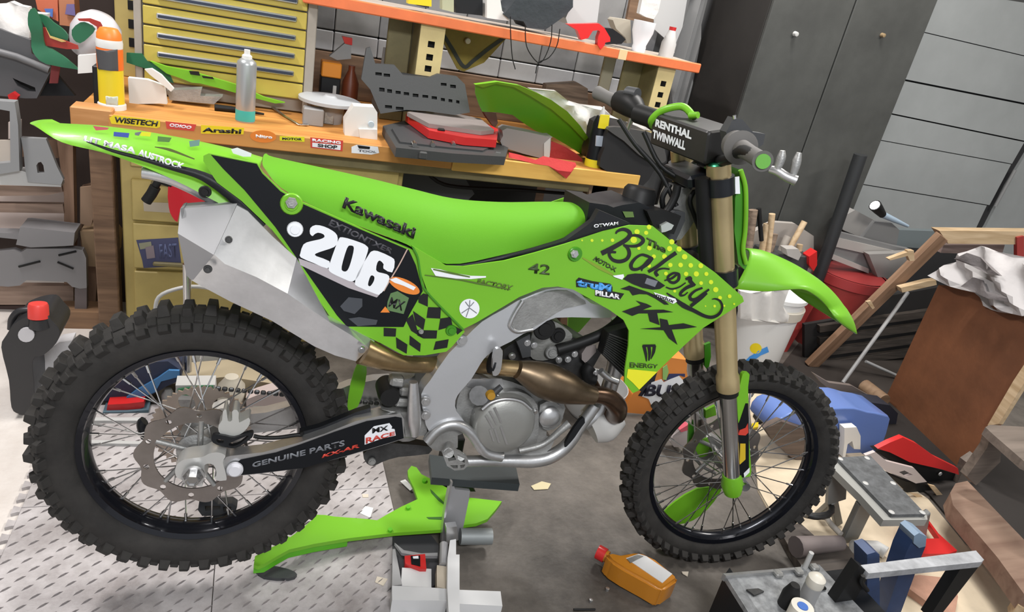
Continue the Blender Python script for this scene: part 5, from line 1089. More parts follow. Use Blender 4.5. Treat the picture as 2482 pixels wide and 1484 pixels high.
# black bin at the bench end
tag(panel('black_bin', z3((1210, 690), (1330, 670), (1600, 750), (1670, 930), (1640, 960), (1560, 1020), (1480, 1130), (1300, 1060), (1140, 980), (1180, 830)), WORLD, 2.62, .20, mat('soft_black', (.016, .016, .017), .55), grid=0, sm=2), 'black plastic bin on the right end of the bench', 'bin')
BL_ = [x for x in bpy.data.objects if x.name == 'black_bin'][0]
t = (panel('bin_lid', z3((1200, 690), (1260, 670), (1400, 690), (1600, 740), (1660, 900), (1640, 950), (1560, 950), (1450, 890), (1330, 780)), WORLD, 2.60, .02, mat('grey_lid_sheen', (.07, .068, .066), .4), grid=0, sm=2)); t.parent = BL_; t['label'] = 'dark grey tilted lid'
# white cloth bundle behind green fender
tag(panel('white_cloth_bundle', z3((590, 370), (800, 390), (900, 470), (1000, 500), (1170, 520), (1230, 580), (1350, 640), (1540, 650), (1560, 700), (1300, 690), (1220, 680), (1100, 700), (1050, 750), (960, 640), (840, 540), (720, 450)), WORLD, lambda x, z: 2.95+.02*math.sin(x*40)*math.cos(z*60), .03, mat('white_cloth', (.62, .60, .58), .85, bump=.4, bscale=30), grid=.02, sm=1), 'crumpled white cloth behind the green fender on the bench', 'cloth')
tag(panel('dark_canister', z3((230, 545), (330, 560), (345, 640), (320, 680), (260, 600)), WORLD, 2.88, .05, mat('rust_brown', (.06, .03, .02), .6), grid=0, sm=1), 'dark brown lump of metal below the green fender end', 'scrap')
# ================================================================ THINGS ON THE SHELF (z = 1.362)
def sh(name, lab, cat, pl, Y, th, m, **k): return tag(panel(name, zK(*pl), WORLD, Y, th, m, grid=k.pop('grid', 0), **k), lab, cat)
sh('duffel_bag', 'dark slate crumpled bag on the orange shelf', 'bag', ((190, 160), (320, 0), (960, 0), (960, 80), (880, 170), (700, 300), (650, 330), (450, 310), (410, 240), (250, 210)), 2.97, .16, mat('slate_bag', (.028, .035, .042), .7, bump=.4, bscale=20), grid=.03, sm=1)
sh('plastic_box', 'translucent white box above the red handle on the shelf', 'box', ((965, 0), (1260, 0), (1230, 250), (900, 265), (880, 200)), 3.05, .12, mat('clear_white_plastic', (.52, .53, .53), .35))
sh('white_bag', 'white plastic bag at the left of the dark bag on the shelf', 'bag', ((0, 0), (150, 0), (170, 120), (240, 190), (250, 235), (100, 215), (0, 200)), 2.99, .08, M_white, sm=1)
r = thing('carry_handle', 'bright red plastic arched handle hanging over the shelf edge', 'handle', loc=(1.4, 2.93, 1.36))
sub(r, pnl('arch', zK((900, 270), (1250, 262), (1310, 310), (1375, 420), (1375, 465), (1320, 475), (1315, 500), (1270, 555), (1235, 500), (1240, 420), (1262, 355), (1240, 335), (1180, 345), (1130, 425), (1050, 445), (1010, 340)), 2.93, .03, mat('bright_red_plastic', (.75, .02, .02), .35)))
sh('black_tape_gun', 'black wedge-shaped tool on the shelf behind the red handle', 'tool', ((1290, 310), (1400, 320), (1500, 390), (1548, 440), (1500, 490), (1320, 495), (1370, 460)), 3.0, .04, M_black, sm=1)
sh('beige_cup', 'beige plastic cup behind the white cup on the shelf', 'cup', ((1405, 225), (1430, 200), (1600, 225), (1610, 480), (1560, 485), (1545, 420), (1440, 320)), 3.08, .06, mat('beige_plastic', (.40, .36, .29), .5))
t = thing('paper_cup', 'white tapered cup standing on the right part of the shelf', 'cup', loc=at(*zK((1690, 540))[0], 1, 3.03)); t.location.z = 1.362
lathe('cup', [(0, 0), (.030, 0), (.032, .02), (.030, .03), (.048, .085), (.051, .13), (.048, .13), (.03, .05), (0, .05)], M_whiteink, t)
t = thing('small_bottle', 'grey-white bottle with a red cap at the right end of the shelf', 'bottle', loc=at(*zK((2000, 590))[0], 1, 3.02)); t.location.z = 1.362
lathe('body', [(0, 0), (.034, 0), (.034, .06), (.020, .10), (.016, .115), (0, .115)], M_lgrey, t); lathe('cap', [(0, .113), (.015, .113), (.016, .13), (0, .13)], M_red, t)
sub(t, pnl('spout', zK((2035, 480), (2090, 490), (2090, 590), (2040, 580)), 3.0, .02, M_lgrey))
sh('hanging_rag', 'white rag hanging at the top above the cup', 'rag', ((1730, 0), (1940, 0), (1910, 130), (1860, 215), (1770, 190), (1700, 150)), 3.1, .03, mat('white_cloth', (.62, .60, .58), .85), sm=1)
sh('wall_board', 'brown board strip on the wall above the white cup', 'board', ((1600, 0), (1730, 0), (1700, 160), (1860, 215), (1850, 270), (1560, 215)), 3.3, .02, W_br)
sh('white_wall_sheet', 'pale hanging sheet at the right end above the shelf', 'sheet', ((1930, 0), (2230, 0), (2180, 300), (2090, 520), (1870, 330), (1860, 220)), 3.35, .01, mat('pale_sheet', (.42, .42, .42), .7))
for i, (pl, m, lab) in enumerate((((990, 0, 1046, 12), M_yst, 'small yellow carton on the shelf'), ((1010, 4, 1040, 16), mat('navy_box', (.05, .07, .16), .5), 'small navy carton beside the yellow one on the shelf'), ((1072, 0, 1100, 26), mat('sage_box', (.40, .42, .28), .5), 'small sage green carton left of the white bag on the shelf'), ((1105, 0, 1170, 34), M_black, 'black box left of the white bag on the shelf'))):
    x0, y0, x1, y1 = pl; tag(pnl('carton', [(x0, y0-6), (x1, y0), (x1, y1+4), (x0, y1-3)], 2.97+.015*i, .05, m), lab, 'box')
# ================================================================ FLOOR THINGS
zW = zc(180, 820, .23368); zG = zc(1850, 900, .39352); z8b = zc(1300, 1200, .47623); z5 = zc(0, 380, .32342); z5b = zc(1750, 450, .37063); z6 = zc(0, 700, .52817)
def stand(name, lab, cat, px, base, th, m, back=0, **k):
    "upright thing standing on the floor (or z0) at the depth of the pixel where its base meets it"
    z0 = k.pop('z0', 0); Y = at(*base, 2, z0).y+back
    return tag(panel(name, px, WORLD, k.pop('yf', None) or Y, th, m, grid=k.pop('grid', 0), **k), lab, cat)
def hz(name, px, ztop, th, m, lab=None, cat=None, par=None, **k):
    yf = (lambda x, z: -ztop(x, z)) if callable(ztop) else -ztop
    o = panel(name, px, HZ, yf, th, m, grid=k.pop('grid', 0), **k)
    o.matrix_world = HZ.M
    if par: o.parent = par; o.matrix_parent_inverse = Matrix.Translation(par.location).inverted()
    return tag(o, lab, cat) if lab else o
# ---- rubber treadplate mat, tiles with interlocking teeth
M_mat = ramp_mat('treadplate_rubber', 5, (.27, .245, .24), (.54, .51, .51), .5, bump=.1, b2=200)
matt = thing('floor_mat', 'grey treadplate interlocking floor mat under the rear wheel', 'mat', loc=(-.56, .8, 0))
def matb(nm, x0, y0, x1, y1): return boxb(nm, (x0+.56, y0-.8, 0), (x1+.56, y1-.8, .010), M_mat, matt, bev=.001)
for x0, x1 in ((-.555, -.06), (-.058, .44)):
    for y0, y1 in ((.62, 1.238), (1.24, 1.758), (1.76, 2.25)): matb('mat_tile', x0, y0, x1, y1)
tm = bmesh.new()
for i in range(22):
    for j in range(52):
        x = -.54+i*.045; y = .66+j*.030
        if x > .43 or y > 2.23: continue
        a = math.radians(38)
        dx, dy = .0145*math.cos(a), .0145*math.sin(a); nx_, ny_ = -math.sin(a)*.0021, math.cos(a)*.0021
        ox = .0225 if j % 2 else 0
        x += ox
        b4 = [tm.verts.new((x+s*dx+t*nx_+.56, y+s*dy+t*ny_-.8, .010)) for s, t in ((-1, 0), (0, -1), (1, 0), (0, 1))]
        t4 = tm.verts.new((x+.56-dx*.4, y-.8-dy*.4, .0148)); t5 = tm.verts.new((x+.56+dx*.4, y-.8+dy*.4, .0148))
        tm.faces.new((b4[0], b4[1], t4)); tm.faces.new((b4[1], b4[2], t5)); tm.faces.new((b4[1], t5, t4)); tm.faces.new((b4[2], b4[3], t5)); tm.faces.new((b4[3], b4[0], t4)); tm.faces.new((b4[3], t4, t5))
o = new('tread_pattern', mesh_bm(tm), mat('shaded_tread_rubber', (.20, .18, .178), .6), matt); o['kind'] = 'stuff'  # treads darkened to paint the shadow side of each bar
tooth = shell_me(lambda u, v: ((u, v, .0098), (u, v, 0)), [(0, -.010), (-.006, -.010), (-.020, -.016), (-.020, .016), (-.006, .010), (0, .010)], [], 0); tooth.materials.append(M_mat)
for k in range(30):
    o = bpy.data.objects.new('mat_tooth', tooth); COL.objects.link(o); o.parent = matt; o.location = (.005, .66-.8+k*.052, 0)
# dark scuff of rubber under the teeth
# ---- pale board on the right part of the floor
hz('cream_board', [(1812, 935), (1838, 1190), (1897, 1300), (1985, 1430), (2030, 1500), (2560, 1500), (2560, 1470), (2340, 1320), (2250, 1210), (2120, 1120), (2030, 1060), (1985, 985)], .006, .006, mat('cream_board', (.62, .52, .38), .7, var=.12, vscale=5), 'large cream coloured board lying flat on the floor at the right', 'board', grid=0)
# ---- lift stand
std = thing('lift_stand', 'silver and white lift stand with black top plate under the engine', 'bike stand', loc=(.6, 1.5, 0))
M_stand = mat('silver_stand_paint', (.40, .40, .41), .45, .4); M_standw = mat('white_stand_paint', (.62, .62, .62), .45)
def s_(o): return sub(std, o)
q = [at(*p, 2, .25) for p in zE((515, 1085), (1080, 1160), (1105, 1280), (530, 1235))]
def prism4(nm, pts, z0, z1, m): 
    me = shell_me(lambda u, v: ((u, v, z1), (u, v, z0)), [(p.x, p.y) for p in pts], [], 0); return new(nm, me, m)
s_(prism4('top_plate', q, .225, .25, mat('dark_rubber_pad', (.03, .038, .04), .5)))
pc = at(1150, 1150, 2, .12)
s_(boxb('column', (q[0].x+.08, q[0].y+.10, .0), (q[0].x+.14, q[0].y+.16, .225), M_gun))
s_(pnl('pad_bracket', zfl((1800, 395), (1950, 405), (1995, 470), (1960, 470), (1820, 455)), 1.62, .03, M_gun))
s_(pnl('lever_arm', zfl((1795, 395), (1815, 395), (1830, 450), (1950, 465), (1940, 540), (1895, 760), (1880, 850), (1720, 900), (1720, 820), (1760, 600)), 1.50, .012, M_stand))
s_(pnl('lever_flange', zfl((1795, 392), (1812, 395), (1750, 700), (1730, 900), (1718, 900), (1745, 640)), 1.485, .02, M_alu))
s_(tube('cross_tube', [at(*p, 2, .05) for p in zfl((1870, 830), (2122, 830))], .024, mat('grey_tube', (.26, .28, .28), .5, .3), n=20))
s_(pnl('clevis', zfl((1760, 760), (1845, 750), (1855, 860), (1760, 900)), 1.455, .02, M_alu))
s_(hz('base_side', zfl((1330, 820), (1640, 820), (1700, 900), (1690, 1200), (1640, 1240), (1325, 1230)), .015, .012, mat('stand_dark', (.05, .05, .055), .5), grid=0))
s_(hz('base_plate', zfl((1405, 1080), (1640, 1090), (1640, 1240), (1395, 1225)), .03, .02, M_standw))
s_(hz('base_rim', zfl((1330, 930), (1350, 930), (1405, 1215), (1325, 1225)), .035, .03, M_stand))
s_(hz('base_brace', zfl((1345, 880), (1420, 940), (1560, 965), (1690, 960), (1690, 985), (1520, 985), (1400, 960)), .035, .01, M_stand))
s_(hz('cream_block', zfl((1685, 1060), (1760, 1070), (1755, 1250), (1685, 1230)), .05, .04, mat('cream_block', (.55, .48, .38), .6)))
s_(hz('front_bar', zfl((1325, 1225), (1640, 1240), (1770, 1250), (1770, 1345), (1325, 1340)), .055, .05, M_standw))
s_(hz('upright_bar', zfl((1790, 860), (1838, 850), (1838, 975), (1866, 975), (1866, 1240), (1868, 1480), (1780, 1480), (1768, 1240), (1770, 1000)), .075, .03, mat('white_stand_bar', (.70, .70, .70), .4)))
s_(hz('foot_bar', zfl((1866, 1258), (2195, 1270), (2210, 1388), (1866, 1370)), .055, .05, mat('white_stand_bar', (.70, .70, .70), .4)))
s_(tube('lever_strut', [at(*zfl((1740, 890))[0], 2, .06), at(*zfl((1735, 1060))[0], 2, .05)], .012, M_stand))
tin = thing('small_tin', 'small red tin with black label lying on the stand base', 'tin', loc=at(*zfl((1510, 1030))[0], 2, .03))
sub(tin, hz('tin_body', zfl((1425, 985), (1590, 970), (1600, 1090), (1550, 1090), (1430, 1045)), .04, .02, M_red)); sub(tin, hz('tin_label', zfl((1475, 985), (1550, 982), (1552, 1068), (1480, 1050)), .042, .002, M_gloss)); sub(tin, hz('tin_mark', zfl((1490, 990), (1535, 985), (1538, 1005), (1495, 1005)), .0435, .002, M_whiteink))
# ---- green side shroud lying on the floor
gso = zfl((215, 1058), (225, 990), (280, 955), (300, 930), (320, 893), (352, 920), (420, 890), (475, 850), (490, 828), (505, 838), (565, 795), (580, 762), (600, 770), (690, 690), (700, 655), (790, 658), (860, 670), (1130, 690), (1205, 700), (1290, 650), (1400, 590), (1530, 530), (1500, 440), (1455, 350), (1450, 300), (1480, 263), (1520, 275), (1560, 330), (1640, 370), (1700, 405), (1785, 450), (1760, 520), (1960, 520), (2205, 548), (2160, 610), (2090, 690), (2000, 725), (1920, 735), (1720, 775), (1350, 800), (970, 845), (700, 890), (500, 935), (400, 990), (300, 1050), (250, 1070))
def gz(x, y): return .065+.03*max(0, y-1.75)/.2*1.0+.012*math.sin(x*9+1)
gs = thing('floor_bodywork', 'long bright green plastic bodywork piece lying on the floor below the engine', 'bodywork', loc=(.35, 1.6, 0))
hz('panel', gso, gz, .012, M_green, par=gs, grid=.03, ang=60)
hz('side_lip', zfl((215, 1058), (300, 1050), (400, 990), (500, 935), (700, 890), (970, 845), (960, 820), (700, 870), (480, 920), (380, 975), (280, 1035)), lambda x, y: gz(x, y)-.012, .03, mat('green_lip', (.10, .42, .012), .4), par=gs)
for pl in (((1630, 450), (1650, 465), (1760, 575), (1750, 580), (1700, 545), (1640, 480)), ((1600, 675), (1730, 672), (1730, 695), (1620, 690))):
    hz('slot', zfl(*pl), lambda x, y: gz(x, y)+.001, .002, mat('slot_dark', (.02, .10, .004), .6), par=gs)
for c in ((1585, 375), (1455, 590), (1310, 770)): hz('clip_boss', zfl(*ellipse(c[0], c[1], 18, 15, n=12)), lambda x, y: gz(x, y)+.008, .008, mat('green_lip', (.10, .42, .012), .4), par=gs)
tag(panel('black_lever', [(650, 1370), (700, 1380), (720, 1392), (700, 1402), (640, 1398), (618, 1378)], HZ, -.02, .018, M_dgrey, grid=0, sm=2), 'dark grey plastic foot below the left tip of the green bodywork', 'bodywork').matrix_world = HZ.M
# paper scraps
for i, (pl, m, lab) in enumerate(((zfl((1110, 585), (1175, 600), (1150, 680), (1065, 640)), M_white, 'white scrap of paper on the mat left of the green bodywork arm'), (zfl((1205, 1150), (1290, 1170), (1255, 1225), (1188, 1195)), mat('cream_paper', (.62, .55, .45), .8), 'cream scrap of paper left of the stand base'), (zfl((1390, 385), (1430, 372), (1500, 440), (1470, 460)), M_white, 'white scrap of paper tucked by the tall arm of the green bodywork'), (zfl((1085, 490), (1135, 490), (1135, 515), (1090, 515)), mat('cream_paper', (.62, .55, .45), .8), 'tiny cream scrap on the dark floor above the white scrap'), (zE((1180, 1290), (1250, 1260), (1310, 1275), (1290, 1310), (1200, 1315)), mat('yellow_peel', (.55, .48, .30), .8), 'pale yellow peeled patch of tape on the floor right of the stand top'), (z8b((740, 390), (775, 390), (770, 415), (745, 400)), mat('cream_paper', (.62, .55, .45), .8), 'tiny yellow scrap right of the orange bottle'))):
    hz('paper_scrap', pl, .012 if i < 4 else .004, .002, m, lab, 'scrap')
# small bolts bits
for (a, b, lab) in ((278, 535, 'small silver bolt on the floor below the orange bottle'), (362, 478, 'tiny white speck of plastic left of the orange bottle')):
    p = at(*z8b((a, b))[0], 2, .006); tag(lathe('floor_bolt', [(0, 0), (.005, 0), (.006, .008), (0, .010)], M_alu, None, (p.x, p.y, 0), n=8), lab, 'bolt')
tag(tube('black_pin', [at(*z8b((190, 583))[0], 2, .004), at(*z8b((300, 583))[0], 2, .004)], .003, M_gun), 'thin black pin lying on the floor near the lower edge', 'pin')
# ---- orange oil bottle on its side
ob = thing('oil_bottle', 'orange plastic oil bottle with red cap lying on the floor', 'bottle', loc=(1.1, 1.35, 0))
ob_o = z8b((352, 296), (385, 290), (430, 300), (500, 288), (540, 292), (610, 325), (716, 412), (722, 430), (650, 480), (625, 478), (560, 440), (450, 380), (380, 335))
M_oil = mat('orange_oil_plastic', (.50, .19, .015), .32, coat=.2)
hz('body', ob_o, .075, .072, M_oil, par=ob, sm=0)
me = [x for x in ob.children][0].data
bm = bmesh.new(); bm.from_mesh(me); bmesh.ops.bevel(bm, geom=[e for e in bm.edges if len(e.link_faces) == 2 and e.calc_face_angle(0) > .5], offset=.008, segments=3, affect='EDGES'); bm.to_mesh(me); bm.free(); shade(me, 60)
n0, n1 = at(*z8b((365, 318))[0], 2, .045), at(*z8b((318, 292))[0], 2, .045); dn = (n1-n0).normalized()
sub(ob, tube('neck', [n0, n1], .018, M_oil, n=20)); sub(ob, tube('cap', [n1-dn*.022, n1+dn*.004], .022, M_red, n=20))
hz('label', z8b((457, 322), (520, 300), (560, 312), (692, 402), (642, 448)), .0765, .003, mat('silver_label', (.62, .62, .62), .5), par=ob); hz('label', z8b((462, 325), (515, 304), (545, 312), (480, 345)), .0785, .002, M_cast, par=ob)
def vframe(P1, P2):
    "vertical plane through two points, seen from the camera side"
    a = (P2-P1); a.z = 0; a.normalize(); n = Vector((a.y, -a.x, 0))
    if n.dot(CAM-P1) < 0: a = -a; n = -n
    return Frame(Matrix.Translation(P1) @ Matrix((a, -n, Vector((0, 0, 1)))).transposed().to_4x4())
VF = vframe(at(*z8b((450, 380))[0], 2, .07), at(*z8b((625, 478))[0], 2, .07))
o = panel('label', z8b((495, 432), (575, 480), (570, 525), (487, 467)), VF, -.002, .002, M_whiteink, grid=0); o.matrix_world = VF.M; o.parent = ob; o.matrix_parent_inverse = Matrix.Translation(ob.location).inverted()
# ================================================================ LEFT CLUTTER
M_jug = mat('black_jug', (.022, .022, .024), .42, bump=.05)
jug = thing('jerrycan', 'black plastic jerrycan with a red cap left of the rear wheel', 'jerrycan', loc=at(90, 1005, 2, 0)); JY = jug.location.y
jo = z6((130, 128), (205, 118), (240, 150), (275, 195), (258, 250), (200, 305), (150, 330), (158, 480), (125, 572), (85, 575), (52, 545), (40, 420), (5, 270), (30, 215), (65, 160))
o = panel('body', jo, WORLD, JY-.02, .14, M_jug, grid=0, sm=3); sub(jug, o); sub(jug, panel('label', z6(*ellipse(120, 213, 38, 33, n=16)), WORLD, JY-.028, .006, mat('painted_light_spot', (.55, .54, .56), .4), grid=0))  # pale disc on the can is painted light, nothing printed there
bv = o.modifiers.new('b', 'BEVEL'); bv.width = .012; bv.segments = 3; bv.limit_method = 'ANGLE'; bv.angle_limit = 1
sub(jug, tube('handle', [wp(*p, JY+.03) for p in z6((50, 185), (55, 140), (85, 105), (135, 98), (150, 110))], .010, M_jug, sm=4))
p = wp(*z6((177, 118))[0], JY-.01); sub(jug, lathe('cap', [(0, .035), (.024, .035), (.027, .028), (.028, -.010), (0, -.010)], mat('cap_red', (.65, .05, .04), .4), None, p, (-.15, 0, 0), n=20))
sub(jug, lathe('neck', [(.03, -.04), (.026, -.01)], M_jug, None, p, n=20))
stand('white_sack', 'pale crumpled plastic sack between the jerrycan and rear tyre', 'sack', z6((150, 330), (200, 300), (270, 250), (330, 240), (330, 520), (150, 600), (158, 480)), (120, 1000), .06, mat('pale_sack', (.50, .49, .50), .6, bump=.4, bscale=20), back=.10, sm=1)
# rack posts and boards
rack = thing('wooden_rack', 'rough wooden rack with cross boards at the far left', 'rack', loc=(-.75, 2.95, 0))
W_r1 = wood('rack_wood', (.16, .09, .055), (.28, .17, .11), 3, axis=2)
def rk(nm, pl, Y, th, m): sub(rack, pnl(nm, pl, Y, th, m))
rk('post', z5((425, -140), (545, -140), (560, 620), (545, 1160), (480, 1160), (480, 300)), 2.93, .05, W_r1)
rk('post', z5((600, 240), (735, 200), (740, 380), (755, 540), (710, 1160), (650, 1160), (600, 600)), 3.0, .05, W_r1)
for pl in (((-450, 215), (460, 220), (470, 265), (350, 290), (-450, 300)), ((-450, 350), (470, 360), (480, 425), (-450, 410)), ((-450, 960), (550, 970), (550, 1110), (-450, 1110))): rk('board', z5(*pl), 2.92, .03, wood('rack_board', (.18, .12, .09), (.30, .21, .16), 3))
rk('board', z5((-450, -80), (430, -130), (460, -100), (440, 10), (-450, -20)), 3.05, .03, W_r1)
rk('back_board', z5((-450, 230), (500, 230), (500, 600), (-450, 600)), 3.2, .02, mat('pale_back_board', (.62, .52, .48), .7))
rk('foot', z5((470, 1165), (780, 1170), (770, 1310), (430, 1290), (380, 1170)), 2.80, .10, wood('foot_wood', (.16, .09, .05), (.26, .15, .08), 3))
rk('foot', z5((-60, 1120), (370, 1110), (340, 1300), (-60, 1420)), 2.95, .10, mat('dark_red_brown', (.06, .035, .03), .8))
tag(pnl('dark_gap_panel', [(225, 340), (300, 350), (318, 760), (225, 780), (235, 600)], 3.05, .02, mat('painted_gap_shade', (.03, .018, .014), .8)), 'very dark painted shade in the gap left of the tan drawer cabinet', 'board')  # panel stands for the dark gap, its shade put into the colour
tag(pnl('cardboard_sheet', z5((600, 230), (735, 215), (740, 300), (680, 525), (600, 500)), 2.90, .01, mat('cardboard', (.26, .17, .11), .75)), 'tan cardboard flap hanging from the wooden rack', 'cardboard')
tag(pnl('cardboard_box', z5((600, 560), (830, 555), (880, 620), (870, 760), (820, 830), (640, 820)), 2.88, .12, mat('cardboard2', (.24, .16, .09), .75)), 'small cardboard box at the foot of the wooden rack posts', 'box')
# grey plastic step stool on the rack
st = thing('step_stool', 'grey plastic folding step stool standing on the wooden rack', 'stool', loc=(-.7, 2.85, .35)); M_st = mat('stool_grey', (.20, .195, .20), .5, bump=.03)
for nm, pl, Y, th, hs in (('top_roll', ((150, 530), (180, 528), (560, 570), (550, 665), (480, 670), (230, 680), (120, 660)), 2.80, .10, []), ('side_panel', ((100, 700), (150, 720), (200, 690), (560, 690), (620, 700), (645, 760), (650, 985), (600, 990), (540, 975), (500, 940), (200, 925), (150, 965), (60, 975), (0, 970), (-60, 970), (-60, 720)), 2.82, .03, []), ('leg', ((560, 985), (650, 985), (650, 1150), (560, 1160)), 2.83, .03, []), ('rim', ((-60, 570), (140, 575), (130, 620), (-60, 600)), 2.82, .05, [])):
    sub(st, panel(nm, z5(*pl), WORLD, Y, th, M_st if nm != 'leg' else mat('stool_leg_dark', (.12, .10, .10), .6), grid=0, sm=1 if nm == 'top_roll' else 0))
for a, b in (((140, 825), (300, 785)), ((440, 740), (570, 710)), ((430, 790), (550, 840))): sub(st, tube('rib', [wp(*z5(a)[0], 2.817), wp(*z5(b)[0], 2.817)], .004, M_gun, n=6))
# light grey crate bits above
cr = thing('storage_crate', 'light grey plastic crate with an arched cut-out on the rack behind the fender tip', 'crate', loc=(-.7, 2.85, .75)); M_cr = mat('crate_grey', (.26, .265, .27), .5)
sub(cr, panel('end_panel', zL((150, 990), (330, 1000), (370, 1100), (410, 1200), (455, 1290), (440, 1330), (200, 1310), (180, 1210), (170, 1100)), WORLD, 2.82, .02, M_cr, holes=[zL((262, 1190), (275, 1170), (295, 1165), (312, 1190), (320, 1245), (270, 1245))], grid=0))
sub(cr, pnl('frame_post', zL((-40, 725), (105, 735), (130, 900), (140, 1230), (-40, 1260), (-40, 1180), (75, 1170), (70, 800), (-40, 780)), 2.80, .04, M_cr)); sub(cr, pnl('label_panel', zL((-40, 1010), (80, 1010), (80, 1200), (-40, 1220)), 2.83, .01, mat('cream_label', (.50, .44, .38), .6)))
sub(cr, pnl('base', zL((-40, 1225), (160, 1230), (440, 1320), (440, 1345), (-40, 1330)), 2.83, .05, M_lgrey))
sub(cr, panel('hole_back', zL((60, 880), (150, 860), (150, 990), (60, 1000)), WORLD, 2.9, .01, mat('pale_back_board', (.62, .52, .48), .7), grid=0))
# big grey tub with white cloth, above-left
tubb = thing('grey_tub', 'large dark grey plastic tub heaped with white cloth at the far left edge', 'tub', loc=(-.85, 2.95, .95)); M_tub = mat('tub_grey', (.085, .085, .09), .5, bump=.03)
sub(tubb, panel('side', z1((-500, 280), (0, 350), (360, 480), (380, 640), (560, 780), (600, 870), (440, 1180), (300, 1180), (-500, 1100)), WORLD, 2.95, .04, M_tub, holes=[z1((150, 935), (250, 980), (420, 1050), (430, 1100), (330, 1095), (210, 1030))], grid=0)); sub(tubb, tube('rim', [wp(*p, 2.935) for p in z1((-500, 580), (0, 625), (200, 680), (400, 760), (590, 840))], .012, mat('tub_rim', (.15, .15, .155), .5)))
sub(tubb, pnl('inner', z1((-500, 250), (350, 400), (600, 800), (900, 1150), (-500, 1150)), 3.05, .02, M_black))
tag(panel('white_cloth', z1((-500, 80), (50, 50), (120, 20), (230, 70), (330, 90), (350, 150), (560, 170), (550, 230), (370, 300), (345, 480), (-500, 340)), WORLD, lambda x, z: 2.98+.02*math.sin(x*30)*math.sin(z*40), .05, mat('white_cloth', (.62, .60, .58), .85), grid=.03, sm=1), 'white cloth heaped over the dark grey tub', 'cloth')
tag(pnl('red_strap', z1((620, 760), (720, 780), (690, 1000), (590, 1000)), 2.92, .01, mat('maroon_strap', (.16, .02, .02), .7)), 'short maroon strap hanging under the green helmet peak', 'strap')
tag(pnl('red_clip', z1((90, 1140), (150, 1110), (215, 1160), (190, 1215), (110, 1200)), 2.90, .03, M_red), 'small red clip at the left edge above the light grey crate', 'clip')
tag(pnl('orange_carton', z1((425, 0), (690, 0), (700, 260), (640, 230), (560, 180), (450, 110)), 3.15, .08, mat('coral_carton', (.62, .16, .08), .5)), 'coral carton with a blue panel behind the green helmet', 'box'); oc1 = [x for x in bpy.data.objects if x.name == 'orange_carton'][0]; (pnl('print', z1((530, 105), (635, 105), (630, 210), (560, 170)), 3.14, .005, mat('carton_blue', (.10, .20, .55), .5))).parent = oc1
tag(pnl('orange_carton', z1((705, 0), (890, 0), (910, 250), (880, 320), (715, 300)), 3.15, .08, mat('orange_mauve', (.50, .20, .10), .5)), 'orange and mauve carton right of the coral carton', 'box'); (pnl('print', z1((800, 50), (890, 50), (905, 190), (780, 170)), 3.14, .005, mat('mauve', (.18, .14, .32), .5))).parent = [x for x in bpy.data.objects if x.name == 'orange_carton.001'][0]
# red scoop with black lever in front of the cabinet
rs = thing('red_hand_pump', 'glossy red plastic container with a black lever handle behind the silencer', 'container', loc=(-.2, 2.55, .5))
o = panel('body', z5((1260, 225), (1330, 235), (1480, 290), (1660, 350), (1700, 380), (1400, 400), (1345, 420), (1330, 490), (1290, 450), (1265, 380)), WORLD, 2.45, .15, mat('glossy_red', (.50, .015, .025), .25, coat=.5), grid=0, sm=2); sub(rs, o)
sub(rs, tube('lever', [wp(*p, 2.46) for p in z5((1290, 210), (1200, 180), (1165, 220))], .012, M_gun, sm=3)); sub(rs, tube('lever_grip', [wp(*p, 2.46) for p in z5((1165, 225), (1135, 280), (1095, 335))], .017, M_gun, n=14)); sub(rs, tube('support_post', [wp(1395/1*.32342+5, 380+.32342*850, 2.47), wp(452, 745, 2.47), wp(452, 880, 2.47)], .012, M_lgrey))
tag(tube('chrome_bar', [wp(452, 640, 2.3), wp(456, 900, 2.3)], .012, M_steel), 'vertical chrome bar behind the rear tyre below the silencer', 'bar')
tag(tube('cable_loop', [wp(*p, 2.5) for p in [(375, 760), (385, 720), (430, 700), (480, 695), (540, 705)]], .007, M_lgrey, sm=4), 'pale grey cable looped behind the rear tyre', 'cable')
# ---- things on the floor seen through the rear wheel
tb_ = thing('tool_bag', 'navy blue tool bag with a light blue strap seen through the rear wheel', 'bag', loc=at(300, 985, 2, 0)); TY = tb_.location.y
sub(tb_, panel('body', zW((250, 650), (240, 560), (330, 480), (600, 280), (780, 250), (970, 240), (1100, 330), (1110, 430), (960, 500), (860, 560), (700, 640), (500, 660)), WORLD, TY, .15, mat('navy_cloth', (.02, .028, .06), .7, bump=.3, bscale=30), grid=0, sm=1)); sub(tb_, panel('strap', zW((540, 620), (640, 545), (860, 420), (980, 335), (1090, 340), (1090, 400), (900, 450), (840, 560), (700, 620)), WORLD, TY-.01, .01, mat('strap_blue', (.06, .20, .42), .6), grid=0, sm=1))
stand('red_tool_tray', 'low red and white plastic tray on the floor behind the rear wheel', 'tray', zW((335, 750), (345, 690), (540, 680), (720, 660), (725, 715), (640, 745), (540, 748)), (300, 1003), .08, M_red)
stand('teal_tray', 'thin blue-grey strip below the red tray behind the rear wheel', 'tray', zW((295, 770), (540, 765), (770, 745), (770, 775), (500, 800), (295, 795)), (300, 1008), .08, mat('slate_blue', (.07, .12, .15), .5))
stand('white_tub', 'white plastic tub on the floor seen through the top of the rear wheel', 'tub', zW((1080, 180), (1610, 180), (1600, 390), (1500, 400), (1200, 375), (1120, 320)), (500, 915), .15, M_white)
stand('grey_tool_case', 'tan and grey case below the white tub behind the rear wheel', 'case', zW((1100, 440), (1600, 400), (2050, 470), (2080, 600), (1480, 640), (1440, 620), (1060, 620)), (560, 972), .12, mat('tan_case', (.38, .32, .22), .6))
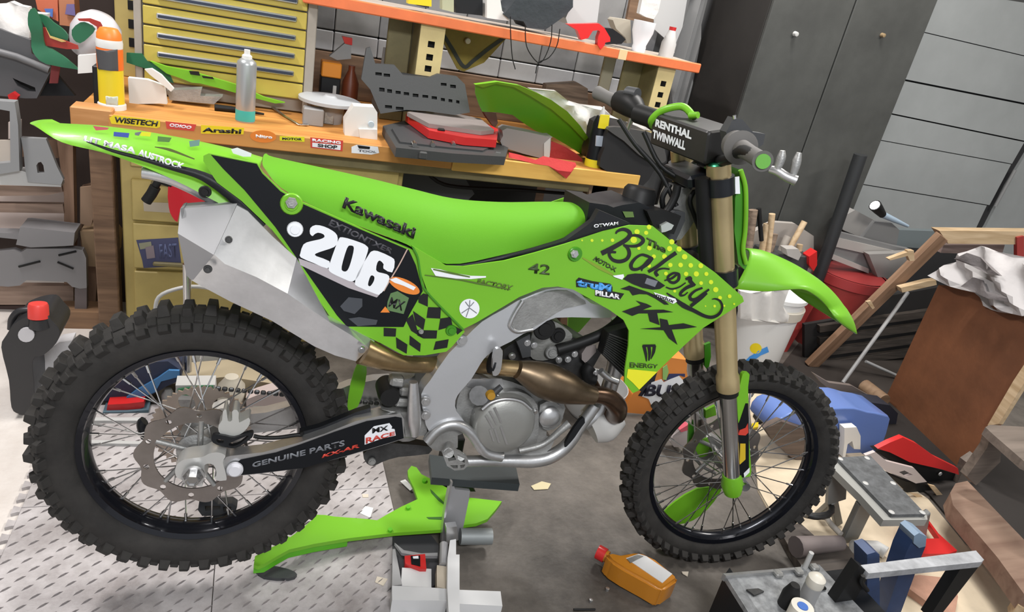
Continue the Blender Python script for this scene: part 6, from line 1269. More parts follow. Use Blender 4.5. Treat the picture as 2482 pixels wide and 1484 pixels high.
gc = thing('green_carton', 'carton with a green and white printed label behind the brake disc', 'box', loc=at(500, 970, 2, 0)); GY = gc.location.y
sub(gc, pnl('carton', zW((1050, 490), (1460, 485), (1470, 640), (1060, 640)), GY-.13, .06, M_lgrey)); sub(gc, pnl('green_label', zW((1070, 530), (1160, 515), (1300, 495), (1440, 495), (1450, 600), (1280, 610), (1080, 585)), GY-.134, .003, mat('label_green', (.03, .20, .08), .5))); sub(gc, pnl('white_mark', zW((1290, 530), (1310, 520), (1330, 530), (1330, 580), (1290, 580)), GY-.137, .003, M_whiteink))
for i, (c, h, r, lab) in enumerate((((1200, 800), .10, .05, 'shiny grey metal can behind the rear hub, left one'), ((1620, 780), .12, .045, 'cream plastic bottle right of the shiny can behind the rear hub'), ((960, 790), .07, .022, 'small grey vial left of the shiny can behind the rear hub'))):
    p = at(*zW(c)[0], 2, 0); tag(lathe('metal_can', [(0, 0), (r, 0), (r, h*.7), (r*.6, h*.9), (r*.5, h), (0, h)], [M_cast, mat('cream_plastic', (.52, .48, .40), .5), M_cast][i], None, (p.x, p.y+.05, 0), n=20), lab, 'can')
stand('pale_cloth', 'pale pinkish cloth on the floor at the right inside the rear wheel', 'cloth', zW((1780, 640), (1900, 590), (2130, 520), (2260, 620), (2290, 720), (2250, 750), (1900, 770), (1790, 740)), (640, 1000), .05, mat('pink_cloth', (.48, .40, .38), .8), sm=1)
stand('dark_can', 'dark can beside the pale cloth behind the caliper', 'can', zW((1850, 790), (1960, 790), (1960, 960), (1860, 960)), (620, 1045), .05, mat('can_dark', (.14, .14, .13), .5))
tag(panel('pale_bar', [(205, 1012), (345, 1012), (345, 1020), (205, 1020)], HZ, -.02, .01, M_lgrey, grid=0), 'upper pale strip lying across the mat behind the rear wheel', 'strip').matrix_world = HZ.M
tag(panel('pale_bar', [(205, 1066), (355, 1070), (355, 1077), (205, 1074)], HZ, -.02, .01, M_lgrey, grid=0), 'lower pale strip lying across the mat behind the rear wheel', 'strip').matrix_world = HZ.M
# white bowl under the engine
p = at(1452, 1035, 2, 0); t = thing('white_bowl', 'round white plastic bowl on the floor behind the engine', 'bowl', loc=(p.x, p.y+.10, 0)); lathe('bowl', [(0, .0), (.085, 0), (.11, .03), (.13, .14), (.127, .14), (.105, .03), (0, .01)], mat('bowl_white', (.42, .42, .42), .45), t, n=36)
# orange carton with lettering
oc = thing('orange_box', 'orange, white and navy cardboard carton reading BUS on the floor behind the front wheel', 'box', loc=at(1560, 1005, 2, 0)); OY = oc.location.y; zO = zc(1400, 820, .18868)
sub(oc, pnl('carton', zO((640, 830), (720, 700), (1000, 460), (1100, 350), (1180, 250), (1410, 280), (1400, 420), (1450, 700), (1000, 990), (620, 985), (620, 850)), OY, .12, mat('carton_orange', (.72, .25, .05), .5)))
sub(oc, pnl('print', zO((780, 740), (990, 460), (1010, 470), (980, 600), (900, 740), (830, 750)), OY-.002, .003, mat('navy_print', (.008, .008, .02), .5)))
sub(oc, pnl('print', zO((950, 570), (1080, 530), (1110, 570), (1240, 500), (1300, 480), (1370, 560), (1370, 620), (1200, 780), (1090, 800), (1060, 870), (960, 890), (910, 780), (830, 750), (940, 600)), OY-.003, .002, M_whiteink)); sub(oc, pnl('print', zO((1180, 460), (1380, 460), (1380, 500), (1310, 480), (1100, 560), (1150, 520)), OY-.0035, .002, mat('navy_print2', (.03, .04, .12), .5)))
sub(oc, text('lettering', 'BUS', zO((900, 590), (1330, 610), (1300, 770), (850, 745)), WORLD, OY-.006, mat('navy_print', (.01, .01, .02), .5), bold=.04)); sub(oc, pnl('print', zO((1095, 380), (1150, 340), (1170, 430), (1140, 540), (1095, 530)), OY-.0045, .002, mat('pale_green_print', (.28, .50, .15), .5))); sub(oc, pnl('base_edge', zO((615, 960), (950, 990), (930, 1020), (615, 990)), OY-.004, .003, mat('card_grey', (.30, .27, .25), .7)))
# things behind the front wheel
stand('pink_bottle', 'white and pink printed bottle behind the front spokes', 'bottle', zO((1230, 1250), (1430, 1100), (1440, 1200), (1400, 1400), (1240, 1400), (1190, 1330)), (1650, 1100), .06, mat('pale_pink_label', (.45, .40, .40), .5)); PB = [x for x in bpy.data.objects if x.name == 'pink_bottle'][0]; pnl('cap', zO((1310, 1180), (1425, 1110), (1430, 1180), (1330, 1210)), at(1650, 1100, 2, 0).y-.01, .05, mat('pink_red', (.60, .10, .14), .5)).parent = PB
# ================================================================ RIGHT CLUTTER
t = thing('white_bucket', 'white plastic bucket with a blue and yellow label behind the fork', 'bucket', loc=at(1815, 885, 2, 0)); hB = .42
lathe('body', [(0, 0), (.125, 0), (.128, .01), (.148, hB), (.144, hB), (.12, .02), (0, .02)], M_white, t, n=40); lathe('rim_band', [(.146, hB-.10), (.155, hB-.095), (.158, hB-.05), (.150, hB-.045)], mat('cream_band', (.58, .54, .46), .5), t, n=40); lathe('rim_band', [(.146, hB-.01), (.156, hB-.008), (.156, hB+.01), (.146, hB+.01)], M_white, t, n=40)
BX, BY = t.location.x, t.location.y
def buck(x, z): return BY-math.sqrt(max(.0004, (.128+.0476*z)**2-(x-BX)**2))-.003
for pl, m in ((zF(*ellipse(678, 230, 50, 45, n=16)), M_yst), (zF((625, 300), (660, 280), (700, 250), (777, 215), (790, 260), (720, 290), (640, 350), (630, 370), (555, 355), (550, 345), (600, 325)), mat('bucket_blue', (.05, .28, .70), .4))):
    sub(t, panel('label_print', pl, WORLD, buck, .0015, m, grid=.01))
tag(panel('white_cloth_on_bucket', z5b((120, 690), (440, 675), (420, 730), (400, 790), (440, 850), (430, 890), (380, 900), (120, 870)), WORLD, lambda x, z: BY-.17+.01*math.sin(60*x+20*z), .02, mat('white_plastic_cloth', (.66, .64, .60), .7, bump=.3, bscale=20), grid=.02, sm=1), 'cream-white plastic sheet draped on the white bucket', 'sheet')
def bin_(lab, base, h, r0, r1, m, rimm):
    p = at(*base, 2, 0); t = thing('red_bin', lab, 'bin', loc=p); lathe('body', [(0, 0), (r0, 0), (r1*.98, h), (r1*.95, h), (r0*.95, .02), (0, .02)], m, t, n=36); lathe('rim', [(r1*.98, h-.04), (r1*1.04, h-.038), (r1*1.05, h), (r1*.96, h)], rimm, t, n=36); return t
M_rb = mat('bin_red', (.36, .045, .04), .45, var=.1)
stand('red_crate', 'tall red plastic tub standing right of the white bucket', 'tub', z5b((400, 770), (410, 720), (430, 700), (615, 715), (615, 765), (520, 930), (430, 1080), (350, 1185), (270, 1150), (330, 1050)), (1870, 880), .15, M_rb, back=.12)
pnl('rim', z5b((420, 705), (612, 715), (612, 765), (405, 745)), at(1870, 880, 2, 0).y+.10, .02, M_red).parent = [x for x in bpy.data.objects if x.name == 'red_crate'][0]
b2 = thing('red_bin', 'wide red bin heaped with grey covers below the black pole', 'bin', loc=(3.0, 2.95, 0)); 
pc = wp(*z5b((840, 565))[0], 2.79); lathe('body', [(0, 0), (.15, 0), (.195, pc.z), (.185, pc.z), (0, .05)], M_rb, b2, n=40); lathe('rim', [(.19, pc.z-.05), (.205, pc.z-.05), (.205, pc.z), (.182, pc.z)], mat('bin_rim_red', (.30, .03, .03), .5), b2, n=40); b2.location = (pc.x, 2.79, 0)
gcov = thing('grey_covers', 'stack of grey plastic covers piled on the wide red bin', 'covers', loc=(3.1, 2.8, .5)); M_gc = [mat('cover_grey_a', (.26, .25, .24), .6), mat('cover_grey_b', (.19, .19, .19), .6), mat('cover_grey_c', (.38, .36, .34), .6)]
for i, (pl, Y) in enumerate(((((780, 210), (870, 160), (1000, 230), (910, 340), (790, 290)), 2.88), (((1000, 235), (1110, 245), (1160, 290), (1140, 400), (920, 340)), 2.86), (((750, 300), (900, 340), (1140, 400), (1240, 420), (1240, 520), (960, 560), (700, 460), (710, 420)), 2.80), (((960, 450), (1230, 440), (1240, 560), (1100, 610), (1020, 600)), 2.74), (((1160, 290), (1420, 300), (1300, 410), (1140, 400)), 2.9), (((750, 340), (1140, 430), (1130, 460), (960, 450), (740, 400)), 2.79), (((700, 440), (960, 545), (960, 575), (700, 475)), 2.78))):
    sub(gcov, pnl('cover', z5b(*pl), Y, .04, [M_gc[0], M_gc[1], M_gc[1], M_gc[0], mat('cover_slate', (.16, .19, .20), .6), M_gc[2], M_gc[2]][i]))
fl2 = thing('flashlight', 'black torch with white lens on top of the grey covers', 'torch', loc=wp(*z5b((1010, 150))[0], 2.83)); LO = fl2.location
a, b, c_ = wp(*z5b((1000, 130))[0], 2.82), wp(*z5b((1050, 190))[0], 2.83), wp(*z5b((1215, 265))[0], 2.85)
sub(fl2, tube('head', [a, a.lerp(b, .4), b], [.032, .028, .020], M_gun)); sub(fl2, tube('lens', [a+(a-b).normalized()*.003, a], .027, M_whiteink)); sub(fl2, tube('handle', [b, b.lerp(c_, .5), c_], [.018, .014, .008], mat('pale_blue_handle', (.35, .45, .55), .5)))
tag(tube('black_pole', [wp(1978, 690, 2.78), wp(2086, 375, 2.78)], .033, mat('pole_black', (.022, .024, .026), .5), n=20), 'thick black upright pole standing in front of the grey locker', 'pole')
# tool handles in a crate
hc = thing('handle_crate', 'grey crate behind the green front fender holding wooden tool handles', 'crate', loc=wp(1900, 640, 2.75)); hc.location.z = 0
sub(hc, pnl('side', z5b((150, 330), (340, 240), (480, 250), (600, 330), (600, 420), (620, 520), (600, 900), (200, 900)), 2.85, .03, mat('crate_warm_grey', (.36, .33, .30), .6))); sub(hc, boxb('base', (hc.location.x-.15, 2.70, 0), (hc.location.x+.12, 2.84, .56), M_dgrey))
for i, (p0, p1, r, m, lab) in enumerate((((205, 160), (185, 400), .022, W_old, 'dark split wooden handle, leftmost of the bundle behind the front fender'), ((240, 150), (265, 300), .012, M_gun, 'thin black rod beside the leftmost wooden handle'), ((328, 185), (315, 400), .016, W_lt, 'tallest pale wooden handle in the bundle behind the front fender'), ((295, 250), (270, 430), .018, W_lt, 'pale wooden handle just left of the tallest one'), ((335, 315), (310, 450), .024, W_old, 'thick brown rounded handle in front of the tallest pale one'), ((540, 235), (450, 410), .016, W_lt, 'slanting wooden handle on the right of the bundle'), ((430, 330), (370, 460), .018, mat('grey_handle', (.38, .34, .30), .6), 'greyish slanting handle in the middle of the bundle'), ((510, 385), (495, 500), .016, W_lt, 'short pale stick at the right front of the bundle'))):
    tag(tube('wooden_stick', [wp(*z5b(p0)[0], 2.72+.01*i), wp(*z5b((p1[0]-(p0[0]-p1[0])*.3-14, p1[1]+60))[0], 2.70+.01*i)], [r, r*.9], m, n=12), lab, 'stick', 'sticks behind the front fender')
tag(pnl('red_carton', z5b((570, 465), (622, 430), (622, 520), (600, 560), (570, 520)), 2.68, .05, M_red), 'small red carton at the right end of the tool handles', 'box')
tag(pnl('grey_block', z5b((420, 415), (500, 415), (520, 450), (500, 490), (430, 460)), 2.66, .05, M_gc[2]), 'small grey block among the short tool handles', 'block')
# trestle with beam and leg
tr = thing('trestle', 'pale wooden trestle with long horizontal beam and slanting brown leg', 'trestle', loc=wp(2290, 600, 2.45)); tr.location.z = 0
sub(tr, pnl('beam', z5b((1420, 295), (1960, 300), (2100, 300), (2100, 385), (1900, 385), (1480, 380)), 2.45, .05, W_lt)); sub(tr, pnl('beam_painted_shade', z5b((1450, 388), (1850, 388), (1830, 455), (1430, 440)), 2.55, .03, wood('beam_shade_wood', (.20, .14, .12), (.32, .24, .22), 3)))  # lower strip is shade under the beam, painted as wood
W_leg = wood('brown_leg', (.18, .10, .055), (.30, .18, .11), 3)
la_, lb_ = wp(*z5b((1440, 330))[0], 2.42), at(*z5b((575, 1180))[0], 2, .0)
def plank(nm, a, b, w, th, m, face=None):
    d = (b-a); L = d.length; me = box_me(L, w, th, .003); o = new(nm, me, m, None, 30)
    x = d.normalized(); y = (face or Vector((0, 1, 0))); z = x.cross(y).normalized(); y = z.cross(x); o.matrix_world = Matrix.Translation((a+b)/2) @ Matrix((x, y, z)).transposed().to_4x4(); return o
o = plank('leg', la_, lb_, .035, .075, W_leg); sub(tr, o)
sub(tr, pnl('red_end', z5b((1930, 340), (1975, 330), (1975, 470), (1930, 470)), 2.44, .02, M_rb)); 
tag(pnl('pale_plank', z5b((1170, 670), (1350, 625), (1400, 620), (1405, 650), (1180, 700)), 2.40, .03, W_lt), 'short pale plank crossing behind the slanting trestle leg', 'plank'); tag(pnl('offcut_block', z5b((1090, 480), (1215, 435), (1215, 425), (1255, 425), (1260, 490), (1230, 495), (1215, 460), (1100, 490)), 2.38, .02, W_lt), 'small pale wooden offcut on the trestle leg', 'offcut')
tag(pnl('split_wood', z5b((945, 760), (975, 755), (1000, 800), (985, 810)), 2.36, .01, W_lt), 'tiny pale splinter on the middle of the trestle leg', 'offcut')
# dark pallet behind
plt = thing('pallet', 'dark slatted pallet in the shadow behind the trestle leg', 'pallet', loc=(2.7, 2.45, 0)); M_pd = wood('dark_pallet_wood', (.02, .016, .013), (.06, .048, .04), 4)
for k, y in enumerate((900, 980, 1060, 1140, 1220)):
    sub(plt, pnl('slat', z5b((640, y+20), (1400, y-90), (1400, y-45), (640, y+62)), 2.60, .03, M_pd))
sub(plt, pnl('back', z5b((540, 910), (900, 850), (1100, 720), (1450, 660), (1450, 1400), (540, 1400)), 2.625, .02, mat('painted_pallet_shade', (.010, .009, .009), .8)))  # near-black fill paints the shadow behind the slats
tag(tube('grey_rod', [wp(*z5b((1215, 700))[0], 2.5), wp(*z5b((790, 1290))[0], 2.3)], .010, M_grey), 'long thin grey rod leaning in front of the dark pallet', 'rod'); tag(tube('grey_rod', [wp(*z5b((940, 1150))[0], 2.45), wp(*z5b((1160, 1250))[0], 2.4)], .008, M_grey), 'short grey rod crossing the long one at the pallet foot', 'rod')
# brown standing board
P1, P2 = at(2145, 968, 2, 0), at(2345, 1160, 2, 0); ax_ = (P2-P1).normalized(); nn = Vector((ax_.y, -ax_.x, 0))
if nn.dot(CAM-P1) < 0: nn = -nn
BF = Frame(Matrix.Translation(P1) @ Matrix((ax_, -nn, Vector((0, 0, 1)))).transposed().to_4x4() if ax_.cross(-nn).z > 0 else Matrix.Translation(P1) @ Matrix((-ax_, -nn, Vector((0, 0, 1)))).transposed().to_4x4())
o = panel('brown_board', [(2275, 690), (2560, 730), (2540, 800), (2400, 1060), (2345, 1162), (2145, 968)], BF, 0, .02, mat('rust_brown_plywood', (.17, .065, .028), .6, var=.25, vscale=3, bump=.1), grid=0); o.matrix_world = BF.M; tag(o, 'large rust-brown plywood board standing on edge at the right', 'board')
o = panel('board_batten', zG((1540, 60), (1606, -40), (1640, 20), (1450, 325), (1380, 335)), BF, -.02, .02, W_lt, grid=0); o.matrix_world = BF.M; tag(o, 'pale thin batten along the right edge of the brown board', 'batten')
o = panel('white_rags', z5b((1350, 590), (1450, 520), (1530, 470), (1600, 430), (1690, 395), (1780, 430), (2100, 530), (2100, 840), (1900, 840), (1760, 812), (1700, 760), (1650, 700), (1500, 662)), BF, lambda x, z: -.04+.045*math.sin(x*17+6*math.sin(z*9))*math.sin(z*23+x*5), .02, mat('rag_white', (.50, .48, .48), .85, bump=.4, bscale=14), grid=.025, sm=2); o.matrix_world = BF.M; tag(o, 'crumpled white and grey rags heaped on top of the brown board', 'rags')
o = panel('grey_rag', z5b((1520, 480), (1600, 440), (1690, 470), (1820, 590), (1740, 580), (1620, 520)), BF, lambda x, z: -.09+.02*math.sin(x*30), .01, mat('rag_grey', (.16, .145, .145), .85, bump=.4), grid=.025, sm=1); o.matrix_world = BF.M; tag(o, 'darker grey folded rag lying on the white rags', 'rag')
o = panel('grey_rag', z5b((1560, 660), (1640, 600), (1700, 620), (1720, 690), (1900, 740), (1870, 760), (1740, 740), (1660, 700)), BF, lambda x, z: -.085+.02*math.sin(x*30), .01, mat('rag_grey', (.16, .145, .145), .85, bump=.4), grid=.025, sm=1); o.matrix_world = BF.M; tag(o, 'dark grey rag hanging in the lower folds of the white rags', 'rag')
# stool / timber at the far right
tm_ = thing('wooden_stool', 'weathered wooden stool with splayed legs at the right edge', 'stool', loc=at(2400, 1270, 2, 0)); SY = at(2350, 1240, 2, 0).y
W_old = wood('grey_old_wood', (.10, .08, .065), (.18, .145, .12), 3)
sub(tm_, hz('seat', zG((1368, 345), (1395, 330), (1640, 345), (1700, 600), (1606, 555), (1410, 385)), .45, .03, W_old)); sub(tm_, pnl('leg', zG((1400, 400), (1470, 440), (1460, 560), (1310, 705), (1255, 650), (1380, 470)), at(*zG((1380, 560))[0], 2, .30).y, .03, W_old)); sub(tm_, pnl('leg', zG((1250, 560), (1310, 520), (1340, 560), (1180, 920), (1110, 960), (1130, 850)), SY+.15, .03, W_old))
hz('shadow_sheet', [(2105, 1075), (2110, 1000), (2150, 970), (2250, 1060), (2345, 1150), (2420, 1040), (2560, 1080), (2560, 1452), (2344, 1308), (2254, 1200), (2135, 1110)], .008, .006, mat('painted_floor_shade', (.02, .016, .014), .8), 'very dark painted shade on the floor under the fairings and timber beam', 'sheet')  # shade around the fairings, painted as a dark floor patch
tag(hz('timber_beam', [(2303, 1195), (2316, 1172), (2345, 1166), (2570, 1400), (2570, 1490), (2482, 1440), (2418, 1352), (2310, 1225)], lambda x, y: .16, .06, wood('reddish_timber', (.17, .10, .07), (.27, .18, .13), 2)), 'thick reddish timber beam lying towards the lower right corner', 'beam')
tag(hz('timber_beam', zG((1560, 1370), (1640, 1290), (1640, 1484), (1570, 1440)), .12, .06, W_lt), 'pale timber end at the very right edge below the thick beam', 'beam')
0 and stand('dark_crate', 'dark crate in shadow behind the timber beam', 'crate', zG((1210, 880), (1260, 840), (1606, 700), (1700, 700), (1700, 1200), (1300, 900)), (2482, 1400), .05, mat('dark_crate', (.03, .018, .014), .8), back=.75)
stand('red_brown_plank', 'dark red-brown plank behind the stool legs', 'plank', zG((1340, 700), (1640, 640), (1640, 780), (1330, 770)), (2482, 1300), .03, mat('maroon_wood', (.12, .03, .02), .7), back=.35)
# blue translucent jug
bj = thing('water_container', 'translucent blue water container with white tap right of the front wheel', 'container', loc=at(2090, 1100, 2, 0)); BYj = bj.location.y
o = panel('body', zG((60, 370), (110, 290), (260, 240), (440, 230), (560, 228), (640, 250), (770, 275), (775, 330), (740, 440), (690, 500), (620, 515), (440, 515), (250, 500), (100, 400)), WORLD, BYj, .16, mat('blue_container', (.16, .26, .62), .3, trans=.25, coat=.2), grid=0, sm=2); sub(bj, o); bv = o.modifiers.new('b', 'BEVEL'); bv.width = .02; bv.segments = 3; bv.limit_method = 'ANGLE'; bv.angle_limit = 1
sub(bj, panel('tap', zG((500, 350), (575, 345), (600, 400), (598, 482), (560, 480), (548, 430), (520, 450), (505, 530), (490, 530), (500, 440)), WORLD, BYj-.04, .03, M_white, grid=0, sm=0))
stand('dark_gap_shade', 'dark navy painted shade in the gap behind the blue container', 'bag', zG((480, 190), (640, 190), (780, 210), (830, 260), (800, 430), (720, 500), (560, 400)), (2150, 1100), .08, mat('navy_gap_shade', (.02, .022, .035), .7), back=.20, sm=1)  # dark fill painting the black gap behind the container
stand('brown_plate', 'dark brown plate seen through the right of the front wheel', 'plate', zG((10, 355), (110, 310), (260, 360), (265, 570), (170, 530), (60, 430)), (1950, 1110), .03, wood('brown_plate', (.07, .05, .04), (.14, .10, .08), 3), back=-.02)
tag(hz('small_plate', zF((660, 790), (690, 770), (720, 790), (760, 850), (750, 870), (700, 850)), .02, .02, M_gun), 'small black plate on the cream board behind the fork guard', 'plate'); tag(hz('yellow_bit', zF((645, 870), (700, 860), (700, 900), (650, 910)), .02, .01, M_yst), 'small yellow scrap on the cream board behind the fork guard', 'scrap')
tag(tube('wooden_roller', [at(*z5b((930, 1310))[0], 2, .05), at(*z5b((1060, 1410))[0], 2, .05)], .035, wood('roller_wood', (.2, .12, .07), (.3, .2, .12), 3), n=16), 'short round wooden log left of the brown board', 'log')
hz('dark_floor_shade', [(1880, 905), (1960, 800), (2300, 790), (2260, 860), (2148, 962), (2105, 1000), (1990, 965), (1900, 930)], .006, .005, mat('dark_brown_shade', (.03, .023, .019), .8), 'dark brown painted shade on the floor in front of the pallet', 'shading')  # shade by the pallet, painted as a dark floor patch
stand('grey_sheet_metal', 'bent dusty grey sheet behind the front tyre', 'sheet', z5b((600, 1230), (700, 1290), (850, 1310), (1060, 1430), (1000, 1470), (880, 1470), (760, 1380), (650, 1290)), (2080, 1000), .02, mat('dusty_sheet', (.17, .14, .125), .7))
# grey-topped step table
sb = thing('step_platform', 'folding metal step with a speckled grey top and white frame right of the front wheel', 'step', loc=at(2070, 1290, 2, 0)); zt_ = .26
M_fr2 = mat('dull_white_frame', (.36, .36, .34), .5, .2)
hz('tread', zG((452, 532), (660, 520), (1000, 880), (792, 884)), zt_+.012, .014, mat('speckled_grey_top', (.10, .105, .11), .6, var=.35, vscale=30), par=sb)
hz('frame_top', zG((430, 545), (462, 532), (795, 884), (1008, 888), (1012, 915), (740, 918), (600, 765), (432, 600)), zt_, .025, M_fr2, par=sb)
lA = at(*zG((620, 790))[0], 2, zt_-.01); 
for nm, a, b in (('leg', (640, 790), (520, 1040)), ('leg', (455, 610), (445, 800)), ('brace', (440, 790), (340, 880)), ('brace', (430, 800), (460, 940)), ('leg', (960, 900), (930, 1080))):
    A = at(*zG(a)[0], 2, zt_-.02 if nm == 'leg' else .12); Bq = at(*zG(b)[0], 2, 0.01 if b[1] > 850 else .12); sub(sb, plank(nm, A, Bq, .020, .075 if nm == 'leg' else .03, mat('grey_leg', (.22, .22, .21), .5, .3)))
for q_ in ((475, 540), (640, 535), (790, 868), (980, 870), (630, 690), (800, 690)): p = at(*zG(q_)[0], 2, zt_+.013); sub(sb, lathe('rivet', [(0, .003), (.008, .002), (.010, 0)], M_lgrey, None, p, n=12))
# red/black/white fairings
rf = thing('red_fairing', 'red and black plastic fairing leaning against the foot of the brown board', 'fairing', loc=at(2300, 1190, 2, 0)); RY = at(2250, 1180, 2, 0).y
sub(rf, pnl('black_part', zG((690, 490), (760, 480), (900, 550), (1262, 655), (1230, 690), (1150, 745), (1020, 700), (1000, 690), (820, 580)), RY+.02, .03, M_gun)); sub(rf, panel('red_part', zG((705, 478), (780, 440), (860, 408), (950, 450), (1060, 530), (1200, 600), (1205, 638), (1100, 605), (900, 560), (780, 500)), WORLD, lambda x, z: RY-.01+.1*(z-.15), .02, mat('fairing_red', (.55, .02, .02), .4), grid=.03)); sub(rf, bolt(0, 0, 0, .001, M_white, None) if False else lathe('bolt', [(0, -.006), (.008, -.004), (.009, 0)], M_lgrey, None, wp(*zG((1088, 632))[0], RY+.015), axis='Y', n=10))
tag(panel('white_fairing', zG((630, 520), (690, 498), (760, 555), (930, 598), (1008, 682), (940, 692), (850, 650), (760, 620), (700, 570)), WORLD, RY-.05, .012, mat('off_white_plastic', (.52, .46, .44), .5), holes=[zG((835, 622), (870, 612), (922, 640), (880, 652))], grid=0), 'off-white plastic frame in front of the red and black fairing', 'fairing')
tag(panel('black_fairing', zG((760, 630), (880, 680), (1010, 700), (1120, 780), (1130, 900), (1000, 890), (900, 760)), WORLD, RY-.03, .02, M_gun, grid=0), 'black plastic panel below the off-white frame', 'fairing')
for pl, lab in ((((1020, 700), (1060, 710), (1125, 785), (1090, 795)), 'pale wood sliver beside the black plastic panel, upper one'), (((910, 755), (960, 760), (1075, 830), (1040, 835)), 'pale wood sliver on the black plastic panel, lower one')): tag(pnl('wood_sliver', zG(*pl), RY-.06, .008, W_lt), lab, 'sliver')
hz('red_fairing', zG((880, 900), (1010, 905), (1080, 1000), (1195, 1105), (1140, 1125), (1000, 1125), (885, 1085)), .06, .02, mat('fairing_red', (.62, .02, .02), .4), 'bright red plastic shroud lying on the cream board behind the steel frame', 'fairing', holes=[zG((965, 940), (1015, 930), (1085, 1030), (1000, 1032), (970, 990))])
tag(tube('white_pipe', [at(*p, 2, .03) for p in zG((555, 1080), (700, 1085), (755, 1120))], .022, M_white, n=16), 'short white pipe lying on the cream board behind the blue posts', 'pipe')
# dark planks by the front tyre
W_dk = wood('dark_dusty_plank', (.055, .045, .04), (.12, .10, .085), 3)
hz('dark_plank', z8b((1240, 180), (1340, 140), (1440, 230), (1570, 240), (1650, 350), (1600, 400), (1510, 440), (1440, 358), (1360, 375), (1300, 290)), .03, .028, W_dk, 'dark dusty planks at the foot of the front tyre', 'plank')
tag(tube('dusty_pipe', [at(*p, 2, .06) for p in z8b((1320, 265), (1400, 255), (1550, 245))], [.035, .03, .025], mat('dusty_mauve', (.18, .15, .145), .6)), 'dusty grey pipe lying on the dark planks', 'pipe')
tag(tube('bent_strap', [at(*p, 2, .10) for p in z8b((1490, 20), (1500, 90), (1430, 110), (1380, 100))], .012, M_dsteel, sm=3), 'bent dark metal strap under the step platform', 'strap'); tag(tube('pale_clamp', [at(*p, 2, .06) for p in z8b((1340, 95), (1400, 110), (1470, 115), (1500, 150), (1550, 200))], .010, mat('pale_clamp', (.45, .42, .38), .5), sm=3), 'pale bent clamp beside the bent dark strap', 'clamp')
# black frame with grey top bar
fm = thing('steel_frame', 'black steel frame with a worn grey top bar in the lower right corner', 'frame', loc=at(2200, 1484, 2, 0)); zf = .33
hz('top_bar', zG((598, 1195), (1310, 1105), (1360, 1162), (1345, 1175), (650, 1246)), zf, .02, mat('worn_grey_bar', (.40, .41, .43), .5, .3, var=.25, vscale=18), par=fm)
YA, YB_ = at(*zG((625, 1225))[0], 2, zf).y, at(*zG((1330, 1165))[0], 2, zf).y
sub(fm, pnl('leg', zG((592, 1200), (660, 1246), (560, 1420), (500, 1520), (380, 1520), (480, 1370)), YA, .03, M_gun)); sub(fm, pnl('leg', zG((1240, 1180), (1358, 1165), (1230, 1330), (1080, 1520), (1020, 1520)), YB_, .03, M_gun))
sub(fm, tube('hook', [wp(*p, YA-.01) for p in zG((615, 1260), (605, 1300), (640, 1350))], .006, M_gun, sm=3))
M_bp = mat('navy_post', (.02, .045, .12), .45, var=.2)
tag(pnl('blue_post', zG((640, 1130), (690, 1115), (716, 1130), (718, 1520), (640, 1520)), YA-.06+.10, .05, M_bp), 'short upright navy blue post behind the steel frame', 'post')
tag(pnl('blue_post', zG((930, 1015), (960, 998), (1005, 1020), (1000, 1080), (975, 1140), (835, 1520), (745, 1520), (880, 1120)), YA-.06+.14, .05, M_bp), 'longer slanting navy blue post with a pale rounded top', 'post')
panel('cap', zG((930, 1015), (960, 997), (1006, 1018), (1000, 1080), (960, 1090), (925, 1060)), WORLD, YA+.075, .052, mat('slate_cap', (.20, .28, .38), .5), grid=0, sm=1).parent = [x for x in bpy.data.objects if x.name.startswith('blue_post')][-1]
hz('leather_glove', zG((895, 1265), (960, 1255), (1100, 1270), (1175, 1300), (1200, 1390), (1180, 1500), (1090, 1480), (890, 1335)), .03, .028, mat('tan_leather', (.42, .23, .16), .7, var=.2, vscale=12), 'brown leather glove lying under the black steel frame', 'glove', sm=1)
# grey-topped black case at the bottom
bc = thing('tool_trolley', 'black case with a cluttered silver-grey top at the bottom right', 'case', loc=at(1800, 1484, 2, 0)); zt2 = .22
hz('top', z8b((958, 405), (1345, 372), (1350, 355), (1440, 355), (1520, 440), (1680, 610), (1680, 700), (1150, 700), (1075, 590)), zt2, .015, mat('scratched_silver_top', (.30, .31, .32), .45, .4, var=.4, vscale=25), par=bc)
qa = [at(*p, 2, zt2) for p in z8b((958, 405), (1075, 590), (1150, 700))]; qb = [at(*p, 2, 0) for p in z8b((900, 480), (840, 640))]
bm = bmesh.new(); v = [bm.verts.new(p) for p in (qa[0], qa[2], Vector((qa[2].x, qa[2].y, 0)), Vector((qa[0].x, qa[0].y, 0)))]; bm.faces.new(v); r_ = bmesh.ops.extrude_face_region(bm, geom=bm.faces[:])
for g in r_['geom']:
    if isinstance(g, bmesh.types.BMVert): g.co += Vector((.03, .02, 0))
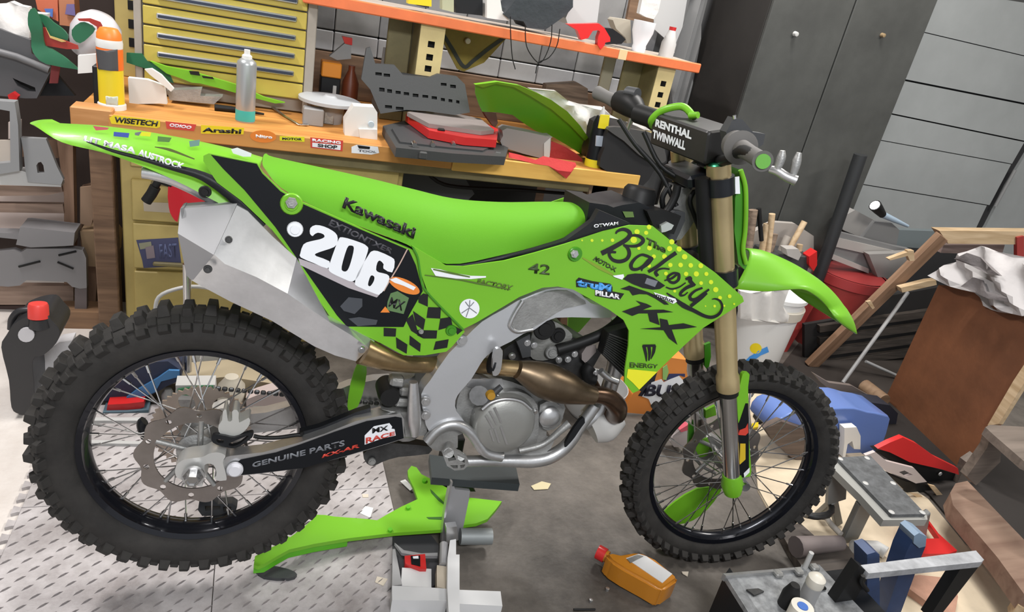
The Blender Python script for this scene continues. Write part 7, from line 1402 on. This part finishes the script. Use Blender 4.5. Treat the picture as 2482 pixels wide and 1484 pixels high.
sub(bc, new('side', mesh_bm(bm), M_black)); sub(bc, hz('rim', z8b((950, 400), (1345, 366), (1345, 378), (965, 412)), zt2+.012, .02, M_alu)); 
sub(bc, boxb('lower_body', (qa[0].x+.02, qa[2].y-.02, 0), (qa[0].x+.42, qa[0].y-.01, zt2-.02), M_black))
for a_, lab in (((1225, 410), 1), ((1330, 400), 2), ((1410, 380), 3)): p = at(*z8b(a_)[0], 2, zt2); sub(bc, boxb('bracket', p+Vector((-.012, -.012, 0)), p+Vector((.012, .012, .015)), M_cast))
p = at(*z8b((1365, 370))[0], 2, zt2); tag(tube('thin_spindle', [p, p+Vector((0, 0, .055))], .007, M_lgrey), 'thin pale spindle standing at the back of the silver-topped case', 'spindle')
p = at(*z8b((1370, 545))[0], 2, zt2); t = thing('cylinder_knob', 'grey cylindrical canister with a cream rounded top standing on the silver-topped case', 'canister', loc=p); lathe('body', [(0, 0), (.022, 0), (.022, .06), (0, .06)], M_grey, t); lathe('top', [(.021, .06), (.023, .065), (.022, .085), (.012, .095), (0, .097)], mat('cream_top', (.58, .55, .48), .4), t)
p = at(*z8b((1320, 640))[0], 2, zt2); t = thing('round_cap', 'cream round cap with a blue middle at the bottom edge on the silver-topped case', 'cap', loc=p); lathe('body', [(0, 0), (.028, 0), (.028, .05), (0, .05)], mat('cream_top', (.58, .55, .48), .4), t); lathe('centre', [(0, .052), (.013, .052), (.014, .049)], mat('cap_blue', (.04, .12, .40), .4), t)
p = at(*z8b((1270, 560))[0], 2, zt2); tag(lathe('dark_hole_ring', [(0, 0), (.022, 0), (.022, .04), (.012, .07), (0, .07)], M_gun, None, p, n=20), 'black rounded bottle left of the grey canister on the case', 'bottle')
p = at(*z8b((1450, 480))[0], 2, zt2); tag(boxb('black_clip', p+Vector((-.014, -.008, 0)), p+Vector((.012, .008, .010)), M_gun), 'small black clip on the right of the silver case top', 'clip')
hz('tool_scrap', z8b((1070, 480), (1130, 475), (1160, 490), (1110, 510)), zt2+.006, .005, M_dsteel, 'flat dark scrap on the silver case top', 'scrap')
bpy.context.view_layer.update()
